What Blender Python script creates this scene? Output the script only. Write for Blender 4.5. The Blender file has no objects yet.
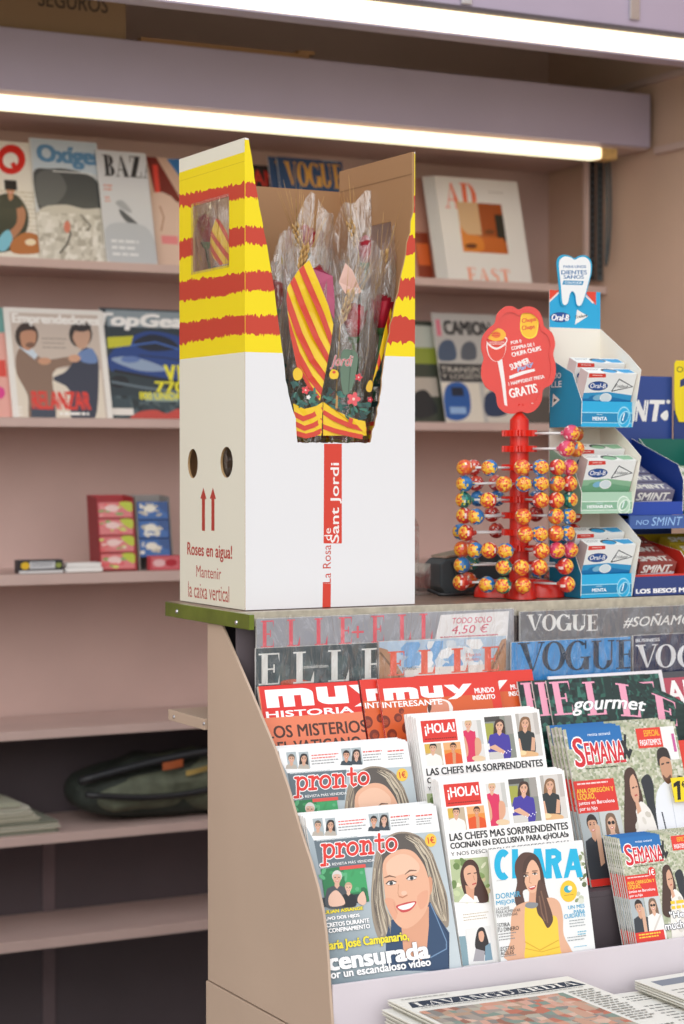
import bpy, bmesh, math, random
from mathutils import Vector, Matrix
from mathutils.geometry import tessellate_polygon
R = math.radians
RND = random.Random(11)
SC = bpy.context.scene
COL = SC.collection

# ------------------------------------------------------------------ camera
FPX, YAW, PITCH = 2024.0, R(62.06), R(1.38)
FW = Vector((math.cos(YAW)*math.cos(PITCH), math.sin(YAW)*math.cos(PITCH), -math.sin(PITCH)))
RT = Vector((math.sin(YAW), -math.cos(YAW), 0))
UP = RT.cross(FW)
EYE = Vector((0, 0, 1.42))
cd = bpy.data.cameras.new('camera')
cam = bpy.data.objects.new('camera', cd)
COL.objects.link(cam)
cam.matrix_world = Matrix((( RT.x, UP.x, -FW.x, EYE.x), (RT.y, UP.y, -FW.y, EYE.y), (RT.z, UP.z, -FW.z, EYE.z), (0, 0, 0, 1)))
cd.sensor_fit = 'VERTICAL'; cd.sensor_height = 36; cd.lens = 36*FPX/1024
cd.clip_start = .05; cd.clip_end = 60
cd.dof.use_dof = True; cd.dof.focus_distance = 2.92; cd.dof.aperture_fstop = 5.2
SC.camera = cam

def at(x, y, **k):
    """point where the sight line of a photo pixel meets a plane of constant X, Y or Z"""
    d = FW + RT*((x-342)/FPX) - UP*((y-512)/FPX)
    a, c = list(k.items())[0]
    i = 'XYZ'.index(a)
    return EYE + d*((c-EYE[i])/d[i])

def proj(p):
    v = Vector(p)-EYE
    w = v.dot(FW)
    return 342+FPX*v.dot(RT)/w, 512-FPX*v.dot(UP)/w

# ------------------------------------------------------------------ colour, materials
def lin(c):
    if isinstance(c, str):
        c = c.lstrip('#')
        c = tuple(int(c[i:i+2], 16)/255 for i in (0, 2, 4))
    return tuple(x/12.92 if x <= .04045 else ((x+.055)/1.055)**2.4 for x in c[:3])+(1,)

def mat(name, col, rough=.5, metal=0, noise=0, scale=20, bump=0, coat=0, spec=.5, emit=None, trans=0):
    m = bpy.data.materials.new(name); m.use_nodes = True
    n = m.node_tree.nodes; l = m.node_tree.links
    b = n['Principled BSDF']
    c = lin(col)
    b.inputs['Base Color'].default_value = c
    b.inputs['Roughness'].default_value = rough
    b.inputs['Metallic'].default_value = metal
    b.inputs['Coat Weight'].default_value = coat
    b.inputs['Specular IOR Level'].default_value = spec
    b.inputs['Transmission Weight'].default_value = trans
    if emit:
        b.inputs['Emission Color'].default_value = lin(emit[0]); b.inputs['Emission Strength'].default_value = emit[1]
    if noise or bump:
        tc = n.new('ShaderNodeTexCoord'); t = n.new('ShaderNodeTexNoise')
        t.inputs['Scale'].default_value = scale; t.inputs['Detail'].default_value = 6
        l.new(tc.outputs['Object'], t.inputs['Vector'])
        if noise:
            r = n.new('ShaderNodeValToRGB')
            r.color_ramp.elements[0].position = .3; r.color_ramp.elements[1].position = .7
            r.color_ramp.elements[0].color = tuple(x*(1-noise) for x in c[:3])+(1,)
            r.color_ramp.elements[1].color = tuple(min(1, x*(1+noise)) for x in c[:3])+(1,)
            l.new(t.outputs['Fac'], r.inputs['Fac']); l.new(r.outputs['Color'], b.inputs['Base Color'])
        if bump:
            bp = n.new('ShaderNodeBump'); bp.inputs['Strength'].default_value = bump; bp.inputs['Distance'].default_value = .002
            l.new(t.outputs['Fac'], bp.inputs['Height']); l.new(bp.outputs['Normal'], b.inputs['Normal'])
    return m

def inkmat(name, rough, coat=0, spec=.5):
    m = bpy.data.materials.new(name); m.use_nodes = True
    n = m.node_tree.nodes; b = n['Principled BSDF']
    a = n.new('ShaderNodeVertexColor'); a.layer_name = 'ink'
    m.node_tree.links.new(a.outputs['Color'], b.inputs['Base Color'])
    b.inputs['Roughness'].default_value = rough; b.inputs['Coat Weight'].default_value = coat
    b.inputs['Specular IOR Level'].default_value = spec
    return m

def filmmat(name, tint='FFFFFF', gloss=.25, rough=.06, bump=.6, scale=60, haze=0):
    """clear plastic film: mostly see-through with sharp wrinkled highlights"""
    m = bpy.data.materials.new(name); m.use_nodes = True
    n = m.node_tree.nodes; l = m.node_tree.links
    n.remove(n['Principled BSDF']); out = n['Material Output']
    tr = n.new('ShaderNodeBsdfTransparent'); tr.inputs['Color'].default_value = lin(tint)
    gl = n.new('ShaderNodeBsdfGlossy'); gl.inputs['Roughness'].default_value = rough
    lw = n.new('ShaderNodeLayerWeight'); lw.inputs['Blend'].default_value = .35
    ml = n.new('ShaderNodeMath'); ml.operation = 'MULTIPLY_ADD'; ml.inputs[1].default_value = .7; ml.inputs[2].default_value = gloss*.25
    mx = n.new('ShaderNodeMixShader')
    tc = n.new('ShaderNodeTexCoord'); t = n.new('ShaderNodeTexNoise'); t.inputs['Scale'].default_value = scale
    t.inputs['Detail'].default_value = 3; t.inputs['Distortion'].default_value = 1.5
    mp = n.new('ShaderNodeMapping'); mp.inputs['Scale'].default_value = (1, 1, .22)
    bp = n.new('ShaderNodeBump'); bp.inputs['Strength'].default_value = bump; bp.inputs['Distance'].default_value = .01
    l.new(tc.outputs['Object'], mp.inputs['Vector']); l.new(mp.outputs['Vector'], t.inputs['Vector'])
    l.new(t.outputs['Fac'], bp.inputs['Height']); l.new(bp.outputs['Normal'], gl.inputs['Normal']); l.new(bp.outputs['Normal'], lw.inputs['Normal'])
    l.new(lw.outputs['Facing'], ml.inputs[0]); l.new(ml.outputs[0], mx.inputs['Fac'])
    src = tr.outputs[0]
    if haze:
        df = n.new('ShaderNodeBsdfDiffuse'); df.inputs['Color'].default_value = (.95, .95, .95, 1)
        mr = n.new('ShaderNodeMapRange'); mr.inputs[1].default_value = .52; mr.inputs[2].default_value = .75; mr.inputs[3].default_value = haze*.4; mr.inputs[4].default_value = haze*5
        m2 = n.new('ShaderNodeMixShader'); l.new(t.outputs['Fac'], mr.inputs[0]); l.new(mr.outputs[0], m2.inputs['Fac'])
        l.new(tr.outputs[0], m2.inputs[1]); l.new(df.outputs[0], m2.inputs[2]); src = m2.outputs[0]
    l.new(src, mx.inputs[1]); l.new(gl.outputs[0], mx.inputs[2]); l.new(mx.outputs[0], out.inputs['Surface'])
    return m

M = {}
M['ink'] = inkmat('printed_cover_paper', .42, .15)
M['newsprint'] = inkmat('newsprint', .9, 0, .2)
M['card_print'] = inkmat('printed_card', .5)
M['wrapper'] = inkmat('foil_wrapper', .28, .5)
M['pages'] = mat('paper_page_edges', 'F1EFE9', .8, noise=.06, scale=300)
M['shelf'] = mat('mauve_painted_shelf', 'CCB2AA', .55, noise=.04, scale=8)
M['wall'] = mat('mauve_painted_wall', 'CCB0A8', .6, noise=.05, scale=5)
M['wallr'] = mat('tan_painted_wall', 'D2B39F', .55, noise=.04, scale=4)
M['upright'] = mat('dark_mauve_upright', '75666A', .6, noise=.05)
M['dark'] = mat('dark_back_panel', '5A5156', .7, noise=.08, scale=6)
M['violet'] = mat('violet_painted_metal', 'B4A8BD', .42, noise=.03, scale=6)
M['beige'] = mat('beige_painted_panel', 'C6AE99', .5, noise=.03, scale=7)
M['lip'] = mat('pale_mauve_painted_strip', 'DAD2D8', .5, noise=.02, scale=9)
M['green'] = mat('olive_green_polished_edge', '6F7F2E', .22, .35, noise=.25, scale=14)
M['alu'] = mat('aluminium_edge', 'CBC6B8', .3, .8, noise=.15, scale=80)
M['steel'] = mat('steel', 'C9C9CC', .25, .9, noise=.05)
M['counter'] = mat('brown_counter_laminate', '8A7364', .4, noise=.1, scale=30)
M['kraft'] = mat('brown_corrugated_cardboard', 'A9805A', .8, noise=.07, scale=40)
M['red'] = mat('red_moulded_plastic', 'DD2614', .32, noise=.03, coat=.2)
M['film'] = filmmat('clear_cellophane', gloss=.5, haze=.10)
M['windowfilm'] = filmmat('window_film', gloss=.12, haze=.004)
M['wrapfilm'] = filmmat('magazine_plastic_wrap', gloss=.18, scale=35, bump=1.0, rough=.1)
M['acrylic'] = filmmat('clear_acrylic', 'F4F6F6', .3, .03, .05)
M['petal'] = mat('deep_red_petal', 'A60F2A', .5, noise=.25, scale=60)
M['leaf'] = mat('dark_green_leaf', '2F5A34', .5, noise=.3, scale=50)
M['stem'] = mat('green_stem', '4C7040', .5, noise=.2, scale=50)
M['wheat'] = mat('dry_wheat', 'CDA567', .7, noise=.25, scale=120)
M['floor'] = mat('grey_tile_floor', '8B8682', .6, noise=.1, scale=4)
M['ceil'] = mat('dim_ceiling_panel', '6E6568', .7, noise=.05, scale=4)
M['tube'] = mat('lit_fluorescent_diffuser', 'FFFFFF', .4, emit=('FFF7CB', 1.6))
M['tubew'] = mat('lit_fluorescent_tube', 'FFFFFF', .4, emit=('FFF7CB', 1.6))
M['black'] = mat('black_plastic', '222326', .4, noise=.1)
M['greyp'] = mat('slate_grey_plastic', '4A5357', .45, noise=.1)
M['fabric'] = mat('dark_green_nylon', '2B322C', .75, noise=.3, scale=60, bump=.5)
M['fabric2'] = mat('olive_grey_nylon', '5B604F', .75, noise=.25, scale=40, bump=.5)
M['white'] = mat('white_plastic', 'EEEEEC', .4, noise=.02)

# ------------------------------------------------------------------ object helpers
def tag(o, label, cat, group=None, kind=None):
    o['label'] = label; o['category'] = cat
    if group: o['group'] = group
    if kind: o['kind'] = kind
    return o

def empty(name, loc, rot=(0, 0, 0), label=None, cat=None, group=None):
    o = bpy.data.objects.new(name, None); COL.objects.link(o)
    o.empty_display_size = .02
    o.location = loc; o.rotation_euler = rot
    if label: tag(o, label, cat, group)
    return o

def dup(root, loc=None, label=None, group=None, rot=None):
    r = root.copy(); COL.objects.link(r)
    if loc is not None: r.location = loc
    if rot is not None: r.rotation_euler = rot
    if label: r['label'] = label
    if group: r['group'] = group
    for ch in list(root.children):
        c = ch.copy(); COL.objects.link(c); c.parent = r
        for g in list(ch.children):
            d = g.copy(); COL.objects.link(d); d.parent = c
    return r

class MB:
    """collects geometry with a colour and a material slot per face and links it as ONE mesh object"""
    def __init__(s):
        s.v = []; s.f = []; s.m = []; s.c = []
    def face(s, pts, mi=0, col=None):
        k = len(s.v); s.v += [Vector(p) for p in pts]
        s.f.append(tuple(range(k, k+len(pts)))); s.m.append(mi); s.c.append(col)
    def mesh(s, verts, faces, mi=0, col=None):
        k = len(s.v); s.v += [Vector(p) for p in verts]
        for i, f in enumerate(faces):
            s.f.append(tuple(k+j for j in f)); s.m.append(mi); s.c.append(col[i] if isinstance(col, list) else col)
    def box(s, x0, x1, y0, y1, z0, z1, mi=0, col=None, mx=None):
        v = [Vector((x, y, z)) for x in (x0, x1) for y in (y0, y1) for z in (z0, z1)]
        if mx: v = [mx @ p for p in v]
        s.mesh(v, [(0, 1, 3, 2), (4, 6, 7, 5), (0, 4, 5, 1), (2, 3, 7, 6), (0, 2, 6, 4), (1, 5, 7, 3)], mi, col)
    def plate(s, outer, holes, P, t, mi=0, mi2=None, col=None, col2=None, coledge=None):
        """flat plate with holes; P(u, v, h) places it, h from 0 to t"""
        loops = [outer]+list(holes)
        flat = [p for lp in loops for p in lp]
        tris = tessellate_polygon([[Vector((p[0], p[1], 0)) for p in lp] for lp in loops])
        s.mesh([P(p[0], p[1], 0) for p in flat], tris, mi, col)
        s.mesh([P(p[0], p[1], t) for p in flat], tris, mi if mi2 is None else mi2, col2 or col)
        for lp in loops:
            for i in range(len(lp)):
                a, b = lp[i], lp[(i+1) % len(lp)]
                s.face([P(a[0], a[1], 0), P(b[0], b[1], 0), P(b[0], b[1], t), P(a[0], a[1], t)], mi if mi2 is None else mi2, coledge or col2 or col)
    def tube(s, path, r, seg=8, mi=0, col=None, cap=True):
        path = [Vector(p) for p in path]; n = len(path)
        rr = r if isinstance(r, (list, tuple)) else [r]*n
        vs = []
        ref = None
        for i, p in enumerate(path):
            d = (path[min(i+1, n-1)]-path[max(i-1, 0)]).normalized()
            if ref is None: ref = d.orthogonal().normalized()
            a = (ref-d*ref.dot(d)).normalized(); ref = a; b = d.cross(a)
            vs += [p+(a*math.cos(2*math.pi*j/seg)+b*math.sin(2*math.pi*j/seg))*rr[i] for j in range(seg)]
        fs = [(i*seg+j, i*seg+(j+1) % seg, (i+1)*seg+(j+1) % seg, (i+1)*seg+j) for i in range(n-1) for j in range(seg)]
        if cap: fs += [tuple(range(seg-1, -1, -1)), tuple(range((n-1)*seg, n*seg))]
        s.mesh(vs, fs, mi, col)
    def lathe(s, prof, seg=24, mi=0, col=None, mx=None, cap=True):
        vs = [Vector((r*math.cos(2*math.pi*j/seg), r*math.sin(2*math.pi*j/seg), z)) for r, z in prof for j in range(seg)]
        if mx: vs = [mx @ v for v in vs]
        n = len(prof)
        fs = [(i*seg+j, i*seg+(j+1) % seg, (i+1)*seg+(j+1) % seg, (i+1)*seg+j) for i in range(n-1) for j in range(seg)]
        cols = None
        if isinstance(col, list): cols = [col[i] for i in range(n-1) for j in range(seg)]
        if cap:
            fs += [tuple(range(seg-1, -1, -1)), tuple(range((n-1)*seg, n*seg))]
            if cols: cols += [col[0], col[-1]]
        s.mesh(vs, fs, mi, cols if cols else col)
    def grid(s, fn, nu, nv, mi=0, col=None):
        vs = [fn(i/nu, j/nv) for j in range(nv+1) for i in range(nu+1)]
        w = nu+1
        fs = [(j*w+i, j*w+i+1, (j+1)*w+i+1, (j+1)*w+i) for j in range(nv) for i in range(nu)]
        s.mesh(vs, fs, mi, col)
    def build(s, name, mats, parent=None, bevel=0, smooth=False, solid=0, weld=False, label=None, local=False):
        me = bpy.data.meshes.new(name)
        off = Vector((0, 0, 0))
        if parent is not None and not local:
            q = parent
            while q is not None: off += q.location; q = q.parent
        me.from_pydata([v-off for v in s.v], [], s.f)
        for mt in (mats if isinstance(mats, (list, tuple)) else [mats]): me.materials.append(mt)
        for p, mi in zip(me.polygons, s.m): p.material_index = mi; p.use_smooth = smooth
        if any(c is not None for c in s.c):
            at_ = me.color_attributes.new('ink', 'FLOAT_COLOR', 'CORNER')
            cache = {}
            for p, c in zip(me.polygons, s.c):
                cs = c if isinstance(c, (list, tuple)) else [c or 'FFFFFF']*p.loop_total
                for k, li in enumerate(p.loop_indices):
                    h = cs[k]
                    if h not in cache: cache[h] = lin(h)
                    at_.data[li].color = cache[h]
        if weld or bevel:
            bm = bmesh.new(); bm.from_mesh(me)
            bmesh.ops.remove_doubles(bm, verts=bm.verts, dist=1e-6)
            bmesh.ops.recalc_face_normals(bm, faces=bm.faces)
            if bevel:
                es = [e for e in bm.edges if len(e.link_faces) == 2 and e.calc_face_angle(0) > R(35)]
                bmesh.ops.bevel(bm, geom=es, offset=bevel, segments=2, affect='EDGES', profile=.7)
            bm.to_mesh(me); bm.free()
        o = bpy.data.objects.new(name, me); COL.objects.link(o)
        if parent is not None: o.parent = parent
        if solid:
            md = o.modifiers.new('thickness', 'SOLIDIFY'); md.thickness = solid; md.offset = 0
        if label: o['label'] = label
        return o

def base_of(*pts):
    return Vector((sum(p[0] for p in pts)/len(pts), sum(p[1] for p in pts)/len(pts), min(p[2] for p in pts)))

# ------------------------------------------------------------------ printing
_T = {}
def text_tris(s, bold=0, shear=0):
    k = (s, bold, shear)
    if k not in _T:
        cu = bpy.data.curves.new('t', 'FONT'); cu.body = s; cu.offset = bold; cu.shear = shear
        cu.resolution_u = 3; cu.fill_mode = 'FRONT'
        o = bpy.data.objects.new('t', cu); me = o.to_mesh()
        me.calc_loop_triangles()
        v = [(p.co.x, p.co.y) for p in me.vertices]
        t = [tuple(l.vertices) for l in me.loop_triangles]
        o.to_mesh_clear(); bpy.data.objects.remove(o); bpy.data.curves.remove(cu)
        if not v: v = [(0, 0), (1, 0), (1, 1)]; t = []
        x0 = min(p[0] for p in v); x1 = max(p[0] for p in v); y0 = min(p[1] for p in v); y1 = max(p[1] for p in v)
        _T[k] = ([((p[0]-x0)/(x1-x0), (y1-p[1])/(y1-y0)) for p in v], t)
    return _T[k]

def clip_poly(poly, region):
    """Sutherland-Hodgman: polygon against a convex region (either winding)"""
    ar = sum(region[i][0]*region[(i+1) % len(region)][1]-region[(i+1) % len(region)][0]*region[i][1] for i in range(len(region)))
    rg = region if ar > 0 else region[::-1]
    out = list(poly)
    for i in range(len(rg)):
        a, b = rg[i], rg[(i+1) % len(rg)]
        ins = lambda p: (b[0]-a[0])*(p[1]-a[1])-(b[1]-a[1])*(p[0]-a[0])
        res = []
        for j in range(len(out)):
            p, q = out[j], out[(j+1) % len(out)]
            dp, dq = ins(p), ins(q)
            if dp >= 0: res.append(p)
            if (dp >= 0) != (dq >= 0):
                t = dp/(dp-dq); res.append((p[0]+(q[0]-p[0])*t, p[1]+(q[1]-p[1])*t))
        out = res
        if len(out) < 3: return []
    return out

class Frame:
    """a flat printed face: origin = top left corner, eu to the right, ev downwards, n towards the viewer"""
    def __init__(s, O, eu, ev):
        s.O = Vector(O); s.eu = Vector(eu).normalized(); s.ev = Vector(ev).normalized(); s.n = s.ev.cross(s.eu).normalized()
        if s.n.dot(EYE-s.O) < 0: s.n = -s.n
    def uv(s, x, y):
        d = FW + RT*((x-342)/FPX) - UP*((y-512)/FPX)
        t = (s.O-EYE).dot(s.n)/d.dot(s.n)
        q = EYE+d*t-s.O
        return q.dot(s.eu), q.dot(s.ev)
    def P(s, u, v, h=0): return s.O+s.eu*u+s.ev*v+s.n*h

class Sheet:
    """artwork of one printed face; positions are read in the coordinates of a view (ox, oy, scale) of the photo, or in metres"""
    def __init__(s, fr, W, L, ox=None, oy=0, sc=1, clip=None):
        s.fr = fr; s.W = W; s.L = L; s.view(ox, oy, sc); s.items = []; s.h = 0; s.step = 6e-6
        s.clip = clip or [[(0, 0), (W, 0), (W, L), (0, L)]]
    def view(s, ox, oy=0, sc=1): s.ox, s.oy, s.sc = ox, oy, sc
    def q(s, p):
        if s.ox is None: return (p[0]*s.W, p[1]*s.L)
        if s.ox == 'm': return (p[0], p[1])
        return s.fr.uv(s.ox+p[0]/s.sc, s.oy+p[1]/s.sc)
    def up(s): s.h += s.step
    def raw(s, poly, col):
        if isinstance(col, list):
            s.items.append((poly, col, s.h)); return
        for rg in s.clip:
            c = clip_poly(poly, rg)
            if len(c) >= 3: s.items.append((c, col, s.h))
    def poly(s, pts, col, up=True):
        if up: s.up()
        p = [s.q(a) for a in pts]
        if isinstance(col, list): s.raw(p, col); return
        tr = tessellate_polygon([[Vector((a[0], a[1], 0)) for a in p]]) if len(p) > 4 else None
        if tr:
            for t in tr: s.raw([p[i] for i in t], col)
        else: s.raw(p, col)
    def smooth(s, pts, col, n=4, up=True):
        """closed smooth outline through the points"""
        k = len(pts); o = []
        for i in range(k):
            a, b, c, d = pts[i-1], pts[i], pts[(i+1) % k], pts[(i+2) % k]
            for j in range(n):
                t = j/n
                o.append(tuple(.5*((2*b[m])+(-a[m]+c[m])*t+(2*a[m]-5*b[m]+4*c[m]-d[m])*t*t+(-a[m]+3*b[m]-3*c[m]+d[m])*t**3) for m in (0, 1)))
        s.poly(o, col, up)
    def rect(s, x0, y0, x1, y1, col, up=True):
        """an upright rectangle of the sheet from its top left and bottom right corners"""
        if up: s.up()
        a, b = s.box(x0, y0, x1, y1)
        p = [(a[0], a[1]), (b[0], a[1]), (b[0], b[1]), (a[0], b[1])]
        if isinstance(col, list):
            u = lambda x: max(0, min(s.W, x)); w = lambda y: max(0, min(s.L, y))
            p = [(u(x), w(y)) for x, y in p]
        s.raw(p, col)
    def ell(s, cx, cy, rx, ry, col, n=20, rot=0, up=True, a0=0, a1=360):
        c, d = math.cos(R(rot)), math.sin(R(rot))
        pts = []
        for i in range(n+(a1-a0 < 360)):
            a = R(a0+(a1-a0)*i/n)
            x, y = rx*math.cos(a), ry*math.sin(a)
            pts.append((cx+x*c-y*d, cy+x*d+y*c))
        s.poly(pts, col, up)
    def text(s, t, x0, y0, x1, y1, col, bold=0, shear=0, up=True, fat=0):
        if up: s.up()
        a, b = s.box(x0, y0, x1, y1)
        fat += bold; v, tr = text_tris(t, 0, shear)
        f = fat*(b[1]-a[1])
        for dx, dy in (((-f, -f*.5), (f, -f*.5), (-f, f*.5), (f, f*.5)) if fat else ((0, 0),)):
            s.up()
            P = [(a[0]+f+dx+(b[0]-a[0]-2*f)*p[0], a[1]+f*.7+dy+(b[1]-a[1]-1.4*f)*p[1]) for p in v]
            for i, j, k in tr: s.raw([P[i], P[j], P[k]], col)
    def box(s, x0, y0, x1, y1):
        """left and right edge, top and bottom read at the left edge; straight along the sheet"""
        a, l = s.q((x0, y0)), s.q((x0, y1))
        if s.ox is None or s.ox == 'm': return a, s.q((x1, y1))
        r = s.q((x1, (y0+y1)/2-(x1-x0)*.09))
        return a, (r[0], l[1])
    def inside(s, x0, y0, x1, y1, bg=None):
        a, b = s.box(x0, y0, x1, y1); s.keep = s.clip
        if s.W != 1: a = (max(0, a[0]), max(0, a[1])); b = (min(s.W, b[0]), min(s.L, b[1]))
        s.clip = [[(a[0], a[1]), (b[0], a[1]), (b[0], b[1]), (a[0], b[1])]]
        if bg: s.rect(x0, y0, x1, y1, bg)
    def free(s): s.clip = s.keep
    def otext(s, t, x0, y0, x1, y1, col, oc, o, bold=0, shear=0, fat=0):
        """outlined lettering"""
        for dx, dy in ((-o, 0), (o, 0), (0, -o), (0, o)): s.text(t, x0+dx, y0+dy, x1+dx, y1+dy, oc, bold, shear, fat=fat)
        s.text(t, x0, y0, x1, y1, col, bold, shear, fat=fat)
    def stroke(s, pts, w, col, up=True, close=False, caps=True):
        """a painted line; w in the current view's units"""
        if up: s.up()
        a = s.q(pts[0]); e = s.q((pts[0][0]+1, pts[0][1])); k = math.hypot(e[0]-a[0], e[1]-a[1])
        P = [Vector(s.q(p)) for p in pts]
        ws = w if isinstance(w, (list, tuple)) else [w]*len(P)
        m = len(P); A, B = [], []
        for i in range(m):
            p0 = P[i-1] if (i or close) else P[i]; p1 = P[(i+1) % m] if (i < m-1 or close) else P[i]
            d0 = (P[i]-p0).normalized() if (P[i]-p0).length > 1e-9 else None; d1 = (p1-P[i]).normalized() if (p1-P[i]).length > 1e-9 else None
            d = ((d0 or d1)+(d1 or d0))
            if d.length < 1e-6: d = Vector((-(d1 or d0).y, (d1 or d0).x))
            d.normalize(); nn = Vector((-d.y, d.x)); ref = d1 or d0
            sc = 1/max(.45, abs(nn.dot(Vector((-ref.y, ref.x)))))
            A.append(P[i]+nn*ws[i]*k/2*sc); B.append(P[i]-nn*ws[i]*k/2*sc)
        for i in (range(m) if close else range(m-1)):
            j = (i+1) % m; s.raw([tuple(A[i]), tuple(A[j]), tuple(B[j]), tuple(B[i])], col)
        if caps == 'round' and not close:
            s.up()
            for i in (0, m-1):
                s.raw([tuple(P[i]+Vector((math.cos(j*math.pi/4), math.sin(j*math.pi/4)))*ws[i]*k/2) for j in range(8)], col)
                s.up()
    def lines(s, x0, y0, x1, y1, n, col, fill=.45):
        """blocks of print too small to read: one bar per line"""
        s.up()
        g = random.Random(int(x0*7+y0*13+n)); A, B = s.box(x0, y0, x1, y1)
        for i in range(n):
            v0 = A[1]+(B[1]-A[1])*i/n; v1 = v0+(B[1]-A[1])/n*fill*.8; hh = (B[1]-A[1])/n
            ue = B[0]-(B[0]-A[0])*(.0, .12, .05, .2)[i % 4]; u = A[0]
            while u < ue-hh*.3:
                w = min(ue-u, hh*fill*g.uniform(.8, 3.2)); s.raw([(u, v0), (u+w, v0), (u+w, v1), (u, v1)], col); u += w+hh*fill*.45
    def emit(s, mb, P, mi=0):
        for poly, col, h in s.items:
            mb.face([P(u, v, h+s.step) for u, v in poly], mi, col)

# high-contrast serif capitals, unit height, y down, thick stem w and hair h
def didone(ch, w=.2, h=.045):
    W = {'E': .68, 'L': .66, 'V': .86, 'O': .86, 'G': .9, 'U': .86, 'A': .84, 'D': .86, 'B': .72, 'Z': .7, 'R': .8, 'S': .6, 'T': .7, 'C': .8, 'I': .36, 'N': .86, 'M': 1.0}.get(ch, .7)
    p = []
    rc = lambda x0, y0, x1, y1: p.append([(x0, y0), (x1, y0), (x1, y1), (x0, y1)])
    def ring(cx, cy, rx, ry, a0=0, a1=360, th=w, hr=h, n=28):
        for i in range(n):
            q = []
            for a, k in ((a0+(a1-a0)*i/n, 0), (a0+(a1-a0)*(i+1)/n, 0), (a0+(a1-a0)*(i+1)/n, 1), (a0+(a1-a0)*i/n, 1)):
                a = R(a); q.append((cx+(rx-k*th)*math.cos(a), cy+(ry-k*hr)*math.sin(a)))
            p.append(q)
    if ch == 'E':
        rc(.1, 0, .1+w, 1); rc(0, 0, W, h); rc(0, 1-h, W, 1); rc(.1, .48, .5, .48+h)
        p.append([(W-h, 0), (W, 0), (W, .3)]); p.append([(W-h, 1), (W, 1), (W, .68)]); rc(.48, .36, .48+h, .62)
    elif ch == 'L':
        rc(.1, 0, .1+w, 1); rc(0, 0, .2+w, h); rc(0, 1-h, W, 1); p.append([(W-.12, 1), (W, 1), (W, .62)])
    elif ch == 'I': rc(.08, 0, .08+w, 1); rc(0, 0, W, h); rc(0, 1-h, W, 1)
    elif ch == 'V':
        p.append([(.06, 0), (.06+w*1.1, 0), (.5, 1), (.42, 1)]); p.append([(.76, 0), (.76+h, 0), (.49, 1), (.45, 1)]); rc(0, 0, .38, h); rc(.64, 0, W, h)
    elif ch == 'A':
        p.append([(.40, 0), (.44, 0), (.13, 1), (.09, 1)]); p.append([(.38, 0), (.46, 0), (.8, 1), (.8-w*1.1, 1)]); rc(.22, .64, .62, .64+h); rc(0, 1-h, .24, 1); rc(.5, 1-h, W, 1)
    elif ch == 'O': ring(.43, .5, .43, .52)
    elif ch == 'C': ring(.43, .5, .43, .52, 45, 315); rc(.7, .0, .7+h, .28)
    elif ch == 'G': ring(.43, .5, .43, .52, 20, 315); rc(.66, .56, .66+w*.9, 1); rc(.54, .55, W, .55+h); rc(.7, .0, .7+h, .28)
    elif ch == 'U':
        rc(.08, 0, .08+w, .7); rc(.74, 0, .74+h, .7); ring(.43, .7, .355, .31, 0, 180); rc(0, 0, .38, h); rc(.62, 0, W, h)
    elif ch == 'D': rc(.1, 0, .1+w, 1); rc(0, 0, .4, h); rc(0, 1-h, .4, 1); ring(.4, .5, .44, .5, -90, 90)
    elif ch == 'B':
        rc(.1, 0, .1+w, 1); rc(0, 0, .4, h); rc(0, 1-h, .4, 1); rc(.2, .47, .4, .47+h); ring(.38, .25, .3, .25, -90, 90); ring(.38, .74, .34, .26, -90, 90)
    elif ch == 'R':
        rc(.1, 0, .1+w, 1); rc(0, 0, .4, h); rc(.2, .5, .4, .5+h); ring(.38, .27, .32, .27, -90, 90); p.append([(.36, .52), (.36+w, .52), (.8, 1), (.8-w, 1)]); rc(0, 1-h, .4, 1)
    elif ch == 'Z': rc(.04, 0, W, h); rc(0, 1-h, W, 1); p.append([(W-w*1.2, 0), (W, 0), (w*1.2, 1), (0, 1)]); rc(.04, 0, .04+h, .28); rc(W-h, .72, W, 1)
    elif ch == 'T': rc(.35-w/2, 0, .35+w/2, 1); rc(0, 0, W, h); rc(.2, 1-h, .5, 1); rc(0, 0, h, .28); rc(W-h, 0, W, .28)
    elif ch == 'N': rc(.1, 0, .1+h, 1); p.append([(.08, 0), (.08+w*1.2, 0), (.78, 1), (.78-w*.9, 1)]); rc(.75, 0, .75+h, 1)
    elif ch == 'S':
        pts = [(.5, .2), (.42, .05), (.28, .02), (.12, .1), (.1, .28), (.3, .46), (.48, .6), (.5, .8), (.36, .96), (.2, .98), (.06, .85), (.05, .72)]
        ws = [.05, .05, .06, .1, .16, .2, .2, .15, .07, .05, .05, .05]
        for i in range(len(pts)-1):
            a, b = Vector(pts[i]), Vector(pts[i+1]); d = (b-a).normalized(); n = Vector((-d.y, d.x))
            p.append([tuple(a+n*ws[i]/2), tuple(b+n*ws[i+1]/2), tuple(b-n*ws[i+1]/2), tuple(a-n*ws[i]/2)])
    return p, W

def serif(S, t, x0, y0, x1, y1, col, w=.2, h=.045, gap=.12, shear=0):
    """a word of high-contrast capitals fitted to a box"""
    S.up()
    a, b = S.box(x0, y0, x1, y1)
    gl = [didone(c, w, h) for c in t]
    tot = sum(g[1] for g in gl)+gap*(len(t)-1)
    x = 0
    for polys, W in gl:
        for q in polys:
            S.up(); S.raw([(a[0]+(b[0]-a[0])*(x+p[0]+shear*(1-p[1]))/tot, a[1]+(b[1]-a[1])*p[1]) for p in q], col)
        x += W+gap

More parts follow.
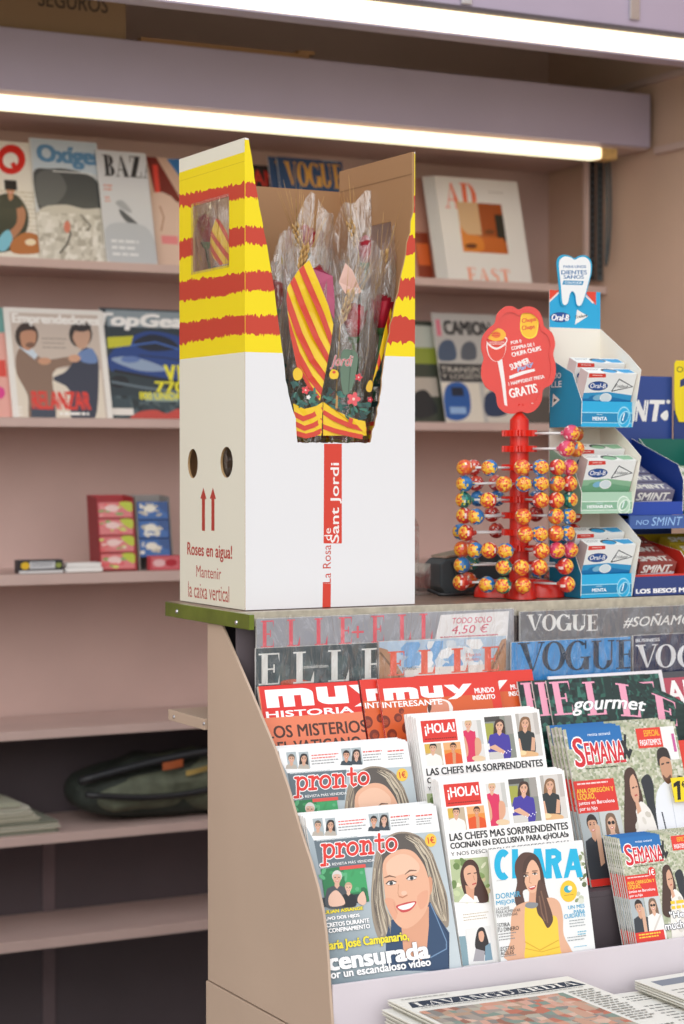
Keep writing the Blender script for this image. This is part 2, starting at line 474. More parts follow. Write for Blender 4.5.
# slab letters drawn with a pen (x right, y down, x-height 1)
SLAB = {
 'p': (1.15, [[(.18, 0), (.38, 0), (.38, 1.55)], [(.12, 1.55), (.62, 1.55)], 'O.72,.5,.36,.48']),
 'r': (.85, [[(.1, .02), (.36, .02), (.36, 1)], [(.1, 1), (.62, 1)], [(.36, .4), (.52, .12), (.72, .06), (.82, .2)]]),
 'o': (1.0, ['O.5,.5,.38,.46']),
 'n': (1.2, [[(.1, .02), (.34, .02), (.34, 1)], [(.12, 1), (.52, 1)], [(.34, .35), (.52, .1), (.74, .06), (.88, .25), (.88, 1)], [(.74, 1), (1.08, 1)]]),
 't': (.8, [[(.36, -.42), (.36, .8), (.5, .98), (.68, .9)], [(.06, .06), (.68, .06)]]),
}
def slab(S, t, x0, y0, x1, y1, col, pen, oc=None, opad=0, lean=.12):
    """y0 = top of the small letters, y1 = their foot; slope follows the sheet"""
    a, b = S.box(x0, y0, x1, y1)
    gx = sum(SLAB[c][0] for c in t); kx = (b[0]-a[0])/gx; ky = b[1]-a[1]
    for pw, cc in (((pen+2*opad), oc), (pen, col)):
        if cc is None: continue
        S.up(); x = 0
        keep = (S.ox, S.oy, S.sc); S.view('m')
        for c in t:
            for st in SLAB[c][1]:
                cl = False
                if isinstance(st, str):
                    cx, cy, rx, ry = map(float, st[1:].split(','))
                    st = [(cx+rx*math.cos(R(i*20)), cy+ry*math.sin(R(i*20))) for i in range(18)]; cl = True
                pts = [(a[0]+(x+p[0]+lean*(1-p[1]))*kx, a[1]+p[1]*ky) for p in st]
                S.stroke(pts, pw*ky, cc, up=True, close=cl, caps='round')
            x += SLAB[c][0]
        S.view(*keep)

def bust(S, x, y, s, skin='E2B091', hair='4A3022', cloth='33415E', long=True, body=3.0, wide=1.9, turn=0, smile=True, glasses=False):
    """a small printed portrait: s = half the height of the face, (x, y) its centre"""
    E = S.ell; Pl = S.smooth
    if long: Pl([(x-.95*s, y-.5*s), (x-.55*s, y-1.2*s), (x+.1*s, y-1.35*s), (x+.75*s, y-1.1*s), (x+1.0*s, y-.2*s), (x+1.15*s, y+1.3*s), (x+.95*s, y+2.3*s), (x, y+2.0*s), (x-.95*s, y+2.3*s), (x-1.15*s, y+1.2*s)], hair)
    else: E(x, y-.3*s, .86*s, 1.0*s, hair)
    Pl([(x-wide*s, y+body*s), (x-wide*s, y+2.2*s), (x-1.2*s, y+1.6*s), (x-.4*s, y+1.3*s), (x+.4*s, y+1.3*s), (x+1.2*s, y+1.6*s), (x+wide*s, y+2.2*s), (x+wide*s, y+body*s)], cloth)
    S.poly([(x-.36*s, y+.6*s), (x+.36*s, y+.6*s), (x+.42*s, y+1.4*s), (x, y+1.9*s), (x-.42*s, y+1.4*s)], skin)
    Pl([(x-.7*s, y-.35*s), (x-.45*s, y-.95*s), (x+.45*s, y-.95*s), (x+.7*s, y-.35*s), (x+.62*s, y+.4*s), (x+.28*s, y+.98*s), (x-.28*s, y+.98*s), (x-.62*s, y+.4*s)], skin)
    t = turn*s
    if long: Pl([(x-.78*s, y+.1*s), (x-.8*s, y-.7*s), (x-.2*s, y-1.2*s), (x+.5*s, y-1.1*s), (x+.82*s, y-.5*s), (x+.8*s, y+.1*s), (x+.55*s, y-.55*s), (x+.1*s+t, y-.85*s), (x-.5*s, y-.5*s)], hair)
    else: Pl([(x-.78*s, y+.0*s), (x-.78*s, y-.7*s), (x-.2*s, y-1.2*s), (x+.4*s, y-1.15*s), (x+.8*s, y-.6*s), (x+.76*s, y+.0*s), (x+.6*s, y-.5*s), (x, y-.62*s), (x-.6*s, y-.5*s)], hair)
    S.up()
    for k in (-1, 1):
        S.stroke([(x+t+k*.5*s, y-.3*s), (x+t+k*.16*s, y-.3*s)], .09*s, hair, up=False)
        if glasses: E(x+t+k*.33*s, y-.1*s, .3*s, .24*s, '1C1A1C', 10, up=False)
        else: E(x+t+k*.32*s, y-.1*s, .15*s, .09*s, '3A2620', 8, up=False)
    S.stroke([(x+t, y-.05*s), (x+t+.08*s, y+.28*s)], .07*s, 'C58A6C', up=False)
    S.ell(x+t, y+.55*s, .3*s, .13*s, 'C4484A', 10, up=False)
    if smile: S.ell(x+t, y+.53*s, .22*s, .06*s, 'FFF6F0', 8)

def mosaic(S, x0, y0, x1, y1, nx, ny, cols, seed=1, jit=.42):
    """a patch of fine irregular colour flecks (foliage, crowd, rock), cells side by side"""
    g = random.Random(seed); S.up()
    pt = [[S.q((x0+(x1-x0)*(i+(g.uniform(-jit, jit) if 0 < i < nx else 0))/nx, y0+(y1-y0)*(j+(g.uniform(-jit, jit) if 0 < j < ny else 0))/ny)) for i in range(nx+1)] for j in range(ny+1)]
    for j in range(ny):
        for i in range(nx): S.raw([pt[j][i], pt[j][i+1], pt[j+1][i+1], pt[j+1][i]], g.choice(cols))

def blotches(S, x0, y0, x1, y1, cols, n, r, seed=1):
    g = random.Random(seed)
    for i in range(n):
        S.up()
        S.ell(g.uniform(x0, x1), g.uniform(y0, y1), r*g.uniform(.4, 1.2), r*g.uniform(.3, 1), g.choice(cols), 7, g.uniform(0, 180), up=False)
# ------------------------------------------------------------------ the room
def struct(name, m, *boxes, bevel=0):
    mb = MB()
    for b in boxes: mb.box(*b)
    o = mb.build(name, m, bevel=bevel); o['kind'] = 'structure'; return o
YB, YS, XR = 4.52, 4.25, 3.02
struct('floor', M['floor'], (-2.5, 4.2, -2.5, 4.7, -.06, 0))
struct('wall_back', M['wall'], (-1.6, XR, YB, YB+.06, 0, 2.75))
struct('wall_right', M['wallr'], (XR, XR+.06, 2.0, YB+.06, 0, 2.75))
struct('ceiling', M['ceil'], (-1.66, XR+.06, 3.5, YB+.06, 2.75, 2.81))
struct('low_light_blocker', M['beige'], (-1.6, .74, 2.62, 2.66, 0, 1.16))  # unseen panel, added to keep low daylight off the bottom shelves
struct('trim_1', M['shelf'], (XR-.014, XR, 2.0, 4.04, 2.176, 2.194), bevel=.002)
struct('trim_2', M['shelf'], (XR-.014, XR, 2.0, YB, 2.352, 2.368), bevel=.002)
xd = at(46, 850, Y=YB).x
struct('trim_3', M['upright'], (xd-.012, xd+.018, YB-.012, YB, 0, .555), bevel=.002)
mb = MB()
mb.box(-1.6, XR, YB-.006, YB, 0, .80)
o = mb.build('lower_wall_shade', M['dark']); o['kind'] = 'structure'  # dark sheet on the lower wall: shade under the shelves put into its colour

# shelves on the back wall
shelf_spec = [
 (1.869, .018, 4.25, 'top mauve shelf on back wall holding the upper row of standing magazines'),
 (1.519, .019, 4.25, 'second mauve shelf from the top, holding business and car magazines'),
 (1.175, .023, 4.25, 'third mauve shelf from the top, holding small gum cartons'),
 (.830, .019, 4.25, 'fourth mauve shelf from the top, bare, above the dark bag'),
 (.597, .020, 4.25, 'fifth mauve shelf from the top, carrying dark bag and papers'),
 (.366, .022, 4.25, 'lowest mauve shelf near the floor, empty'),
]
for z, t, y, lab in shelf_spec:
    e = empty('wall_shelf', ((-1.6+XR)/2, YB, z-t), label=lab, cat='shelf', group='mauve shelves on the back wall')
    mb = MB(); mb.box(-1.599, XR-.002, y+.004, YB-.007 if z < .84 else YB-.001, z-.014, z); mb.build('board', M['shelf'], e)
    mb = MB(); mb.box(-1.599, XR-.002, y, y+.004, z-t, z+.001); mb.build('front_lip', M['shelf'], e, bevel=.0012)

# canopy over the shelves with its light
yc = 4.05
zc0 = at(653, 148, Y=yc).z; zc1 = at(655, 95, Y=yc).z
ZCT = zc1-.004
e = empty('shelf_canopy', (.7, yc, zc0), label='long violet canopy board above the magazine shelves', cat='canopy')
mb = MB(); mb.box(-1.59, XR-.016, yc, yc+.012, zc0, zc1); mb.build('fascia', M['violet'], e, bevel=.003)
mb = MB(); mb.box(-1.59, XR-.016, yc+.0125, YB-.001, zc0-.004, zc0+.012); mb.build('underside', M['shelf'], e)
mb = MB(); mb.box(-1.59, XR-.016, yc+.0125, YB-.001, ZCT-.014, ZCT); mb.build('top_panel', M['dark'], e)
ta = at(0, 90, Y=yc+.03); tb = at(300, 134, Y=yc+.03)
tx1 = at(601, 150, Y=yc+.03).x
e = empty('fluorescent_light', ((-1.5+tx1)/2, yc+.04, zc0-.04), label='long lit fluorescent tube under the violet canopy', cat='light', group='fluorescent lights')
mb = MB(); mb.box(-1.5, tx1-.015, yc+.006, yc+.05, zc0-.036, zc0-.0085); mb.build('diffuser', M['tube'], e, bevel=.006)
mb = MB(); mb.box(tx1-.0145, tx1+.03, yc+.004, yc+.052, zc0-.036, zc0-.0085); mb.build('end_cap', M['wheat'], e, bevel=.003)
mb = MB(); mb.box(-1.53, -1.5005, yc+.004, yc+.052, zc0-.036, zc0-.0085); mb.build('end_cap', M['wheat'], e, bevel=.003)
mb = MB(); mb.box(-1.52, tx1+.028, yc+.015, yc+.045, zc0-.0083, zc0-.0042); mb.build('mounting_rail', M['shelf'], e)

# nearer canopy with the front light
yu = 3.6
u0 = at(342, 2.5, Y=yu); u1 = at(684, 35.5, Y=yu); ub = at(342, 22.5, Y=yu)
zt, zb = (u0.z+u1.z)/2, ub.z+.004
e = empty('shop_canopy', (1.2, yu, zt), label='violet shutter canopy along the top of the picture', cat='canopy')
mb = MB(); mb.box(-1.59, XR-.016, yu-.004, yu+.02, zt+.012, 2.749); mb.build('fascia', M['violet'], e)
mb = MB(); mb.box(-1.59, XR-.016, yu-.012, yu+.03, zt+.003, zt+.012); mb.build('edge_rail', M['dark'], e, bevel=.001)
mb = MB()
for px, py in ((466, -8), (634, 8)):
    p = at(px, py, Y=yu-.006)
    k = MB(); k.box(p.x-.013, p.x+.013, yu-.010, yu-.0045, p.z-.026, p.z+.04); k.build('hook_bracket', M['steel'], e, bevel=.002)
e = empty('fluorescent_light', (.8, yu, zb), label='long lit fluorescent strip at the top edge of the picture', cat='light', group='fluorescent lights')
mb = MB(); mb.box(-1.5, XR-.02, yu-.004, yu+.045, zb, zt+.001); mb.build('diffuser', M['tubew'], e, bevel=.007)
mb = MB(); mb.box(-1.5, XR-.02, yu-.006, yu+.047, zb-.0045, zb-.0004); mb.build('lower_rail', M['violet'], e)
mb = MB(); mb.box(-1.5, XR-.02, yu+.0, yu+.04, zt+.0013, zt+.0028); mb.build('mounting_rail', M['shelf'], e)

# slotted upright and hanging cable at the right end of the shelves
p = at(590, 165, Y=4.3)
mb = MB(); w = .012; x0 = at(586, 200, Y=4.26).x
z0, z1 = 1.885, zc0-.006
mb.box(x0, x0+.012, 4.262, 4.274, z0, z1, 0)
mb.box(x0+.014, x0+.030, 4.262, 4.265, z0, z1, 2); mb.box(x0+.036, min(XR-.003, x0+.054), 4.262, 4.265, z0, z1, 1)
n = 16
for i in range(n):
    z = z0+.01+(z1-z0-.02)*(i+.5)/n
    mb.box(x0+.018, x0+.026, 4.2605, 4.2618, z-.003, z+.003, 1); mb.box(x0+.041, x0+.049, 4.2605, 4.2618, z-.004, z+.004, 2)
o = mb.build('slotted_upright', [M['shelf'], M['greyp'], M['black']]); tag(o, 'grey slotted shelf upright by the right wall above the top shelf', 'bracket')
mb = MB()
q = at(606, 175, Y=4.2)
pts = []
for i in range(17):
    t = i/16; a = t*math.pi
    pts.append((q.x+.012-.012*math.cos(a)*1.0+.004*math.sin(3*a), 4.2+.02*t, q.z+.045-.27*math.sin(a)))
mb.tube(pts, .0035, 8); o = mb.build('hanging_cord', M['greyp'], smooth=True); tag(o, 'thin grey cable looped down beside the right wall', 'cable')

# things lying on top of the canopy
p1 = at(126, 40, Y=yc+.03)
e = empty('cardboard_box', (p1.x-.25, yc+.13, ZCT), label='closed brown cardboard box on top of the violet canopy', cat='box')
fr = Frame((p1.x-.55, yc+.03, ZCT+.30), (1, 0, 0), (0, 0, -1))
mb = MB(); mb.box(p1.x-.55, p1.x, yc+.03, yc+.33, ZCT+.0005, ZCT+.30, col='9A7B5C')
S = Sheet(fr, .55, .30, 0, 0, 2); S.text('SEGUROS', 76, -22, 216, 12, '4A3B30', .02); S.emit(mb, fr.P)
mb.build('carton', M['card_print'], e)
mb = MB(); mb.box(p1.x-.55, p1.x, yc+.165, yc+.195, ZCT+.3005, ZCT+.301); mb.build('packing_tape', M['wheat'], e)
mb = MB(); a = at(133, 42, Y=yc+.06).x; b = at(300, 60, Y=yc+.06).x
mb.box(a, b, yc+.0135, yc+.30, ZCT+.0045, ZCT+.016); mb.box(a+.38, a+.42, yc+.0135, yc+.12, ZCT+.0165, ZCT+.024)
o = mb.build('flat_cardboard', M['kraft']); tag(o, 'flattened brown cardboard sheet lying on the violet canopy', 'cardboard')
# ------------------------------------------------------------------ newsstand: counter, side panels, steps
ZC = 1.2015
X0, X1 = 1.255, 2.62
slant = [(2.802, 1.178), (2.749, 1.178), (2.652, 1.091), (2.569, 1.014), (2.527, .964), (2.491, .913), (2.458, .873), (2.436, .84), (2.422, .812), (2.414, .785), (2.408, .75), (2.404, .716), (2.396, .667), (2.392, .634), (2.802, .634)]
lower = [(2.806, .632), (2.390, .632), (2.384, .50), (2.380, .02), (2.806, .02)]
stand = empty('magazine_stand', (1.9, 2.6, 0), label='beige slanted newsstand rack carrying magazines under the counter', cat='magazine rack')
for xa, xb in ((X0, X0+.004), (X1-.004, X1)):
    mb = MB(); mb.plate(slant, [], lambda u, v, h, xa=xa: (xa+h, u, v), xb-xa); mb.build('side_panel', M['beige'], stand, bevel=.0012)
    mb = MB(); mb.plate(lower, [], lambda u, v, h, xa=xa: (xa-.0015+h, u, v), xb-xa+.0015); mb.build('base_panel', M['beige'], stand, bevel=.0012)
XI0, XI1 = X0+.0045, X1-.0045
T4Z, T3Z, T2Z, T1Z = .700, .782, .845, .885
ya = 2.405
for z, yb_, zu in ((T4Z, 2.474, T3Z), (T3Z, 2.557, T2Z), (T2Z, 2.632, T1Z), (T1Z, 2.705, 1.178)):
    mb = MB(); mb.box(XI0, XI1, ya, yb_-.0003, z-.008, z); mb.build('display_ledge', M['dark'], stand)
    mb = MB(); mb.box(XI0, XI1, yb_, yb_+.005, z-.008, zu-.0083 if zu < 1 else zu); mb.build('riser', M['dark'], stand)
    ya = yb_
mb = MB(); mb.box(XI0, XI1, 2.400, 2.4045, .628, .717); mb.build('front_lip', M['lip'], stand, bevel=.0015)
NZ = .622
mb = MB(); mb.box(X0+.011, XI1, 2.02, 2.399, NZ-.012, NZ); mb.build('newspaper_shelf', M['lip'], stand, bevel=.0015)
mb = MB(); mb.box(XI0, XI1, 2.405, 2.80, .02, .61); mb.build('base_body', M['dark'], stand)
mb = MB(); mb.box(XI0, XI1, 2.795, 2.80, .64, 1.177); mb.build('back_board', M['dark'], stand)
# small shelf poking out behind the left panel
a = at(167, 710, X=1.25); zz = (at(167, 710, X=1.25).z+at(208, 719.5, X=1.25).z)/2
mb = MB(); mb.box(1.252, 1.9, 2.8075, a.y, zz-.017, zz); mb.build('rear_shelf', M['beige'], stand, bevel=.001)
for px in (173, 203):
    q = at(px, 715.5+(px-167)*.23, X=1.25)
    mb = MB(); mb.lathe([(.0001, .0), (.003, .0), (.0022, .0016), (.0001, .0018)], 10, mx=Matrix.Translation((1.2518, q.y, q.z)) @ Matrix.Rotation(-math.pi/2, 4, 'Y')); mb.build('screw', M['steel'], stand)

counter = empty('counter_top', (1.9, 2.83, 1.18), label='brown counter top with a green polished end strip, above the magazines', cat='counter')
mb = MB(); mb.box(1.2555, X1, 2.693, 2.962, 1.1795, ZC-.0005); mb.build('slab', M['counter'], counter)
mb = MB(); mb.box(1.2555, X1, 2.6895, 2.6928, 1.1795, ZC); mb.build('front_trim', M['alu'], counter, bevel=.0008)
mb = MB(); mb.box(1.2475, 1.2553, 2.637, 2.948, 1.1792, ZC); mb.build('end_strip', M['green'], counter, bevel=.001)
for px, py in ((177, 611.5), (236.5, 622.5)):
    q = at(px, py, X=1.2475)
    mb = MB(); mb.lathe([(.0001, .0), (.0035, .0), (.0025, .0018), (.0001, .002)], 12, mx=Matrix.Translation((1.2474, q.y, q.z)) @ Matrix.Rotation(-math.pi/2, 4, 'Y')); mb.build('screw', M['steel'], counter)

# things on the counter behind the cardboard box
q = at(416, 595, Y=2.93)
e = empty('acrylic_dispenser', (q.x-.02, 2.93, ZC), label='clear acrylic holder half hidden behind the cardboard rose box', cat='dispenser')
mb = MB()
x0, x1 = at(408, 590, Y=2.92).x, at(424.5, 590, Y=2.92).x
zt = at(424, 563, Y=2.92).z; zt2 = at(416, 515, Y=2.92).z
for b in ((x0, x0+.002, 2.90, 2.94), (x1-.002, x1, 2.90, 2.94), (x0, x1, 2.90, 2.902), (x0, x1, 2.938, 2.94)): mb.box(b[0], b[1], b[2], b[3], ZC+.0005, zt)
mb.box(x0, x1, 2.90, 2.94, ZC+.0002, ZC+.002)
mb.build('tray', M['acrylic'], e)
mb = MB()
pr = [(2.936, zt), (2.936, zt2-.02), (2.932, zt2), (2.922, zt2+.004)]
mb.plate([(x0-.03, zt+.0005), (x1-.002, zt+.0005), (x1-.002, zt2-.02), (x1-.010, zt2-.004), (x0-.03, zt2)], [], lambda u, v, h: (u, 2.934+h, v), .003)
mb.build('back_plate', M['acrylic'], e)

e = empty('card_terminal', (1.60, 2.93, ZC), label='dark slate grey device with a rounded lid behind the lollipop stand', cat='card reader')
a = at(424, 586, Y=2.955); b = at(473, 590, Y=2.955)
x0, x1 = a.x, b.x+.04
tl = at(424, 558, Y=2.955).z; tr = at(456, 549, Y=2.955).z
mb = MB(); mb.plate([(x0, ZC+.012), (x0+.01, ZC+.0006), (x1, ZC+.0006), (x1, tr-.02), (x1-.04, tr), (x0+.01, tl), (x0, tl-.008)], [], lambda u, v, h: (u, 2.90+h, v), .055)
mb.build('body', M['greyp'], e, bevel=.004)
mb = MB(); mb.plate([(x0+.012, tl+.001), (x1-.04, tr+.001), (x1-.04, tr+.006), (x0+.012, tl+.005)], [], lambda u, v, h: (u, 2.902+h, v), .05); mb.build('light_rim', M['alu'], e, bevel=.001)
mb = MB(); mb.tube([(x0+.022, 2.8985, tl-.004), (x0+.03, 2.8975, tl-.03), (x0+.028, 2.8985, ZC+.012)], .003, 8); mb.build('strap', M['black'], e, smooth=True)
mb = MB()
mb.tube([at(428, 590, Y=2.86)+Vector((0, 0, .0)), Vector((at(440, 592, Y=2.84).x, 2.84, ZC+.004)), Vector((at(455, 594, Y=2.83).x, 2.83, ZC+.004)), Vector((at(480, 596, Y=2.86).x, 2.86, ZC+.004))], .003, 8)
for i, p in enumerate(mb.v): p.z = max(p.z, ZC+.0006)
o = mb.build('cable', M['black'], smooth=True); tag(o, 'short black cable lying on the counter in front of the grey device', 'cable')
# ------------------------------------------------------------------ the cardboard rose box
BX0, BX1, BY0, BY1, BZ0, BZ1 = 1.277, 1.567, 2.714, 2.957, ZC+.0006, 1.900
TC = .0035
box = empty('cardboard_box', ((BX0+BX1)/2, (BY0+BY1)/2, BZ0), label='tall white cardboard box with yellow and red brush stripes, holding wrapped roses', cat='box')
LF = Frame((BX0, BY1, BZ1), (0, -1, 0), (0, 0, -1))
FF = Frame((BX0, BY0, BZ1), (1, 0, 0), (0, 0, -1))
H = BZ1-BZ0; DY = BY1-BY0; WX = BX1-BX0
YEL, RED, CREAM = 'F6DE00', 'C9402C', 'E9EAED'
def ragged(S, l, r, amp, n, seed, col):
    """a dry-brush band between a left edge (x, top, bottom) and a right edge (x, top, bottom)"""
    g = random.Random(seed); S.up()
    tops, bots = [], []
    wob = [g.uniform(-.6, .6) for i in range(7)]
    for i in range(n+1):
        t = i/n; x = l[0]+(r[0]-l[0])*t
        k = t*6; j = min(5, int(k)); wv = wob[j]+(wob[j+1]-wob[j])*(k-j)
        a = l[1]+(r[1]-l[1])*t+wv*amp*.5; b = l[2]+(r[2]-l[2])*t+wv*amp*.5
        tops.append((x, a+g.uniform(-1, .5)*amp*(1 if g.random() < .7 else 1.6)))
        bots.append((x, b+g.uniform(-.5, 1)*amp*(1 if g.random() < .7 else 1.6)))
    q = [[S.q(p) for p in z] for z in (tops, bots)]
    for i in range(n): S.raw([q[0][i], q[0][i+1], q[1][i+1], q[1][i]], col)

# left wall
mb = MB()
s7 = lambda x, y: (170+x/2.63, 120+y/2.63)
win = [LF.uv(*s7(*p)) for p in ((60, 220), (155, 208), (155, 379), (60, 402))]
wu0, wu1 = win[0][0], win[1][0]; wv0 = (win[0][1]+win[1][1])/2; wv1 = (win[2][1]+win[3][1])/2
win = [(wu0, wv0), (wu1, wv0), (wu1, wv1), (wu0, wv1)]
def oval(cx, cy, rx, ry):
    c = LF.uv(cx, cy); ru = abs(LF.uv(cx+rx, cy)[0]-c[0]); rv = LF.uv(cx, cy+ry)[1]-c[1]
    return [(c[0]+ru*math.cos(i*math.pi/10), c[1]+rv*math.sin(i*math.pi/10)) for i in range(20)]
holes = [win, oval(192.8, 463.6, 5, 14.8), oval(226.6, 462.3, 6.2, 15.6)]
mb.plate([(0, 0), (DY-.0004, 0), (DY-.0004, H), (0, H)], holes, lambda u, v, h: LF.P(u, v, -h), TC, col='EAE7D6', col2='A9805A', coledge='B79468')
reg = [[(0, 0), (DY, 0), (DY, wv0), (0, wv0)], [(0, wv1), (DY, wv1), (DY, H), (0, H)], [(0, wv0), (wu0, wv0), (wu0, wv1), (0, wv1)], [(wu1, wv0), (DY, wv0), (DY, wv1), (wu1, wv1)]]
S = Sheet(LF, DY, H, 170, 120, 2.63, clip=reg)
zy = at(246, 352, Y=BY0).z
S.view('m'); S.rect(0, .021, DY, BZ1-zy, YEL)
S.stroke([(0, .0345), (DY, .0345)], .0008, 'D9BE00')
S.view(170, 120, 2.63)
for k, (l, r) in enumerate((((20, 200, 228), (206, 166, 205)), ((20, 322, 366), (206, 279, 322)), ((20, 426, 477), (206, 400, 447)), ((20, 536, 588), (206, 513, 558)))):
    ragged(S, l, r, 5.5, 64, 3+k, RED)
S.view(170, 540, 6.84)
S.text('Roses en aigua!', 118, 12, 425, 128, 'B5382B', .022)
S.text('Mantenir', 180, 172, 350, 252, 'B5382B'); S.text('la caixa vertical', 125, 282, 405, 388, 'B5382B')
S.view(170, 380, 2.63)
for x in (88, 113):
    S.poly([(x-4, 310), (x+4, 310), (x+4, 397), (x-4, 396)], 'B5382B'); S.poly([(x, 283), (x+8, 313), (x-8, 312)], 'B5382B')
S.emit(mb, LF.P)
# front wall with the torn V opening
edgeL = [(248.5, 140), (251.7, 158), (254.5, 177), (259, 206), (267, 245), (274.5, 291), (282, 348), (285.8, 380), (290, 400), (295.5, 418), (297.4, 442.5)]
edgeR = [(369.6, 442.5), (377, 414), (381, 386), (386.7, 348), (394, 310), (403.8, 264.5), (413.4, 211), (416.6, 177), (417.6, 156)]
g = random.Random(5)
def rough(pts, n, a):
    o = []
    for p, q in zip(pts, pts[1:]):
        for i in range(n): t = i/n; o.append((p[0]+(q[0]-p[0])*t+g.uniform(-a, a), p[1]+(q[1]-p[1])*t))
    return o+[pts[-1]]
eL = [FF.uv(*p) for p in rough(edgeL, 3, .35)]; eR = [FF.uv(*p) for p in rough(edgeR, 5, .9)]
eL[0] = (eL[0][0], .001)
eR = [(min(u, WX-.0012), v) for u, v in eR]; eR[-1] = (WX-.0012, .001)
eB = [(eL[-1][0]+(eR[0][0]-eL[-1][0])*i/30, eL[-1][1]+g.uniform(-.0008, .0008)) for i in range(1, 30)]
outline = [(.0004, 0)]+eL+eB+eR+[(WX, 0), (WX, H), (.0004, H)]
mb.plate(outline, [], lambda u, v, h: FF.P(u, v, -h), TC, col=CREAM, col2='A9805A', coledge='C39C72')
reg = [[(0, a[1]), a, b, (0, b[1])] for a, b in zip([(.0004, 0)]+eL, eL)]+[[a, (WX, a[1]), (WX, b[1]), b] for a, b in zip(eR[::-1], eR[::-1][1:])]
vb = max(p[1] for p in eL+eR+eB)
reg += [[(0, eL[-1][1]), (WX, eL[-1][1]), (WX, H), (0, H)]]
S = Sheet(FF, WX, H, 'm', clip=reg)
S.rect(0, .003, WX, BZ1-zy, YEL)
S.view(170, 120, 2.63)
for k, (l, r) in enumerate((((198, 163, 200), (330, 178, 214)), ((198, 280, 324), (330, 288, 332)), ((198, 399, 447), (330, 402, 450)), ((198, 514, 560), (330, 516, 566)))): ragged(S, l, r, 5.5, 60, 20+k, RED)
for k, (l, r) in enumerate((((560, 198, 238), (656, 198, 240)), ((560, 306, 350), (656, 308, 352)), ((560, 418, 466), (656, 420, 464)), ((540, 520, 585), (656, 522, 582)))): ragged(S, l, r, 7, 26, 30+k, RED)
S.view(310, 435, 5.69)
def vtext(S, t, x0, y0, x1, y1, col, bold=0):
    S.up(); a, b = S.q((x0, y0)), S.q((x1, y1)); v, tr = text_tris(t, bold, 0)
    P = [(a[0]+(b[0]-a[0])*p[1], b[1]-(b[1]-a[1])*p[0]) for p in v]
    for i, j, k in tr: S.raw([P[i], P[j], P[k]], col)
S.poly([(80, 50), (181, 50), (181, 617), (77, 617)], 'D8402F'); S.poly([(73, 845), (119, 845), (117, 996), (70, 996)], 'D8402F')
vtext(S, 'Sant Jordi', 116, 158, 180, 613, 'F6F3F0', .012)
vtext(S, 'de', 82, 530, 119, 600, 'F6F3F0'); vtext(S, 'La Rosa', 73, 626, 119, 843, 'C9402C')
S.emit(mb, FF.P)
# right and back walls, floor; kraft brown inside
RP = lambda u, v, h: (BX1-TC+h, BY0+u, BZ1-v)
h0 = at(377, 226, X=BX1); h1 = at(393, 244, X=BX1)
hole = [(h1.y-BY0, .10), (h0.y-BY0+.02, .10), (h0.y-BY0+.02, .172), (h1.y-BY0, .172)]
mb.plate([(TC+.0002, 0), (DY, 0), (DY, H), (TC+.0002, H)], [hole], RP, TC, col='A9805A', col2=CREAM, coledge='B79468')
mb.plate([(TC, .034), (WX-TC, .034), (WX-TC, H), (TC, H)], [], lambda u, v, h: (BX0+u, BY1-h, BZ1-v), TC, col=CREAM, col2='A9805A', coledge='B79468')
mb.box(BX0+TC, BX1-TC, BY0+TC, BY1-TC, BZ0, BZ0+TC, col='A9805A')
for y in (.034,):
    mb.face([RP(TC, y-.001, -.0003), RP(DY, y-.001, -.0003), RP(DY, y+.001, -.0003), RP(TC, y+.001, -.0003)], col='8E6A48')
body = mb.build('carton', M['card_print'], box)
# clear film window on the left wall, bulging outwards
mb = MB()
def wf(a, b):
    u = wu0-.004+(wu1-wu0+.008)*a; v = wv0-.004+(wv1-wv0+.008)*b
    bul = .012*math.sin(math.pi*a)*math.sin(math.pi*b)+.002*math.sin(17*a+9*b)*math.sin(math.pi*a)
    return LF.P(u, v, .0016+max(0, bul))
mb.grid(wf, 12, 12)
mb.build('film_window', M['windowfilm'], box, smooth=True)

# ------------------------------------------------------------------ wrapped roses
def rose_bloom(mb, c, s, seed, tall=1.45):
    g = random.Random(seed)
    for ring, (n, r0, h, open_) in enumerate(((3, .18, 1.25, -.06), (4, .30, 1.2, -.02), (5, .42, 1.12, .04), (5, .50, .98, .14))):
        for i in range(n):
            a0 = 2*math.pi*(i+.5*ring)/n+g.uniform(-.2, .2); wd = 2*math.pi/n*.72
            def f(u, v, a0=a0, wd=wd, r0=r0, h=h, open_=open_):
                a = a0+(u-.5)*2*wd*(.55+.55*math.sin(min(1, v*1.15)*math.pi/2))*(1-.25*max(0, v-.7)/.3*abs(u-.5)*2)
                rr = r0*(.25+.85*math.sin(min(1, v*1.3)*math.pi/2))+open_*v**3+.05*math.sin(u*9+seed)*v
                z = tall*h*v*(1-.16*(2*(u-.5))**2*v)-.15
                return Vector((c[0]+s*rr*math.cos(a), c[1]+s*rr*math.sin(a), c[2]+s*z))
            mb.grid(f, 6, 6)
def wheat(base, tip, parent, seed=0, awn=.07, idx=0):
    g = random.Random(seed); b, t = Vector(base), Vector(tip); d = (t-b).normalized(); L = (t-b).length
    s1 = d.orthogonal().normalized(); s2 = d.cross(s1)
    mb = MB(); n = 22
    for i in range(n):
        z = L*(.05+.9*i/n); a = i*2.4; out = s1*math.cos(a)+s2*math.sin(a)
        p = b+d*z+out*.0032
        q = p+d*.011+out*.0022
        mb.tube([p, p+(q-p)*.45+out*.0008, q], [.0008, .0024, .0005], 6)
        if i % 2 == 0:
            e = q+d*awn*g.uniform(.7, 1.1)+out*awn*.22
            mb.tube([q, e], [.0005, .00018], 3)
    mb.tube([b-d*.16, b, b+d*L*.9], [.0012, .0012, .0008], 5)
    mb.v = [confine(q, idx) for q in mb.v]
    return mb.build('wheat_ear', M['wheat'], parent, smooth=True)
AXES = []
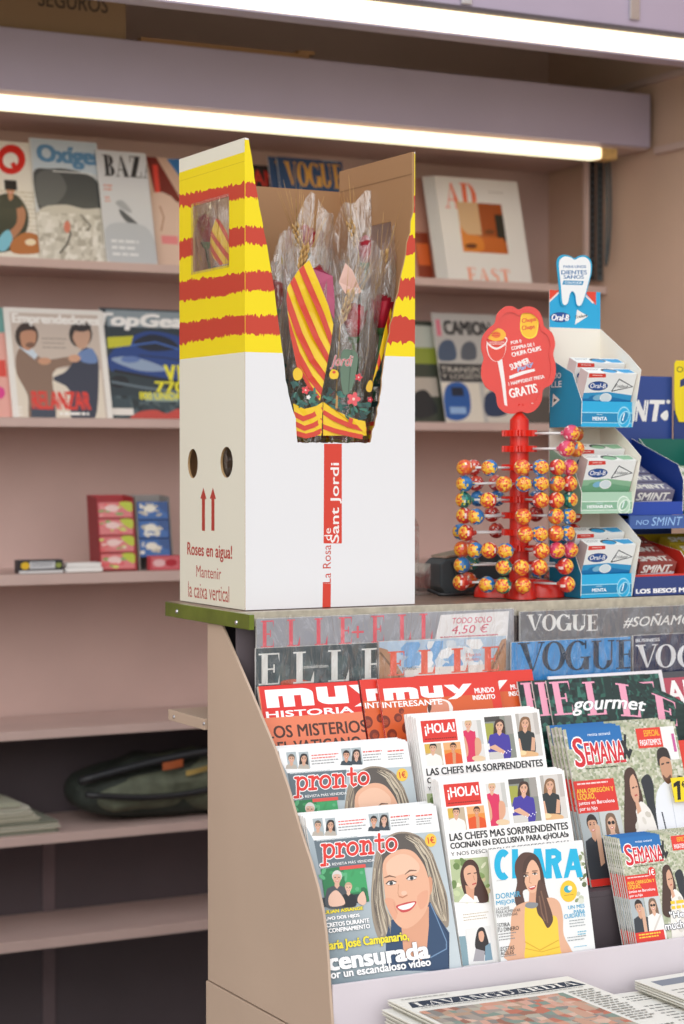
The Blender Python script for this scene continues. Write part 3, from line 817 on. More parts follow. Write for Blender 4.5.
def confine(p, me_):
    q = Vector(p)
    q.x = max(BX0+TC+.0015, min(BX1-TC-.0015, q.x)); q.y = min(BY1-TC-.0015, q.y)
    if q.y < BY0+TC+.0012: q.y = BY0+TC+.0012
    for k, (a, b) in enumerate(AXES):
        if k == me_: continue
        f = lambda A: A[0]+(A[1]-A[0])*((q.z-A[0].z)/(A[1].z-A[0].z))
        c0, c1 = f(AXES[me_]), f((a, b)); d = c1-c0; d.z = 0
        if d.length < 1e-5: continue
        n = d.normalized(); over = (q-(c0+c1)/2).dot(n)+.0012
        if over > 0: q -= n*over
    q.x = max(BX0+TC+.0015, min(BX1-TC-.0015, q.x)); q.y = max(BY0+TC+.0012, min(BY1-TC-.0015, q.y))
    return q
def wrapped_rose(idx, r0, r1, label, seed, bloom=None, ear=None, band=True, flag=None, top=.10, zb=None):
    p0, p1 = AXES[idx]
    e = empty('wrapped_rose', p0, label=label, cat='flower', group='roses wrapped in cellophane')
    g = random.Random(seed); ax = p1-p0
    def cone(a, t, k=1.0):
        c = p0+ax*t; r = (r0+(r1-r0)*t)*k
        w = 1+.07*math.sin(3*a+seed)*t+.05*math.sin(7*a+2*seed)*t
        return Vector((c.x+r*w*math.cos(a), c.y+r*.8*w*math.sin(a), c.z))
    mb = MB()
    def cf(u, v):
        a = -math.pi/2+2*math.pi*u*.985
        t = v*(1+top*(.35*math.sin(2*a+seed)+.65*math.sin(a*1+.6*seed)+.2*math.sin(5*a))) if v > .6 else v
        if v > .6: t = .6+(v-.6)*(1+2.2*top*(.5*math.sin(2*a+seed)+.6*math.sin(a+.6*seed)+.25*math.sin(6*a)))
        return cone(a, t, 1+.03*math.sin(9*a+20*v))
    mb.grid(cf, 40, 14); mb.v = [confine(q, idx) for q in mb.v]; mb.build('cellophane', M['film'], e, smooth=True)
    bl = Vector(bloom) if bloom else p0+ax*.72
    s = .031 if idx in (1, 2) else .026
    mb = MB(); rose_bloom(mb, bl, s, seed); mb.v = [confine(q, idx) for q in mb.v]; mb.build('rose_bloom', M['petal'], e, smooth=True)
    mb = MB(); mb.tube([p0+Vector((0, 0, .004)), p0+ax*.4, bl+Vector((0, 0, -.012))], .0028, 8)
    mb.lathe([(.001, -.010), (.007, -.006), (.011, .002)], 8, mx=Matrix.Translation(bl+Vector((0, 0, -.004))), cap=False)
    mb.v = [confine(q, idx) for q in mb.v]
    mb.build('stem', M['stem'], e, smooth=True)
    for i in range(2):
        a = g.uniform(-2.6, -.5); st = p0+ax*(.52+.1*i); dr = Vector((math.cos(a), math.sin(a)*.7, 0))
        def lf(u, v, st=st, dr=dr):
            w = .019*max(0, math.sin(math.pi*min(1, v)))**.8
            sd = Vector((-dr.y, dr.x, 0))
            return st+dr*(.018*v)+Vector((0, 0, .062*v))+sd*(u-.5)*2*w*.8+dr*.004*(abs(u-.5)*2)**2
        m2 = MB(); m2.grid(lf, 4, 7); m2.v = [confine(q, idx) for q in m2.v]; m2.build('leaf', M['leaf'], e, smooth=True)
    if ear: wheat(ear[0], ear[1], e, seed, idx=idx)
    if band and idx > 1:
        zz = zb or 1.452
        t0 = (zz-p0.z)/ax.z; t1 = (zz+.040-p0.z)/ax.z
        mb = MB(); n, m = 40, 12
        for i in range(n):
            for j in range(m):
                u0_, u1_ = i/n, (i+1)/n
                wv = lambda u: .10*math.sin(2*math.pi*u*2+seed)+.25*math.sin(2*math.pi*u+seed)
                col = 'F3C81E' if int((j/m*3.0+3)*2) % 2 == 0 else 'D6341F'
                t_ = lambda u, k: t0-.02+(t1-t0)*(k/m)+wv(u)*(t1-t0)*.5
                mb.face([cone(2*math.pi*u0_, t_(u0_, j), 1.05), cone(2*math.pi*u1_, t_(u1_, j), 1.05), cone(2*math.pi*u1_, t_(u1_, j+1), 1.05), cone(2*math.pi*u0_, t_(u0_, j+1), 1.05)], col=col)
        mb.v = [confine(q, idx) for q in mb.v]; mb.build('striped_band', M['wrapper'], e)
        mb = MB()
        for i in range(60):
            a = g.uniform(-math.pi, 0.2); t = t1+g.uniform(.03, .30)*(.18/ax.z)*1.6
            kind = g.random()
            col = g.choice(['1F4A44', '2C6157', '29513A', '17393A']) if kind < .6 else g.choice(['D8344A', 'E8566A', 'F2C21E', 'E9F0EC'])
            L = g.uniform(.006, .013) if kind < .6 else g.uniform(.0025, .0045); wd = L*.35 if kind < .6 else L
            rot = g.uniform(0, math.pi); r = (r0+(r1-r0)*t)
            pts = []
            for k in range(9):
                an = 2*math.pi*k/9; du = L*math.cos(an); dv = wd*math.sin(an)
                x = du*math.cos(rot)-dv*math.sin(rot); y = du*math.sin(rot)+dv*math.cos(rot)
                pts.append(cone(a+x/r, t+y/ax.z, 1.06+.0012*i))
            mb.face(pts, col=col)
        mb.v = [confine(q, idx) for q in mb.v]; mb.build('printed_flowers', M['wrapper'], e)
    return e
bz = BZ0+TC+.001
yy = 2.765
xa = at(310, 440, Y=yy).x; xb = at(348, 440, Y=yy).x
def tp(px, py, y): return tuple(at(px, py, Y=y))
AXES[:] = [(Vector((xa, 2.765, bz)), Vector(tp(303, 262, 2.775))),
        (Vector((xb-.004, 2.765, bz)), Vector(tp(350, 272, 2.772))),
        (Vector((xb+.020, 2.785, bz)), Vector(tp(384, 262, 2.80))),
        (Vector((xa-.035, 2.80, bz)), Vector(tp(277, 262, 2.805))),
        (Vector((xa+.01, 2.865, bz)), Vector(tp(305, 236, 2.875))),
        (Vector((xb+.01, 2.875, bz)), Vector(tp(362, 232, 2.885))),
        (Vector((BX0+.062, 2.88, bz)), Vector((BX0+.066, 2.885, 1.80)))]
A = wrapped_rose(0, .012, .050, 'wrapped rose with a big yellow and red striped flag, front left in the box', 1, bloom=tp(322, 292, 2.80), ear=(tp(300, 272, 2.775), tp(306, 246, 2.775)))
B = wrapped_rose(1, .012, .052, 'wrapped rose with an open dark red bloom and a tall wheat ear in front', 2, bloom=tp(354, 336, 2.762), ear=(tp(340, 326, 2.748), tp(352, 290, 2.748)))
Cc = wrapped_rose(2, .010, .046, 'wrapped rose at the right edge of the opening, slim red bud beside a wheat ear', 3, bloom=tp(381, 327, 2.768), ear=(tp(374, 292, 2.765), tp(386, 250, 2.765)))
D = wrapped_rose(3, .010, .040, 'wrapped rose at the left edge of the opening with a green leaf', 4, bloom=tp(275, 308, 2.80), zb=1.47)
E_ = wrapped_rose(4, .010, .048, 'wrapped rose standing behind the striped flag bunch', 5, bloom=tp(305, 252, 2.87), ear=(tp(300, 250, 2.85), tp(296, 226, 2.85)))
F_ = wrapped_rose(5, .010, .050, 'wrapped rose at the back of the box beneath the brown cardboard corner', 6, bloom=tp(366, 262, 2.86), ear=(tp(358, 250, 2.86), tp(350, 222, 2.86)))
G_ = wrapped_rose(6, .010, .040, 'wrapped rose seen through the film window in the left side of the box', 7, bloom=(BX0+.045, at(205, 235, X=BX0+.045).y, at(205, 235, X=BX0+.045).z-.01), ear=None, zb=1.60)
# striped flags
def flag(parent, y, pts, stripes, ox, oy, sc, w, bend, fr=None):
    fr = fr or Frame((BX0, y, BZ1), (1, 0, 0), (0, 0, -1))
    S = Sheet(fr, 1, 1, ox, oy, sc); o = [S.q(p) for p in pts]; S.clip = [o]
    S.poly(pts, 'F5CE1B')
    for st in stripes: S.stroke(st, w, 'D43A20')
    cu = sum(p[0] for p in o)/len(o)
    mb = MB(); S.step = 4e-5
    S.emit(mb, lambda u, v, h: fr.P(u, v, h)-fr.n*bend*((u-cu)/.04)**2)
    return mb.build('striped_flag', M['wrapper'], parent)
almond = [(210, 255), (250, 345), (295, 445), (325, 540), (308, 620), (290, 740), (266, 868), (205, 800), (160, 715), (132, 560), (120, 420), (124, 370), (165, 300)]
st = [[(165, 255), (182, 300), (218, 385), (266, 490), (306, 590), (330, 650)], [(130, 310), (147, 350), (183, 450), (242, 590), (298, 685), (330, 730)],
      [(112, 390), (128, 440), (170, 570), (222, 682), (285, 765), (310, 790)], [(108, 470), (124, 530), (160, 655), (215, 758), (278, 835), (300, 850)], [(112, 550), (130, 610), (165, 725), (212, 805), (250, 850)]]
flag(A, 2.716+.012, almond, st, 260, 200, 4.27, 25, .006)
gf = [(330, 420), (390, 275), (430, 300), (490, 400), (520, 540), (505, 720), (430, 735), (350, 650), (325, 560)]
gs = [[(380, 250), (430, 330), (490, 450), (530, 540)], [(320, 400), (390, 500), (470, 610), (520, 680)], [(310, 520), (370, 620), (450, 740)]]
flag(G_, 0, gf, gs, 176, 190, 9.77, 23, .002, Frame((BX0+.016, BY1, BZ1), (0, -1, 0), (0, 0, -1)))

# printed film sleeves of the two front bunches, pressed flat against the torn opening
def sleeve(parent, y, outline, art, bend=.003):
    fr = Frame((BX0, y, BZ1), (1, 0, 0), (0, 0, -1))
    S = Sheet(fr, 1, 1, 260, 200, 4.27); o = [S.q(p) for p in outline]; tr = tessellate_polygon([[Vector((p[0], p[1], 0)) for p in o]])
    us = [p[0] for p in o]; S.clip = [[(min(us), 0), (max(us), 0), (max(us), 1), (min(us), 1)]]
    art(S); S.step = 3e-5
    cu = sum(p[0] for p in o)/len(o); mb = MB()
    S.emit(mb, lambda u, v, h: fr.P(u, v, h-.0005)-fr.n*bend*((u-cu)/.04)**2)
    return mb.build('printed_sleeve', M['wrapper'], parent)
def leafy(S, pts, cols, L=15, seed=2):
    g = random.Random(seed)
    for x, y in pts:
        for k in range(4): S.ell(x+g.uniform(-12, 12), y+g.uniform(-12, 12), L*g.uniform(.7, 1.2), L*.34, g.choice(cols), 9, g.uniform(0, 180))
def star(S, x, y, r, c, c2='F6D5C8'):
    for k in range(5): S.ell(x+r*.5*math.cos(k*1.257), y+r*.5*math.sin(k*1.257), r*.55, r*.36, c, 9, k*72)
    S.ell(x, y, r*.22, r*.22, c2, 8)
DG = ['1F4F4A', '2B655C', '17403E', '3B7A6A']
def artA(S):
    leafy(S, [(150, 830), (172, 865), (215, 855), (240, 872), (152, 795), (190, 880), (225, 825)], DG, 17)
    S.smooth([(142, 735), (160, 715), (182, 735), (176, 765), (150, 768)], 'F0C722'); star(S, 195, 812, 18, 'E2484F'); star(S, 207, 842, 10, 'EDEFEA')
    S.poly([(143, 868), (190, 892), (240, 880), (270, 862), (264, 1006), (158, 1006)], 'F6CC1C')
    for pts in ([(143, 912), (185, 934), (225, 920), (270, 893)], [(150, 955), (190, 975), (230, 962), (268, 940)], [(156, 996), (196, 1008), (232, 1000), (266, 984)]): S.stroke(pts, 19, 'D8402A')
def artB(S):
    S.smooth([(350, 650), (385, 640), (418, 660), (412, 740), (390, 810), (360, 830), (345, 760)], '5F7B66'); S.stroke([(392, 650), (378, 820)], 4, '48614E')
    leafy(S, [(295, 850), (318, 872), (350, 890), (400, 905), (432, 875), (452, 905), (345, 835), (300, 815), (440, 925), (380, 925), (470, 870)], DG, 18, 5)
    star(S, 400, 850, 30, 'E65A62'); star(S, 422, 757, 17, 'DC3F4C'); star(S, 474, 852, 13, 'D8344A'); S.smooth([(298, 745), (312, 722), (336, 735), (332, 760), (308, 764)], 'F0C722'); S.ell(318, 735, 7, 6, 'D8402A'); S.smooth([(455, 800), (470, 770), (486, 780), (480, 815), (462, 818)], 'EDBE2A')
    S.stroke([(330, 835), (328, 890)], 9, 'B98A50')
    S.otext('Jordi', 302, 662, 398, 722, 'C93A44', 'F3E6E4', 1.4, 0, .4)
    S.poly([(276, 862), (330, 902), (390, 930), (452, 945), (458, 1006), (266, 1006)], 'F6CC1C')
    for pts in ([(274, 905), (320, 935), (380, 962), (458, 982)], [(268, 965), (320, 985), (380, 1000), (440, 1012)], [(390, 932), (382, 965)]): S.stroke(pts, 18, 'D8402A')
sleeve(A, BY0+TC+.0035, [(130, 700), (271, 700), (271, 1006), (130, 1006)], artA)
sleeve(B, BY0+TC+.0040, [(274, 640), (490, 640), (490, 1006), (274, 1006)], artB)
# further sheets inside the bunches: pink tissue, pale tissue, another striped flag
def tissue(parent, y, pts, col, name, stripes=()):
    fr = Frame((BX0, y, BZ1), (1, 0, 0), (0, 0, -1)); S = Sheet(fr, 1, 1, 260, 200, 4.27); o = [S.q(p) for p in pts]; S.clip = [o]; S.step = 4e-5
    S.poly(pts, col)
    for st_ in stripes: S.stroke(st_, 16, 'D8402A')
    cu = sum(p[0] for p in o)/len(o); mb = MB(); S.emit(mb, lambda u, v, h: fr.P(u, v, h)-fr.n*.004*((u-cu)/.02)**2)
    return mb.build(name, M['wrapper'], parent)
tissue(A, 2.742, [(222, 288), (268, 300), (312, 325), (322, 430), (320, 510), (290, 460), (250, 360)], 'B4486E', 'pink_tissue')
tissue(B, 2.752, [(365, 268), (395, 300), (440, 392), (410, 402), (365, 400), (340, 350)], 'E6BFB2', 'pale_tissue')
tissue(Cc, 2.7245, [(556, 440), (568, 480), (560, 560), (520, 680), (480, 790), (462, 800), (488, 690), (530, 560)], 'F3C81E', 'striped_flag', [[(540, 420), (560, 620)], [(500, 640), (520, 760)], [(470, 740), (490, 840)]])
# ------------------------------------------------------------------ magazines on the rack
ORD = ['front', 'second', 'third', 'fourth', 'fifth', 'sixth', 'seventh', 'eighth', 'ninth', 'tenth', 'eleventh', 'twelfth']
class Mag:
    """a magazine standing on a ledge: top corners read from the photo on the plane Y = ys + k*(z - .919)"""
    def __init__(s, tl, tr, ys, k, ledge, t=.0035, W=None, L=None):
        s.th = math.atan(k); c, sn = math.cos(s.th), math.sin(s.th)
        n = Vector((0, -c, sn)); o = Vector((0, ys, .919))
        def hit(p):
            d = FW + RT*((p[0]-342)/FPX) - UP*((p[1]-512)/FPX)
            return EYE+d*((o-EYE).dot(n)/d.dot(n))
        a = hit(tl); s.W = W or hit(tr).x-a.x
        s.L = L or (a.z-ledge-t*sn-.0006)/c
        s.O = a; s.t = t
        s.fr = Frame(a, (1, 0, 0), (0, -sn, -c))
        s.base = a+Vector((0, -sn, -c))*s.L
        s.rot = (-s.th, 0, 0)
    def sheet(s, ox='m', oy=0, sc=1): return Sheet(s.fr, s.W, s.L, ox, oy, sc)
def make_mag(m, S, name, label, cat='magazine', group=None, spine='F2F0EC', warp=None, back='E9E6E0', pages=True, ink='ink'):
    e = empty(name, m.base, m.rot, label, cat, group)
    W, L, t = m.W, m.L, m.t
    cv = MB(); c = .0003
    if warp is not None:
        cells = []
        for poly, col, h in S.items:
            us = [p[0] for p in poly]; vs = [p[1] for p in poly]
            for i in range(max(0, int(min(us)/W*16)), min(15, int(max(us)/W*16))+1):
                for j in range(max(0, int(min(vs)/L*16)), min(15, int(max(vs)/L*16))+1):
                    c_ = clip_poly(poly, [(W*i/16, L*j/16), (W*(i+1)/16, L*j/16), (W*(i+1)/16, L*(j+1)/16), (W*i/16, L*(j+1)/16)])
                    if len(c_) >= 3: cells.append((c_, col, h+6e-5))
        S.items = cells
    if warp is None:
        cv.box(0, W, 0, c, 0, L, col='FFFFFF'); P = lambda u, v, h: Vector((u, -h, L-v))
    else:
        P = lambda u, v, h: warp(u, v, h, W, L)
        cv.grid(lambda a, b: P(a*W, b*L, 0), 16, 16, col='FFFFFF')
    cv.box(0, c, c, t-c, 0, L, col=spine)
    if warp is None: cv.box(0, W, t-c, t, 0, L, col=back)
    else: cv.grid(lambda a, b: P(a*W, b*L, -t), 16, 16, col=back)
    S.emit(cv, P)
    cv.build('cover', M[ink], e, local=True)
    if pages and warp is not None:
        pg = MB(); n = 12
        f = lambda q: (lambda a, b: P(.0006+a*(W-.0018), .001+b*(L-.002), -q))
        pg.grid(f(c*1.6), n, n); pg.grid(f(t-c*1.6), n, n)
        for i in range(n):
            for A, B in (((i/n, 0), ((i+1)/n, 0)), ((1, i/n), (1, (i+1)/n))): pg.face([f(c*1.6)(*A), f(c*1.6)(*B), f(t-c*1.6)(*B), f(t-c*1.6)(*A)])
        pg.build('pages', M['pages'], e, local=True)
    elif pages:
        pg = MB(); pg.box(.0006, W-.0012, c*1.6, t-c*1.6, .001, L-.001); pg.build('pages', M['pages'], e, local=True)
    e['relief'] = S.h
    return e
def stack(e, m, n, label, gap=.0016, jx=.0015, jz=.0, group=None, dx=0, seed=3):
    """copies standing behind the front one"""
    g = random.Random(seed); nrm = Vector((0, 1/math.cos(m.th), 0)); up = Vector((0, math.sin(m.th), math.cos(m.th)))
    if group: e['group'] = group
    gap = max(gap, e['relief']+.0003)
    for i in range(1, n):
        dup(e, Vector(e.location)+nrm*(m.t+gap)*i+Vector((g.uniform(-jx, jx)+dx*i, 0, 0))+up*g.uniform(0, jz), label.replace('#', ORD[i]), group)
GR = 'D9DCD9'
# --- gossip weekly with a smiling blonde woman (two rows)
def art_pronto(S, o):
    S.view('m'); W, L = S.W, S.L
    S.rect(0, 0, W, L, ['A9B6BD', 'B9C6CC', 'C9D4D8', '6F838E'])
    S.view(270, 730, 3.42); K = 'FFFFFF'
    S.poly([(100, 285), (170, 270), (600, 250), (600, 345), (150, 378)], 'F4F5F5')
    for x, y, hr, sk in ((164, 331, '6B6258', 'D8A98E'), (207, 330, '2E2A2B', 'D2A489'), (355, 315, '2B2320', 'D6A084'), (390, 312, '39302C', 'D9AE97')):
        S.rect(x-19, y-27, x+19, y+32, 'AEB9BD'); bust(S, x, y-4, 14, sk, hr, '3B4650' if x > 300 else 'B9B1A6', long=x in (207, 390), body=2.5, wide=1.35)
    S.lines(233, 312, 328, 332, 2, 'E25A50', .5); S.lines(233, 332, 328, 352, 2, '9A9C9E', .5)
    S.lines(412, 296, 478, 306, 1, 'E25A50', .6); S.lines(412, 308, 478, 336, 3, '9A9C9E', .5)
    S.lines(498, 292, 556, 302, 1, 'E25A50', .6); S.lines(498, 305, 556, 330, 3, '9A9C9E', .5)
    S.poly([(150, 378), (355, 362), (350, 470), (168, 472)], '66757E')
    S.lines(158, 376, 300, 386, 1, 'C8D0D2', .6)
    S.view(360, 820, 6.83)
    S.smooth([(150, 150), (210, 100), (280, 80), (360, 90), (430, 130), (470, 190), (505, 270), (545, 380), (580, 470), (600, 560), (605, 720), (560, 720), (500, 640), (470, 560), (470, 400), (300, 300), (180, 300), (165, 560), (230, 700), (200, 790), (130, 810), (90, 700), (75, 560), (80, 430), (90, 320), (110, 220)], '9B8E7E')
    S.smooth([(160, 170), (230, 105), (300, 92), (370, 110), (440, 200), (480, 330), (470, 400), (300, 230), (200, 250), (165, 400), (150, 300)], '5D5651')
    for a in ([(100, 330), (95, 500), (120, 660), (150, 790)], [(130, 330), (125, 520), (160, 690), (185, 780)], [(330, 110), (430, 220), (490, 380), (545, 560), (585, 690)], [(370, 120), (460, 220), (520, 380), (570, 500)], [(480, 430), (510, 570), (570, 690)]): S.stroke(a, 12, 'CDC0A8')
    for a in ([(112, 330), (108, 520), (140, 720)], [(310, 100), (400, 180), (470, 330), (520, 500)], [(530, 430), (570, 560)]): S.stroke(a, 9, '74695E')
    S.poly([(205, 690), (290, 640), (480, 560), (520, 640), (610, 770), (610, 1030), (180, 1030), (175, 800)], '2F4A6B')
    S.poly([(280, 700), (470, 590), (470, 720), (455, 900), (420, 960), (300, 940)], 'DDA283')
    S.stroke([(480, 570), (520, 660), (590, 830), (590, 880), (480, 940)], 7, '6F8FB2'); S.stroke([(545, 690), (600, 780), (605, 1000)], 6, '1E3350')
    gh_ = random.Random(21)
    def lerp(P_, t):
        k = t*(len(P_)-1); j = min(len(P_)-2, int(k)); f = k-j; return (P_[j][0]+(P_[j+1][0]-P_[j][0])*f, P_[j][1]+(P_[j+1][1]-P_[j][1])*f)
    for outer, inner, cnt in (([(150, 170), (100, 300), (84, 430), (78, 560), (95, 700), (135, 800)], [(165, 240), (152, 360), (160, 480), (172, 590), (212, 690), (205, 785)], 26), ([(300, 85), (400, 110), (490, 220), (560, 420), (600, 560), (602, 715)], [(290, 120), (380, 180), (450, 290), (478, 420), (490, 560), (560, 700)], 34)):
        for q_ in range(cnt):
            w_ = gh_.random(); t0_ = gh_.uniform(0, .35); t1_ = gh_.uniform(.7, 1)
            pts_ = []
            for j_ in range(9):
                t_ = t0_+(t1_-t0_)*j_/8; a_, b_ = lerp(outer, t_), lerp(inner, t_); ww = min(1, max(0, w_+.05*math.sin(6*t_+q_)))
                pts_.append((a_[0]+(b_[0]-a_[0])*ww, a_[1]+(b_[1]-a_[1])*ww))
            S.stroke(pts_, [1]+[gh_.uniform(3, 6)]*7+[1], gh_.choice(['B9AA93', '877A6B', 'D8CCB6', '6B6158', 'A89A86', 'CFC3AC', '5D554F']))
    S.smooth([(465, 395), (490, 400), (492, 480), (470, 520), (455, 490)], 'D99C7C')
    S.smooth([(155, 300), (200, 235), (280, 200), (360, 215), (425, 290), (462, 380), (475, 470), (470, 560), (440, 640), (385, 705), (320, 742), (265, 725), (215, 660), (178, 560), (162, 440)], 'E9B495')
    S.smooth([(180, 300), (250, 240), (330, 240), (400, 300), (390, 360), (290, 370), (200, 390)], 'F0C4A8')
    S.smooth([(168, 540), (230, 545), (255, 620), (240, 680), (205, 640)], 'E5A88A'); S.smooth([(390, 520), (460, 480), (455, 570), (410, 610)], 'E5A88A')
    S.stroke([(165, 395), (200, 382), (245, 392)], [6, 10, 4], '7A5A48'); S.stroke([(305, 372), (340, 345), (385, 345)], [4, 10, 5], '7A5A48')
    for cx, cy, r in ((212, 432, -6), (352, 398, -14)):
        S.ell(cx, cy, 34, 15, 'F3EBE6', rot=r); S.ell(cx, cy, 13, 13, '4E5A60'); S.ell(cx, cy, 6, 7, '17181A')
        S.stroke([(cx-36, cy+6), (cx-16, cy-13), (cx+10, cy-17), (cx+36, cy-8)], 7, '3B2B26'); S.stroke([(cx-30, cy+11), (cx, cy+15), (cx+30, cy+4)], 4, 'A97861')
    S.stroke([(262, 440), (258, 500), (264, 522)], 6, 'D39A7C'); S.stroke([(264, 522), (290, 530), (322, 512)], 8, 'C28163'); S.ell(300, 500, 20, 16, 'F1C6AC')
    S.smooth([(245, 588), (290, 570), (330, 560), (382, 556), (370, 590), (335, 622), (290, 632), (262, 615)], 'CB4B4C')
    S.smooth([(260, 592), (320, 574), (374, 564), (345, 600), (300, 614), (272, 608)], 'FBF7F2')
    S.stroke([(230, 560), (236, 600), (255, 640)], 5, 'D79C7E')
    S.view(270, 730, 3.42)
    S.ell(549, 377, 20, 23, 'F6C94A'); S.text('1€', 537, 366, 562, 390, 'D8402F', .03)
    slab(S, 'pronto', 163, 396, 434, 440, 'E2392F', .24, 'FFFFFF', .07)
    S.otext('LA REVISTA MÁS VENDIDA', 190, 455, 356, 467, 'FFFFFF', '66757E', .3, .01)
    S.rect(172, 476, 330, 606, '2E7D4F'); S.rect(250, 480, 328, 560, '3FA465'); blotches(S, 176, 480, 326, 560, ['3C9A5E', '2A7349', '5DB37E'], 12, 14, 4)
    S.rect(176, 575, 328, 606, '263238')
    bust(S, 228, 506, 20, 'DFAF97', 'D9D5D0', '4A4F55', long=False, body=5, wide=1.8)
    bust(S, 267, 540, 15, 'E5BBA3', 'C9A78A', '20242B', long=False, body=4.2, wide=1.6)
    S.smooth([(200, 570), (225, 548), (250, 575), (252, 598), (205, 603)], 'E7BFA9'); S.smooth([(300, 570), (318, 552), (328, 585), (318, 600), (300, 590)], 'E7BFA9')
    S.rect(236, 468, 326, 480, 'E2564E'); 
    S.otext('JULIAN ASSANGE', 176, 619, 318, 635, 'F4E02B', '4F5D66', .6, .01, fat=.05)
    S.otext('TUVO DOS HIJOS', 176, 642, 306, 658, 'FFFFFF', '4F5D66', .6, .01, fat=.05)
    S.otext('SECRETOS DURANTE', 172, 663, 339, 679, 'FFFFFF', '4F5D66', .6, .01, fat=.05)
    S.otext('SU CONFINAMIENTO', 172, 683, 341, 699, 'FFFFFF', '4F5D66', .6, .01, fat=.05)
    S.otext('María José Campanario,', 176, 724, 475, 766, 'F6E431', '55636C', .8, .01, fat=.025)
    S.otext('censurada', 190, 764, 544, 828, 'FFFFFF', '6A7882', 1, .02, fat=.045)
    S.otext('por un escandaloso vídeo', 186, 826, 550, 864, 'FFFFFF', '55636C', .8, .01, fat=.025)
mW = Mag((311.7, 816.8), (436, 806.5), 2.482, .33, T4Z)
xr = mW.base.x+mW.W
m = mW; m.base.x = XI0+.0012; m.fr.O.x = m.base.x; m.W = xr-m.base.x
S = m.sheet(); S.step = 4e-6; art_pronto(S, 0)
gp = 'gossip weeklies with a smiling blonde woman, lower stack'
pron = make_mag(m, S, 'magazine', 'gossip magazine with smiling blonde woman in denim, front copy of the lowest left stack', group=gp)
stack(pron, m, 5, 'gossip magazine with blonde woman cover, # copy in the lowest left stack', group=gp, gap=.0012, jx=.0004, jz=.003)
m3 = Mag((286, 751), (415, 739), 2.537, .33, T3Z); m3.base.x = XI0+.0012
d = dup(pron, m3.base, 'gossip magazine with blonde woman, front copy of the upper left stack, half covered', 'gossip weeklies with a smiling blonde woman, upper stack')
nrm = Vector((0, 1/math.cos(m.th), 0))
upv = Vector((0, math.sin(m.th), math.cos(m.th)))
d.location = m3.base+upv*max(0, m3.L-m.L)*.0
for i in range(1, 6):
    dup(d, d.location+nrm*(m.t+max(.0012, d['relief']+.0003))*i+Vector((RND.uniform(0, .0008), 0, 0))+upv*RND.uniform(0, .003), 'gossip magazine with blonde woman, %s copy of the upper left stack' % ORD[i])

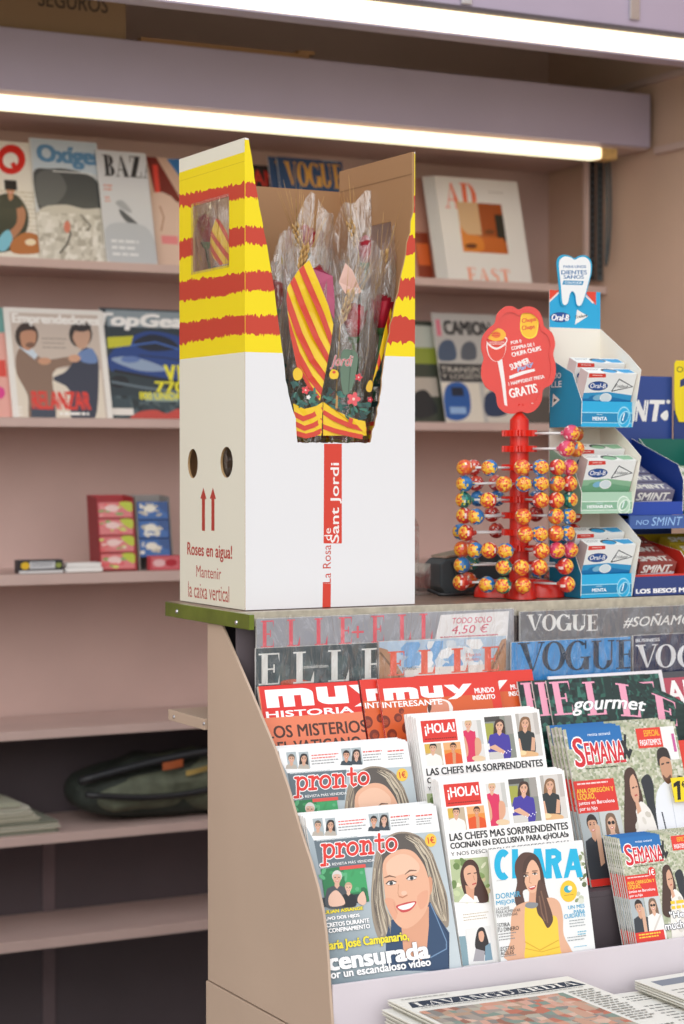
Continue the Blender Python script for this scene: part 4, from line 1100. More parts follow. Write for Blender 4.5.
# --- society weekly with a row of cooks (two rows)
def art_hola(S):
    S.view('m'); S.rect(0, 0, S.W, S.L, 'FBFAF8')
    S.view(434, 765, 4.685)
    S.rect(43, 92, 216, 198, 'DE352B')
    S.text('¡HOLA!', 60, 106, 208, 166, 'FFFFFF', fat=.028)
    S.lines(66, 178, 214, 190, 1, '8E2018', .5)
    S.inside(62, 204, 148, 312, 'C9B59A'); S.rect(62, 204, 90, 250, 'D9B24C'); bust(S, 104, 222, 20, 'DFAE90', '1F1A1A', 'F4F1EC', long=False, body=4.4, wide=2.0); S.free()
    S.inside(151, 196, 240, 302, 'E9923D'); S.rect(151, 196, 240, 232, 'EDB27A'); bust(S, 200, 216, 18, 'D99C74', '3B2418', 'E4571E', long=False, body=4.5, wide=2.2); S.poly([(196, 250), (212, 240), (214, 300), (200, 300)], 'D99C74'); S.free()
    S.inside(240, 88, 344, 290, 'E3E0DC'); S.rect(310, 84, 350, 200, 'C9C9C4'); S.poly([(238, 245), (262, 250), (270, 300), (238, 300)], '3A3D42')
    bust(S, 271, 106, 20, 'E3B193', 'D2B48A', 'DB3160', long=False, body=8.6, wide=1.75)
    S.smooth([(246, 190), (252, 160), (268, 200), (272, 250), (256, 262)], 'E0A888'); S.smooth([(306, 170), (330, 178), (334, 230), (310, 262), (304, 220)], 'E0A888'); S.ell(322, 268, 32, 14, 'E9CDA8'); S.free()
    S.inside(346, 68, 490, 276, '8B8F86'); S.rect(346, 100, 395, 180, 'A6A84A'); S.rect(346, 66, 420, 92, '4C4A48'); S.rect(440, 40, 490, 150, 'A39E98')
    bust(S, 420, 110, 25, 'E1B093', '43302A', '4438A0', long=True, body=6.6, wide=1.95); S.rect(352, 240, 440, 280, 'D4D1CB'); S.poly([(366, 214), (400, 200), (450, 232), (440, 246)], 'E1B093'); S.rect(364, 196, 374, 226, 'F4F2EE')
    S.up()
    for q in range(7): S.ell(430+q*8, 240-q*3+8*(q % 2), 3, 3, 'F3F0FF', 6, up=False)
    S.free()
    S.inside(494, 50, 614, 262, 'D9D4CE'); S.rect(494, 46, 520, 200, 'B9B3AC'); S.rect(575, 30, 620, 150, 'C4BEB8')
    bust(S, 542, 96, 25, 'DEAC8E', '8A6648', '2C3335', long=True, body=6.0, wide=1.8); S.poly([(505, 170), (518, 168), (530, 226), (512, 232)], 'DEAC8E'); S.poly([(575, 160), (590, 165), (590, 226), (570, 226)], 'DEAC8E'); S.ell(556, 244, 52, 16, 'E3B584'); S.ell(530, 238, 20, 12, 'F1D9A8'); S.free()
    S.text('LAS CHEFS MAS SORPRENDENTES', 70, 322, 628, 358, '26272B', .006, fat=.03)
    S.text('COCINAN EN EXCLUSIVA PARA «¡HOLA!»', 74, 366, 632, 402, '26272B', .006, fat=.03)
    S.text('Y NOS DESCUBREN SUS SECRETOS EN CASA', 78, 410, 638, 428, '3B3C40', 0)
    S.view(440, 845, 8.2)
    S.poly([(80, 120), (400, 95), (400, 470), (115, 470)], 'B9C79B'); blotches(S, 110, 120, 390, 460, ['C9D6A8', '8FA86A', 'E9EBCF', '6F8A50', 'D9CBA0'], 36, 34, 8)
    S.smooth([(165, 230), (200, 140), (260, 120), (310, 170), (330, 260), (385, 380), (390, 465), (290, 470), (210, 420), (175, 330)], '4A2F28')
    S.poly([(150, 470), (205, 400), (300, 420), (320, 470)], 'F7F5F2'); S.poly([(205, 330), (280, 350), (275, 450), (215, 400)], 'DDA384')
    S.smooth([(195, 200), (240, 165), (285, 185), (302, 260), (295, 330), (262, 362), (225, 330), (198, 270)], 'E6B294')
    S.stroke([(222, 240), (250, 232)], 7, '3A2822'); S.stroke([(274, 232), (298, 228)], 7, '3A2822'); S.stroke([(262, 325), (296, 312)], 10, 'C9544E'); S.stroke([(270, 250), (282, 290)], 5, 'C88F72')
    S.lines(185, 570, 400, 640, 3, 'C9BDA8', .35)
    S.poly([(75, 760), (205, 745), (245, 985), (125, 1000)], '86A5B0'); S.poly([(205, 690), (410, 660), (440, 960), (235, 985)], 'EDEDEB')
    S.smooth([(290, 760), (310, 690), (350, 675), (375, 720), (400, 830), (370, 900), (310, 870), (285, 830)], '2E2A2C')
    S.poly([(370, 830), (410, 800), (430, 940), (365, 950)], '7C9DB0'); S.poly([(290, 850), (365, 870), (360, 950), (270, 955)], 'A9A6AC')
    S.smooth([(315, 720), (345, 705), (360, 740), (352, 785), (335, 795), (318, 770)], 'E2AE92')
    S.view('m')
m = Mag((438.2, 781), (563.5, 768), 2.476, .27, T4Z)
S = m.sheet(); art_hola(S)
gh = 'society weeklies with a row of cooks, lower stack'
hola = make_mag(m, S, 'magazine', 'white society magazine with red masthead and cooks, front copy of lower middle stack', group=gh, spine='F4F4F2')
stack(hola, m, 5, 'white society magazine with red masthead, # copy in the lower middle stack', group=gh, gap=.0014, jx=.0006, jz=.003, dx=.0004)
mu = Mag((415.5, 718), (535, 713), 2.533, .27, T3Z)
d = dup(hola, mu.base, 'white society magazine with red masthead, front copy of the upper middle stack', 'society weeklies with a row of cooks, upper stack')
d.location = mu.base+upv*max(0, mu.L-m.L)*0
for i in range(1, 6): dup(d, d.location+nrm*(m.t+max(.0014, d['relief']+.0003))*i+Vector((-.0006*i+RND.uniform(-.0004, .0004), 0, 0))+upv*RND.uniform(0, .003), 'white society magazine with red masthead, %s copy of the upper middle stack' % ORD[i])

# --- small format monthly with a woman in a yellow dress
m = Mag((488.6, 849.8), (582.5, 841.5), 2.4548, .22, T4Z, t=.0045)
S = m.sheet(); S.rect(0, 0, m.W, m.L, 'EEF0EF')
S.view(484, 840, 5.9)
blotches(S, 545, 40, 605, 360, ['C9CFB8', '8D9A74', '66744F', 'DDE0D2', 'F0F1EC'], 26, 18, 5)
def band(pts, w): S.stroke(pts, w, '15B5E0', caps=True)
S.stroke([(94+36*math.sin(R(a))*1.0, 146-66*math.cos(R(a))) if False else (112+34*math.cos(R(a)), 146+70*math.sin(R(a))) for a in range(-52, -310, -12)], 36, '15B5E0')
S.poly([(164, 54), (200, 53), (203, 222), (166, 228)], '15B5E0')
S.poly([(166, 196), (250, 190), (250, 220), (166, 228)], '15B5E0')
def bigA(x0, x1, y0, y1):
    xm = (x0+x1)/2; S.poly([(xm-20, y0), (xm+20, y0-1), (xm-30, y1-5), (x0, y1)], '15B5E0'); S.poly([(xm-20, y0), (xm+20, y0-1), (x1, y1-8), (x1-34, y1-5)], '15B5E0'); S.poly([(xm-32, y0+100), (xm+32, y0+96), (xm+38, y0+124), (xm-36, y0+128)], '15B5E0')
bigA(262, 370, 51, 230)
S.poly([(362, 54), (398, 53), (400, 226), (364, 229)], '15B5E0')
S.stroke([(396, 70), (420, 70), (438, 84), (440, 108), (424, 126), (398, 130)], 34, '15B5E0'); S.poly([(398, 126), (430, 122), (462, 224), (424, 228)], '15B5E0')
bigA(470, 584, 52, 226)
S.lines(72, 240, 130, 248, 1, 'A9AAA8', .4)
S.smooth([(185, 130), (215, 85), (250, 72), (300, 84), (330, 130), (350, 200), (365, 280), (385, 350), (415, 440), (395, 490), (365, 505), (330, 460), (305, 400), (300, 300), (230, 300), (240, 380), (200, 400), (180, 340), (195, 250), (182, 190)], '5A3F36')
S.smooth([(160, 460), (180, 400), (230, 370), (280, 360), (330, 350), (400, 340), (445, 370), (465, 450), (470, 560), (515, 650), (510, 690), (140, 712), (155, 600)], 'E2B091')
S.poly([(268, 300), (325, 290), (330, 380), (262, 395)], 'DCA486')
S.smooth([(245, 385), (290, 400), (330, 395), (390, 440), (430, 460), (440, 560), (450, 650), (455, 700), (255, 715), (245, 610), (238, 520)], 'F6CF45')
S.stroke([(240, 600), (330, 650), (440, 590)], 6, 'DDAF2E'); S.stroke([(244, 640), (340, 660), (446, 630)], 5, 'DDAF2E')
S.smooth([(230, 180), (240, 130), (275, 105), (315, 125), (332, 190), (328, 250), (308, 300), (285, 312), (262, 300), (240, 250)], 'EAB898')
S.smooth([(228, 200), (235, 130), (275, 88), (320, 105), (345, 190), (352, 270), (335, 250), (325, 170), (290, 118), (262, 140), (245, 200), (235, 270)], '4E362E')
S.smooth([(320, 240), (350, 260), (365, 330), (400, 430), (405, 480), (375, 520), (345, 470), (315, 430), (305, 350)], '5B4036')
for a in ([(335, 300), (360, 400), (375, 490)], [(325, 330), (340, 430), (360, 480)]): S.stroke(a, 8, '7E5D4C')
for cx, cy in ((246, 212), (299, 200)):
    S.ell(cx, cy, 14, 6, 'F1E6DF'); S.ell(cx, cy, 6, 6, '3A2A22'); S.stroke([(cx-15, cy-2), (cx, cy-8), (cx+15, cy-3)], 4, '3A2620'); S.stroke([(cx-16, cy-16), (cx+16, cy-18)], 5, '6A493A')
S.stroke([(270, 215), (266, 250), (280, 256)], 4, 'C98F72'); S.smooth([(262, 280), (285, 272), (306, 268), (296, 288), (276, 294)], 'C94F4C'); S.stroke([(268, 281), (300, 273)], 5, 'FBF4EF')
S.smooth([(244, 380), (262, 368), (315, 372), (310, 395), (280, 404), (246, 396)], '8B8F93')
S.ell(498, 302, 50, 64, 'F7C935'); S.ell(494, 290, 24, 22, '36A9BE'); S.ell(506, 284, 13, 14, 'EAF4F2'); S.lines(472, 326, 528, 334, 1, 'B98A1F', .6)
S.otext('DORMIR', 68, 318, 214, 350, '13A3CF', 'DDE9EC', .4, .008); S.text('MEJOR', 70, 360, 184, 392, '13A3CF', .008)
S.text('LA CLAVE', 70, 400, 148, 418, '4A4A4C', 0); S.text('PARA AUMENTAR', 70, 420, 214, 438, '4A4A4C', 0); S.text('TUS DEFENSAS', 72, 441, 196, 458, '4A4A4C', 0)
S.text('ESTIRA', 72, 494, 152, 518, '2E2E30', .01); S.text('TU DINERO', 74, 522, 204, 546, '2E2E30', .01); S.lines(76, 556, 190, 606, 3, '8B8B8D', .4)
S.text('RECETAS', 82, 634, 178, 658, '2E2E30', .01); S.text('FÁCILES', 84, 656, 174, 684, '2E2E30', .01); S.lines(86, 688, 190, 700, 1, '8B8B8D', .5)
S.text('UN MES', 494, 388, 592, 410, '13A3CF', .008); S.text('PARA', 528, 414, 594, 436, '13A3CF', .008); S.text('CUIDARTE', 470, 440, 596, 466, '13A3CF', .008)
S.lines(500, 476, 600, 526, 3, '9CA3A6', .4); S.lines(550, 540, 604, 570, 2, '6DB9D2', .5); S.lines(490, 575, 604, 610, 2, '9CA3A6', .4); S.lines(530, 630, 606, 640, 1, '6DB9D2', .5)
make_mag(m, S, 'magazine', 'small monthly magazine with long haired woman in yellow dress and blue masthead', spine='D8DAD6')

# --- celebrity weekly with a couple in white (large edition behind, pocket edition in front)
def art_semana(S, pocket):
    S.view('m'); W, L = S.W, S.L
    S.rect(0, 0, W, L, 'B9BDA2')
    S.view(None); k = W/L
    mosaic(S, 0, 0, 1, .62, 56, 40, ['B3B898', 'A0A986', 'CDCFB9', 'C6C4AC', '929C7E', 'DAD9CA', 'B9BBA2', 'A6AD90', 'C9C9B4'], 3); mosaic(S, 0, .62, 1, 1, 24, 12, ['C9CDB6', 'B5BB9F', 'DEDFD0', 'A5AD8E'], 4)
    S.rect(.02, .0, .50, .13, '1B6FB5'); S.text('revista semanal', .2, .035, .4, .055, 'EAF2FA', .01)
    S.otext('S', .05, .06, .145, .25, 'D4232F', 'FFFFFF', .010, .02)
    S.otext('EMANA', .15, .095, .50, .235, 'D4232F', 'FFFFFF', .008, .02)
    S.up()
    for i, x in enumerate((.155, .225, .32, .39, .45)): S.rect(x-.004, .225, x+.05, .240, 'D4232F', up=False)
    S.stroke([(.49, .10), (.53, .2), (.56, .16)], .03, '23262A'); S.stroke([(.53, .06), (.49, .22)], .022, '23262A')
    S.lines(.13, .258, .42, .272, 1, '4C5440', .6)
    S.rect(.63, .03, .86, .16, 'E23A2C'); S.text('ESPECIAL', .70, .045, .84, .085, 'F5C32C', .015); S.text('PASATIEMPOS', .65, .105, .84, .145, 'FFFFFF', .015)
    S.rect(.855, .03, .98, .25, 'F2F1EE'); S.rect(.945, .08, .97, .2, 'C95A9B')
    # the couple
    S.smooth([(.60, .42), (.60, .36), (.67, .33), (.70, .40), (.68, .55), (.72, .8), (.66, .86), (.62, .6)], '2B2F35')
    S.smooth([(.92, .38), (.98, .37), (1.02, .5), (.95, .55)], '2B2F35')
    S.smooth([(.68, .56), (.72, .45), (.80, .39), (.88, .39), (.95, .45), (.99, .6), (1.0, .8), (.99, 1.0), (.72, 1.0), (.66, .92), (.67, .7)], 'E9EDF3')
    S.stroke([(.84, .42), (.835, .7), (.83, .98)], .006, 'C4CBD6'); S.stroke([(.73, .58), (.745, .8)], .012, '2B3040')
    S.smooth([(.79, .30), (.80, .22), (.84, .19), (.885, .22), (.895, .31), (.87, .385), (.835, .40), (.80, .37)], 'C99677')
    S.smooth([(.775, .27), (.79, .185), (.84, .165), (.885, .18), (.90, .25), (.885, .24), (.84, .225), (.80, .24), (.79, .28)], '2E2622')
    S.smooth([(.80, .34), (.83, .365), (.87, .345), (.87, .385), (.835, .405), (.805, .38)], '6A4A3A')
    S.stroke([(.805, .275), (.83, .27)], .012, '2E2622'); S.stroke([(.852, .268), (.88, .266)], .012, '2E2622')
    S.smooth([(.44, .40), (.46, .31), (.51, .275), (.555, .30), (.575, .40), (.58, .5), (.53, .62), (.49, .70), (.44, .74), (.37, .70), (.39, .58)], '4A3229')
    S.smooth([(.46, .70), (.50, .56), (.56, .5), (.63, .56), (.66, .68), (.68, .85), (.66, 1.0), (.44, 1.0), (.43, .85)], 'EFEBE4')
    S.smooth([(.475, .40), (.495, .33), (.535, .32), (.558, .38), (.555, .46), (.53, .51), (.50, .49)], 'D9A88B')
    S.smooth([(.455, .45), (.465, .33), (.51, .29), (.55, .31), (.51, .335), (.49, .38), (.485, .50), (.50, .60), (.45, .72), (.39, .68), (.42, .55)], '4A3229')
    S.poly([(.51, .49), (.54, .49), (.55, .56), (.51, .58)], 'D9A88B'); S.stroke([(.515, .46), (.54, .455)], .012, 'B5524C'); S.stroke([(.505, .41), (.525, .405)], .01, '2B1D18'); S.stroke([(.537, .404), (.553, .402)], .01, '2B1D18')
    blotches(S, .47, .58, .64, .95, ['DDD8CE', 'F7F5F1', 'CFC9BD'], 22, .03, 6)
    S.smooth([(.66, .88), (.70, .86), (.72, .93), (.68, .95)], 'C99677'); S.poly([(.64, .85), (.68, .86), (.70, .92), (.65, .93)], '2F3F63')
    S.rect(.0, .335, .355, .54, 'DE3329'); S.lines(.03, .35, .30, .365, 1, 'F7D9D4', .8)
    S.text('ANA OBREGÓN Y', .015, .378, .34, .415, 'F5D33A', .015); S.text('LEQUIO,', .015, .418, .17, .46, 'F5D33A', .015)
    S.text('juntos en Barcelona', .015, .464, .33, .495, 'FFFFFF', .012); S.text('por su hijo', .015, .50, .17, .532, 'FFFFFF', .012)
    S.rect(0, .54, .17, .98, 'AEB7BA'); S.rect(.175, .54, .36, .96, 'C9CFCE')
    bust(S, .10, .62, .055, 'D2A184', '2C2421', '33383F', long=False, body=6.6, wide=1.6); S.poly([(.12, .60), (.16, .63), (.15, .86), (.11, .88)], 'D9AE92')
    bust(S, .265, .62, .05, 'DDB195', '7D6350', 'EFEDE9', long=True, body=6.6, wide=1.7, glasses=True); S.stroke([(.19, .9), (.24, .82), (.34, .70)], .02, 'D8D2CA')
    S.rect(.0, .955, .30, 1.0, 'DE3329')
    if pocket:
        S.ell(.325, .33, .045, .05, 'DE3329'); S.text('1€', .295, .30, .355, .355, 'FFFFFF', .02)
        S.rect(0, .835, .34, 1, 'DE3329'); S.lines(.04, .85, .30, .90, 2, 'F5D33A', .6)
        S.lines(.48, .60, .88, .69, 2, 'F2C92B', .75)
        S.otext('"He pasado', .44, .69, .97, .765, 'FFFFFF', '4A5060', .006, .01, fat=.02); S.otext('mucho miedo"', .36, .775, .99, .845, 'FFFFFF', '4A5060', .006, .01, fat=.02)
m = Mag((563.5, 729.5), (674.5, 722), 2.540, .33, T3Z)
S = m.sheet(); art_semana(S, False)
gs_ = 'celebrity weeklies with a couple in white, large edition'
sem = make_mag(m, S, 'magazine', 'celebrity magazine with couple in white and blue red masthead, large front copy', group=gs_)
stack(sem, m, 5, 'celebrity magazine with couple in white, large edition, # copy in the stack', group=gs_, gap=.003, jx=.001, jz=.004, dx=-.0025)
m = Mag((617.5, 838.5), (700, 832), 2.482, .33, T4Z, t=.0022)
S = m.sheet(); art_semana(S, True)
gs2 = 'celebrity weeklies with a couple in white, pocket edition'
semp = make_mag(m, S, 'magazine', 'pocket edition celebrity magazine with couple in white, front copy at lower right', group=gs2)
# printed art wraps round the spine: copies further back are pushed to the left so their edges show
stack(semp, m, 8, 'pocket edition celebrity magazine, # copy in the fanned lower right stack', group=gs2, gap=.0007, jx=.0006, jz=.001, dx=-.0009)
# --- second row from the top: history and science monthlies, food supplement, pale and black magazines
def muy_letters(S, x0, y0, x1, y1, n=3, col='FFFFFF'):
    """the chunky rounded masthead"""
    a, b = S.box(x0, y0, x1, y1); keep = (S.ox, S.oy, S.sc); S.view('m')
    w = (b[0]-a[0]); h = b[1]-a[1]
    X = lambda x: a[0]+w*x; Y = lambda y: a[1]+h*y
    S.up()
    pl = lambda pts: S.poly([(X(x), Y(y)) for x, y in pts], col)
    arc = lambda cx, cy, rx, ry, a0, a1, k: [(cx+rx*math.cos(R(a0+(a1-a0)*i/k)), cy+ry*math.sin(R(a0+(a1-a0)*i/k))) for i in range(k+1)]
    # m : three stems under a rounded top
    pl([(0, 1), (0, .0), (.10, 0), (.10, 1)]); pl([(.135, 1), (.135, .35), (.225, .35), (.225, 1)])
    pl([(.28, 1), (.28, .35), (.38, .35), (.38, 1)]); pl([(.02, 0), (.28, 0)]+arc(.28, .32, .10, .32, -90, 0, 6)+[(.38, .38), (.02, .38)])
    # u
    if n > 1:
        pl([(.41, 0), (.50, 0), (.50, .62), (.41, .62)]); pl([(.56, 0), (.66, 0), (.66, 1), (.56, 1)]); pl([(.41, .6)]+[(.66, .6), (.66, 1), (.52, 1)]+arc(.52, .66, .11, .34, 90, 180, 6)); 
    if n > 2:
        pl([(.68, 0), (.79, 0), (.86, .52), (.79, .75)]); pl([(.90, 0), (1, 0), (.86, 1.0), (.80, 1.22), (.70, 1.22), (.78, .95)])
    S.view(*keep)
mh = Mag((258, 686.5), (357.5, 680.5), 2.594, .33, T2Z, t=.005)
xl = mh.base.x
mh.base.x = max(mh.base.x, XI0+.001); mh.W -= (mh.base.x-xl); mh.fr.O.x = mh.base.x
S = mh.sheet(); S.rect(0, 0, mh.W, mh.L, 'E9825E')
S.view(240, 600, 2.974); S.rect(56, 255, 356, 352, 'DF2E27')
muy_letters(S, 73, 268, 440, 322, 3); S.rect(66, 250, 75, 360, 'E8E4E0') if False else None
S.text('HISTORIA', 76, 332, 336, 352, 'FFFFFF', .01, fat=.05)
S.text('LOS MISTERIOS', 76, 376, 376, 414, '4A2A22', .008, fat=.02); S.text('DEL VATICANO', 80, 424, 360, 462, '4A2A22', .008, fat=.02)
make_mag(mh, S, 'magazine', 'red and orange history magazine with thick white masthead, left end of third row', spine='D9D2CB')
mi = Mag((377, 679.5), (496.5, 672.5), 2.590, .33, T2Z, t=.0045)
S = mi.sheet(); S.rect(0, 0, mi.W, mi.L, 'E0392B')
S.view(240, 600, 2.974)
S.rect(408, 300, 760, 480, 'D9622E'); S.inside(408, 300, 762, 480)
S.up()
for x, y, r in ((430, 362, 17), (470, 350, 12), (452, 400, 15), (500, 380, 18), (414, 330, 10), (480, 330, 8)): S.ell(x, y, r, r*1.1, '7A2E1C', up=False); S.ell(x+2, y+2, r*.55, r*.6, 'B9502C', up=False)
S.free()
S.view(380, 690, 6.84); S.smooth([(330, 100), (350, 75), (400, 60), (460, 70), (490, 100), (496, 150), (440, 300), (380, 300), (326, 150)], 'F3EFEA'); S.smooth([(338, 110), (360, 82), (410, 72), (455, 82), (472, 115), (470, 180), (430, 280), (380, 280), (340, 180)], 'DE9478'); S.smooth([(325, 115), (345, 80), (352, 120), (336, 160)], '5A3A2E')
S.view(240, 600, 2.974)
muy_letters(S, 425, 264, 690, 300, 3)
S.text('INTERESANTE', 422, 304, 600, 322, 'FFFFFF', .008, fat=.03)
S.text('MUNDO', 696, 262, 756, 278, 'FFFFFF', .008, fat=.03); S.text('INSÓLITO', 690, 280, 758, 298, 'FFFFFF', .008, fat=.03)
gm = 'science monthlies with thick white masthead on red'
sci = make_mag(mi, S, 'magazine', 'red science magazine with bald head over its masthead, front copy', group=gm, spine='C8281F')
nr2 = Vector((0, 1/math.cos(mi.th), 0))
dup(sci, mi.base+nr2*.0065+Vector((-.026, 0, 0)), 'red science magazine peeking out left behind the bald head copy')
d = dup(sci, mi.base+nr2*.013+Vector((.074, 0, .0005)), 'red science magazine peeking out right behind the bald head copy')
# pale magazine behind the food supplement
mp = Mag((548, 676.5), (662, 672.5), 2.597, .33, T2Z, t=.003)
S = mp.sheet(); S.rect(0, 0, mp.W, mp.L, 'E4DFE3'); S.view(454, 600, 2.974); S.rect(470, 232, 474, 300, 'D3CBD2'); S.lines(528, 262, 600, 272, 1, 'D86A7A', .5)
make_mag(mp, S, 'magazine', 'pale lilac magazine with tiny red print behind the green food magazine')
# food supplement with palm leaves, its top right corner drooping
mg = Mag((546, 680.5), (672, 673.5), 2.584, .33, T2Z, t=.003)
S = mg.sheet(); S.rect(0, 0, mg.W, mg.L, '16302D')
S.view('m'); mosaic(S, 0, 0, mg.W, mg.L*.6, 40, 24, ['1E4A42', '2A5E50', '0F2422', '357062', '1A3A36', '16302D', '14292A'], 12)
S.view(454, 600, 2.974)
for x, ch in ((282, 'E'), (380, 'L'), (478, 'L'), (575, 'E')): serif(S, ch, x, 244, x+66, 345, 'EFA3BC', .22, .05)
S.otext('gourmet', 345, 298, 566, 346, 'FFFFFF', '16302D', .8, .008, .35, fat=.02)
def droop(u, v, h, W, L):
    d = max(0, (u/W-.42)/.58); k = max(0, 1-v/(.55*L))
    return Vector((u-.004*d*d*k, -h-.020*d*d*k, L-v-.052*d*d*k))
keep_items = list(S.items)
gg = 'green food magazines with palm leaves'
gour = make_mag(mg, S, 'magazine', 'dark green food magazine with palm leaves and drooping corner, front copy', group=gg, warp=droop, spine='DDD8D0')
S.items = keep_items
gour2 = make_mag(mg, S, 'magazine', 'dark green food magazine, second copy from the front, peeking out on the left', group=gg, spine='DDD8D0')
gour2.location = mg.base+nr2*.0045+Vector((-.0235, 0, 0))
dup(gour2, mg.base+nr2*.009+Vector((-.047, 0, 0)), 'dark green food magazine, third copy from the front, furthest left')
# black magazine at the right edge
ma = Mag((661, 672), (760, 663), 2.6005, .33, T2Z, t=.003)
S = ma.sheet(); S.rect(0, 0, ma.W, ma.L, '17181B'); S.view(640, 660, 5.69); S.rect(112, 70, 420, 250, 'B5485A'); S.rect(112, 70, 420, 105, '4A4A50')
S.text('AR', 140, 118, 330, 252, 'F6F4F2', .01, fat=.03); S.lines(150, 276, 222, 284, 1, 'C9C9C9', .5); S.text('CASA', 222, 366, 340, 400, 'E5CE2B', .01)
make_mag(ma, S, 'magazine', 'black fashion magazine with red top, cut off at the right edge of the picture')
# red magazine with a yellow price tag, right of the couple
mr_ = Mag((672, 741), (790, 733), 2.545, .33, T3Z, t=.006)
S = mr_.sheet(); S.rect(0, 0, mr_.W, mr_.L, 'DF3A28')
e = make_mag(mr_, S, 'magazine', 'orange red magazine at the right edge wearing a yellow price tag')
mt = Mag((670.5, 778), (700, 775.5), 2.5315, .33, .893, t=.0006)
S = mt.sheet(); S.rect(0, 0, mt.W, mt.L, 'F4D91D'); S.view(640, 660, 5.69); S.poly([(190, 703), (212, 688), (228, 687), (233, 795), (214, 797), (210, 716), (191, 726)], '1B1B1D'); S.text('€', 232, 690, 262, 730, '1B1B1D', fat=.03)
cv = MB(); cv.box(0, mt.W, 0, .0006, 0, mt.L, col='F4D91D'); S.emit(cv, lambda u, v, h: Vector((u, -h, mt.L-v)))
et = empty('price_tag', mt.base, mt.rot, 'yellow card price tag reading 1 with euro sign on the red magazine', 'price tag'); cv.build('card', M['card_print'], et, local=True)
pin = MB(); pin.box(.004, .012, .0007, .007, mt.L*.2, mt.L*.3); pin.build('clip', M['steel'], et, local=True)

# --- top row: shrink wrapped fashion magazines
def wrapped(m, S, label, bag=True, spine='D5D5D6'):
    e = make_mag(m, S, 'magazine', label, spine=spine, cat='magazine')
    if bag:
        g = random.Random(len(label)); mb = MB(); ph = g.uniform(0, 6)
        W, L = m.W, m.L
        def f(a, b):
            w = .0009*math.sin(31*a+9*b+ph)*math.sin(23*b-7*a)+.0006*math.sin(70*a-40*b+ph)
            return Vector((a*(W+.006)-.003, -.0032+w, b*(L+.003)-.0002))
        mb.grid(f, 60, 40); mb.build('plastic_wrap', M['wrapfilm'], e, smooth=True, local=True)
    return e
Y1 = 2.670
m = Mag((256, 648.5), (377, 642), Y1, 0, T1Z, t=.0045); S = m.sheet(); S.rect(0, 0, m.W, m.L, '46535A')
S.view(240, 600, 2.974); blotches(S, 40, 150, 410, 260, ['4E6166', '3E494D', '5B696C'], 14, 30, 3)
S.smooth([(120, 250), (150, 236), (200, 240), (230, 262), (170, 300)], 'C9583F')
for x, ch in ((55, 'E'), (158, 'L'), (262, 'L'), (362, 'E')): serif(S, ch, x, 160-(x-55)*.05, x+62, 254-(x-55)*.05, 'E9E9E6', .2, .05)
S.text('#todosaldrabien', 176, 194, 262, 206, 'E9E9E6', 0)
wrapped(m, S, 'dark fashion magazine with white serif masthead in plastic, left end of second row')
m = Mag((379, 641.8), (506, 634.5), Y1, 0, T1Z, t=.0045); S = m.sheet(); S.rect(0, 0, m.W, m.L, 'B9CEE2')
S.view(355, 600, 4.024); S.inside(95, 176, 620, 330); blotches(S, 200, 170, 560, 290, ['EEF2F5', 'DDE6EE', '9CC1E4', '7FB2E2', 'F6F7F8'], 26, 40, 6)
S.poly([(95, 190), (130, 200), (200, 310), (95, 320)], 'B98B6C'); S.poly([(590, 160), (620, 150), (620, 300), (520, 310)], 'B4835F'); S.stroke([(100, 210), (180, 310)], 8, '7E5B45'); S.stroke([(600, 175), (540, 300)], 8, '86583F'); S.free()
S.rect(200, 276, 520, 320, 'EDE7E2')
for x, ch in ((132, 'E'), (256, 'L'), (388, 'L'), (512, 'E')): serif(S, ch, x, 208-(x-132)*.05, x+66, 306-(x-132)*.05, 'F0674F', .26, .06)
S.text('ESPAÑA', 190, 268, 248, 284, '6C6460', 0); S.text('Efecto', 446, 214, 506, 228, 'E9776A', 0); S.text('Mundo', 446, 232, 498, 246, 'E9776A', 0)
wrapped(m, S, 'fashion magazine with cloudy sky and orange serif masthead in plastic')
m = Mag((257, 619), (514, 606.5), 2.6795, 0, T1Z, t=.005); S = m.sheet(); S.rect(0, 0, m.W, m.L, 'A3A5AE')
S.view(240, 600, 2.974)
for x, ch in ((62, 'E'), (140, 'L'), (222, 'L'), (294, 'E'), (390, 'E'), (470, 'L'), (534, 'L')): serif(S, ch, x, 62-(x-62)*.045, x+38, 142-(x-62)*.045, 'EE5F70', .2, .05)
S.text('+', 332, 78, 368, 114, 'EE5F70', 0)
S.view(355, 600, 4.024); S.poly([(345, 60), (620, 44), (612, 160), (318, 172)], 'F1EFF0')
S.text('TODO SOLO', 392, 72, 550, 96, 'D9476B', .005, .2); S.text('4,50 €', 388, 102, 538, 142, 'D9476B', 0, .2); S.lines(342, 148, 575, 158, 1, 'D9476B', .5)
wrapped(m, S, 'grey plastic wrapped magazine pair with red letters and white price label, behind top row left')
m = Mag((511.5, 642.5), (630.5, 636), Y1, 0, T1Z, t=.0045); S = m.sheet(); S.rect(0, 0, m.W, m.L, '3D95D8')
S.view(454, 600, 2.974)
for x, ch, w in ((190, 'V', 80), (262, 'O', 70), (330, 'G', 76), (408, 'U', 68), (482, 'E', 52)): serif(S, ch, x, 128-(x-190)*.03, x+w, 214-(x-190)*.03, '12324F', .2, .05)
wrapped(m, S, 'bright blue fashion magazine with dark serif masthead in the top row')
m = Mag((633.5, 635.8), (760, 629), Y1, 0, T1Z, t=.0045); S = m.sheet(); S.rect(0, 0, m.W, m.L, '1F2B55')
S.view(454, 600, 2.974); S.text('BUSINESS', 540, 116, 612, 126, 'E9ECF2', .01, fat=.04)
for x, ch, w in ((540, 'V', 66), (600, 'O', 60), (664, 'G', 66), (730, 'U', 60), (790, 'E', 46)): serif(S, ch, x, 134, x+w, 202, 'EDEFF4', .2, .05)
S.text('& Sostenible', 540, 212, 588, 222, 'E9ECF2', 0)
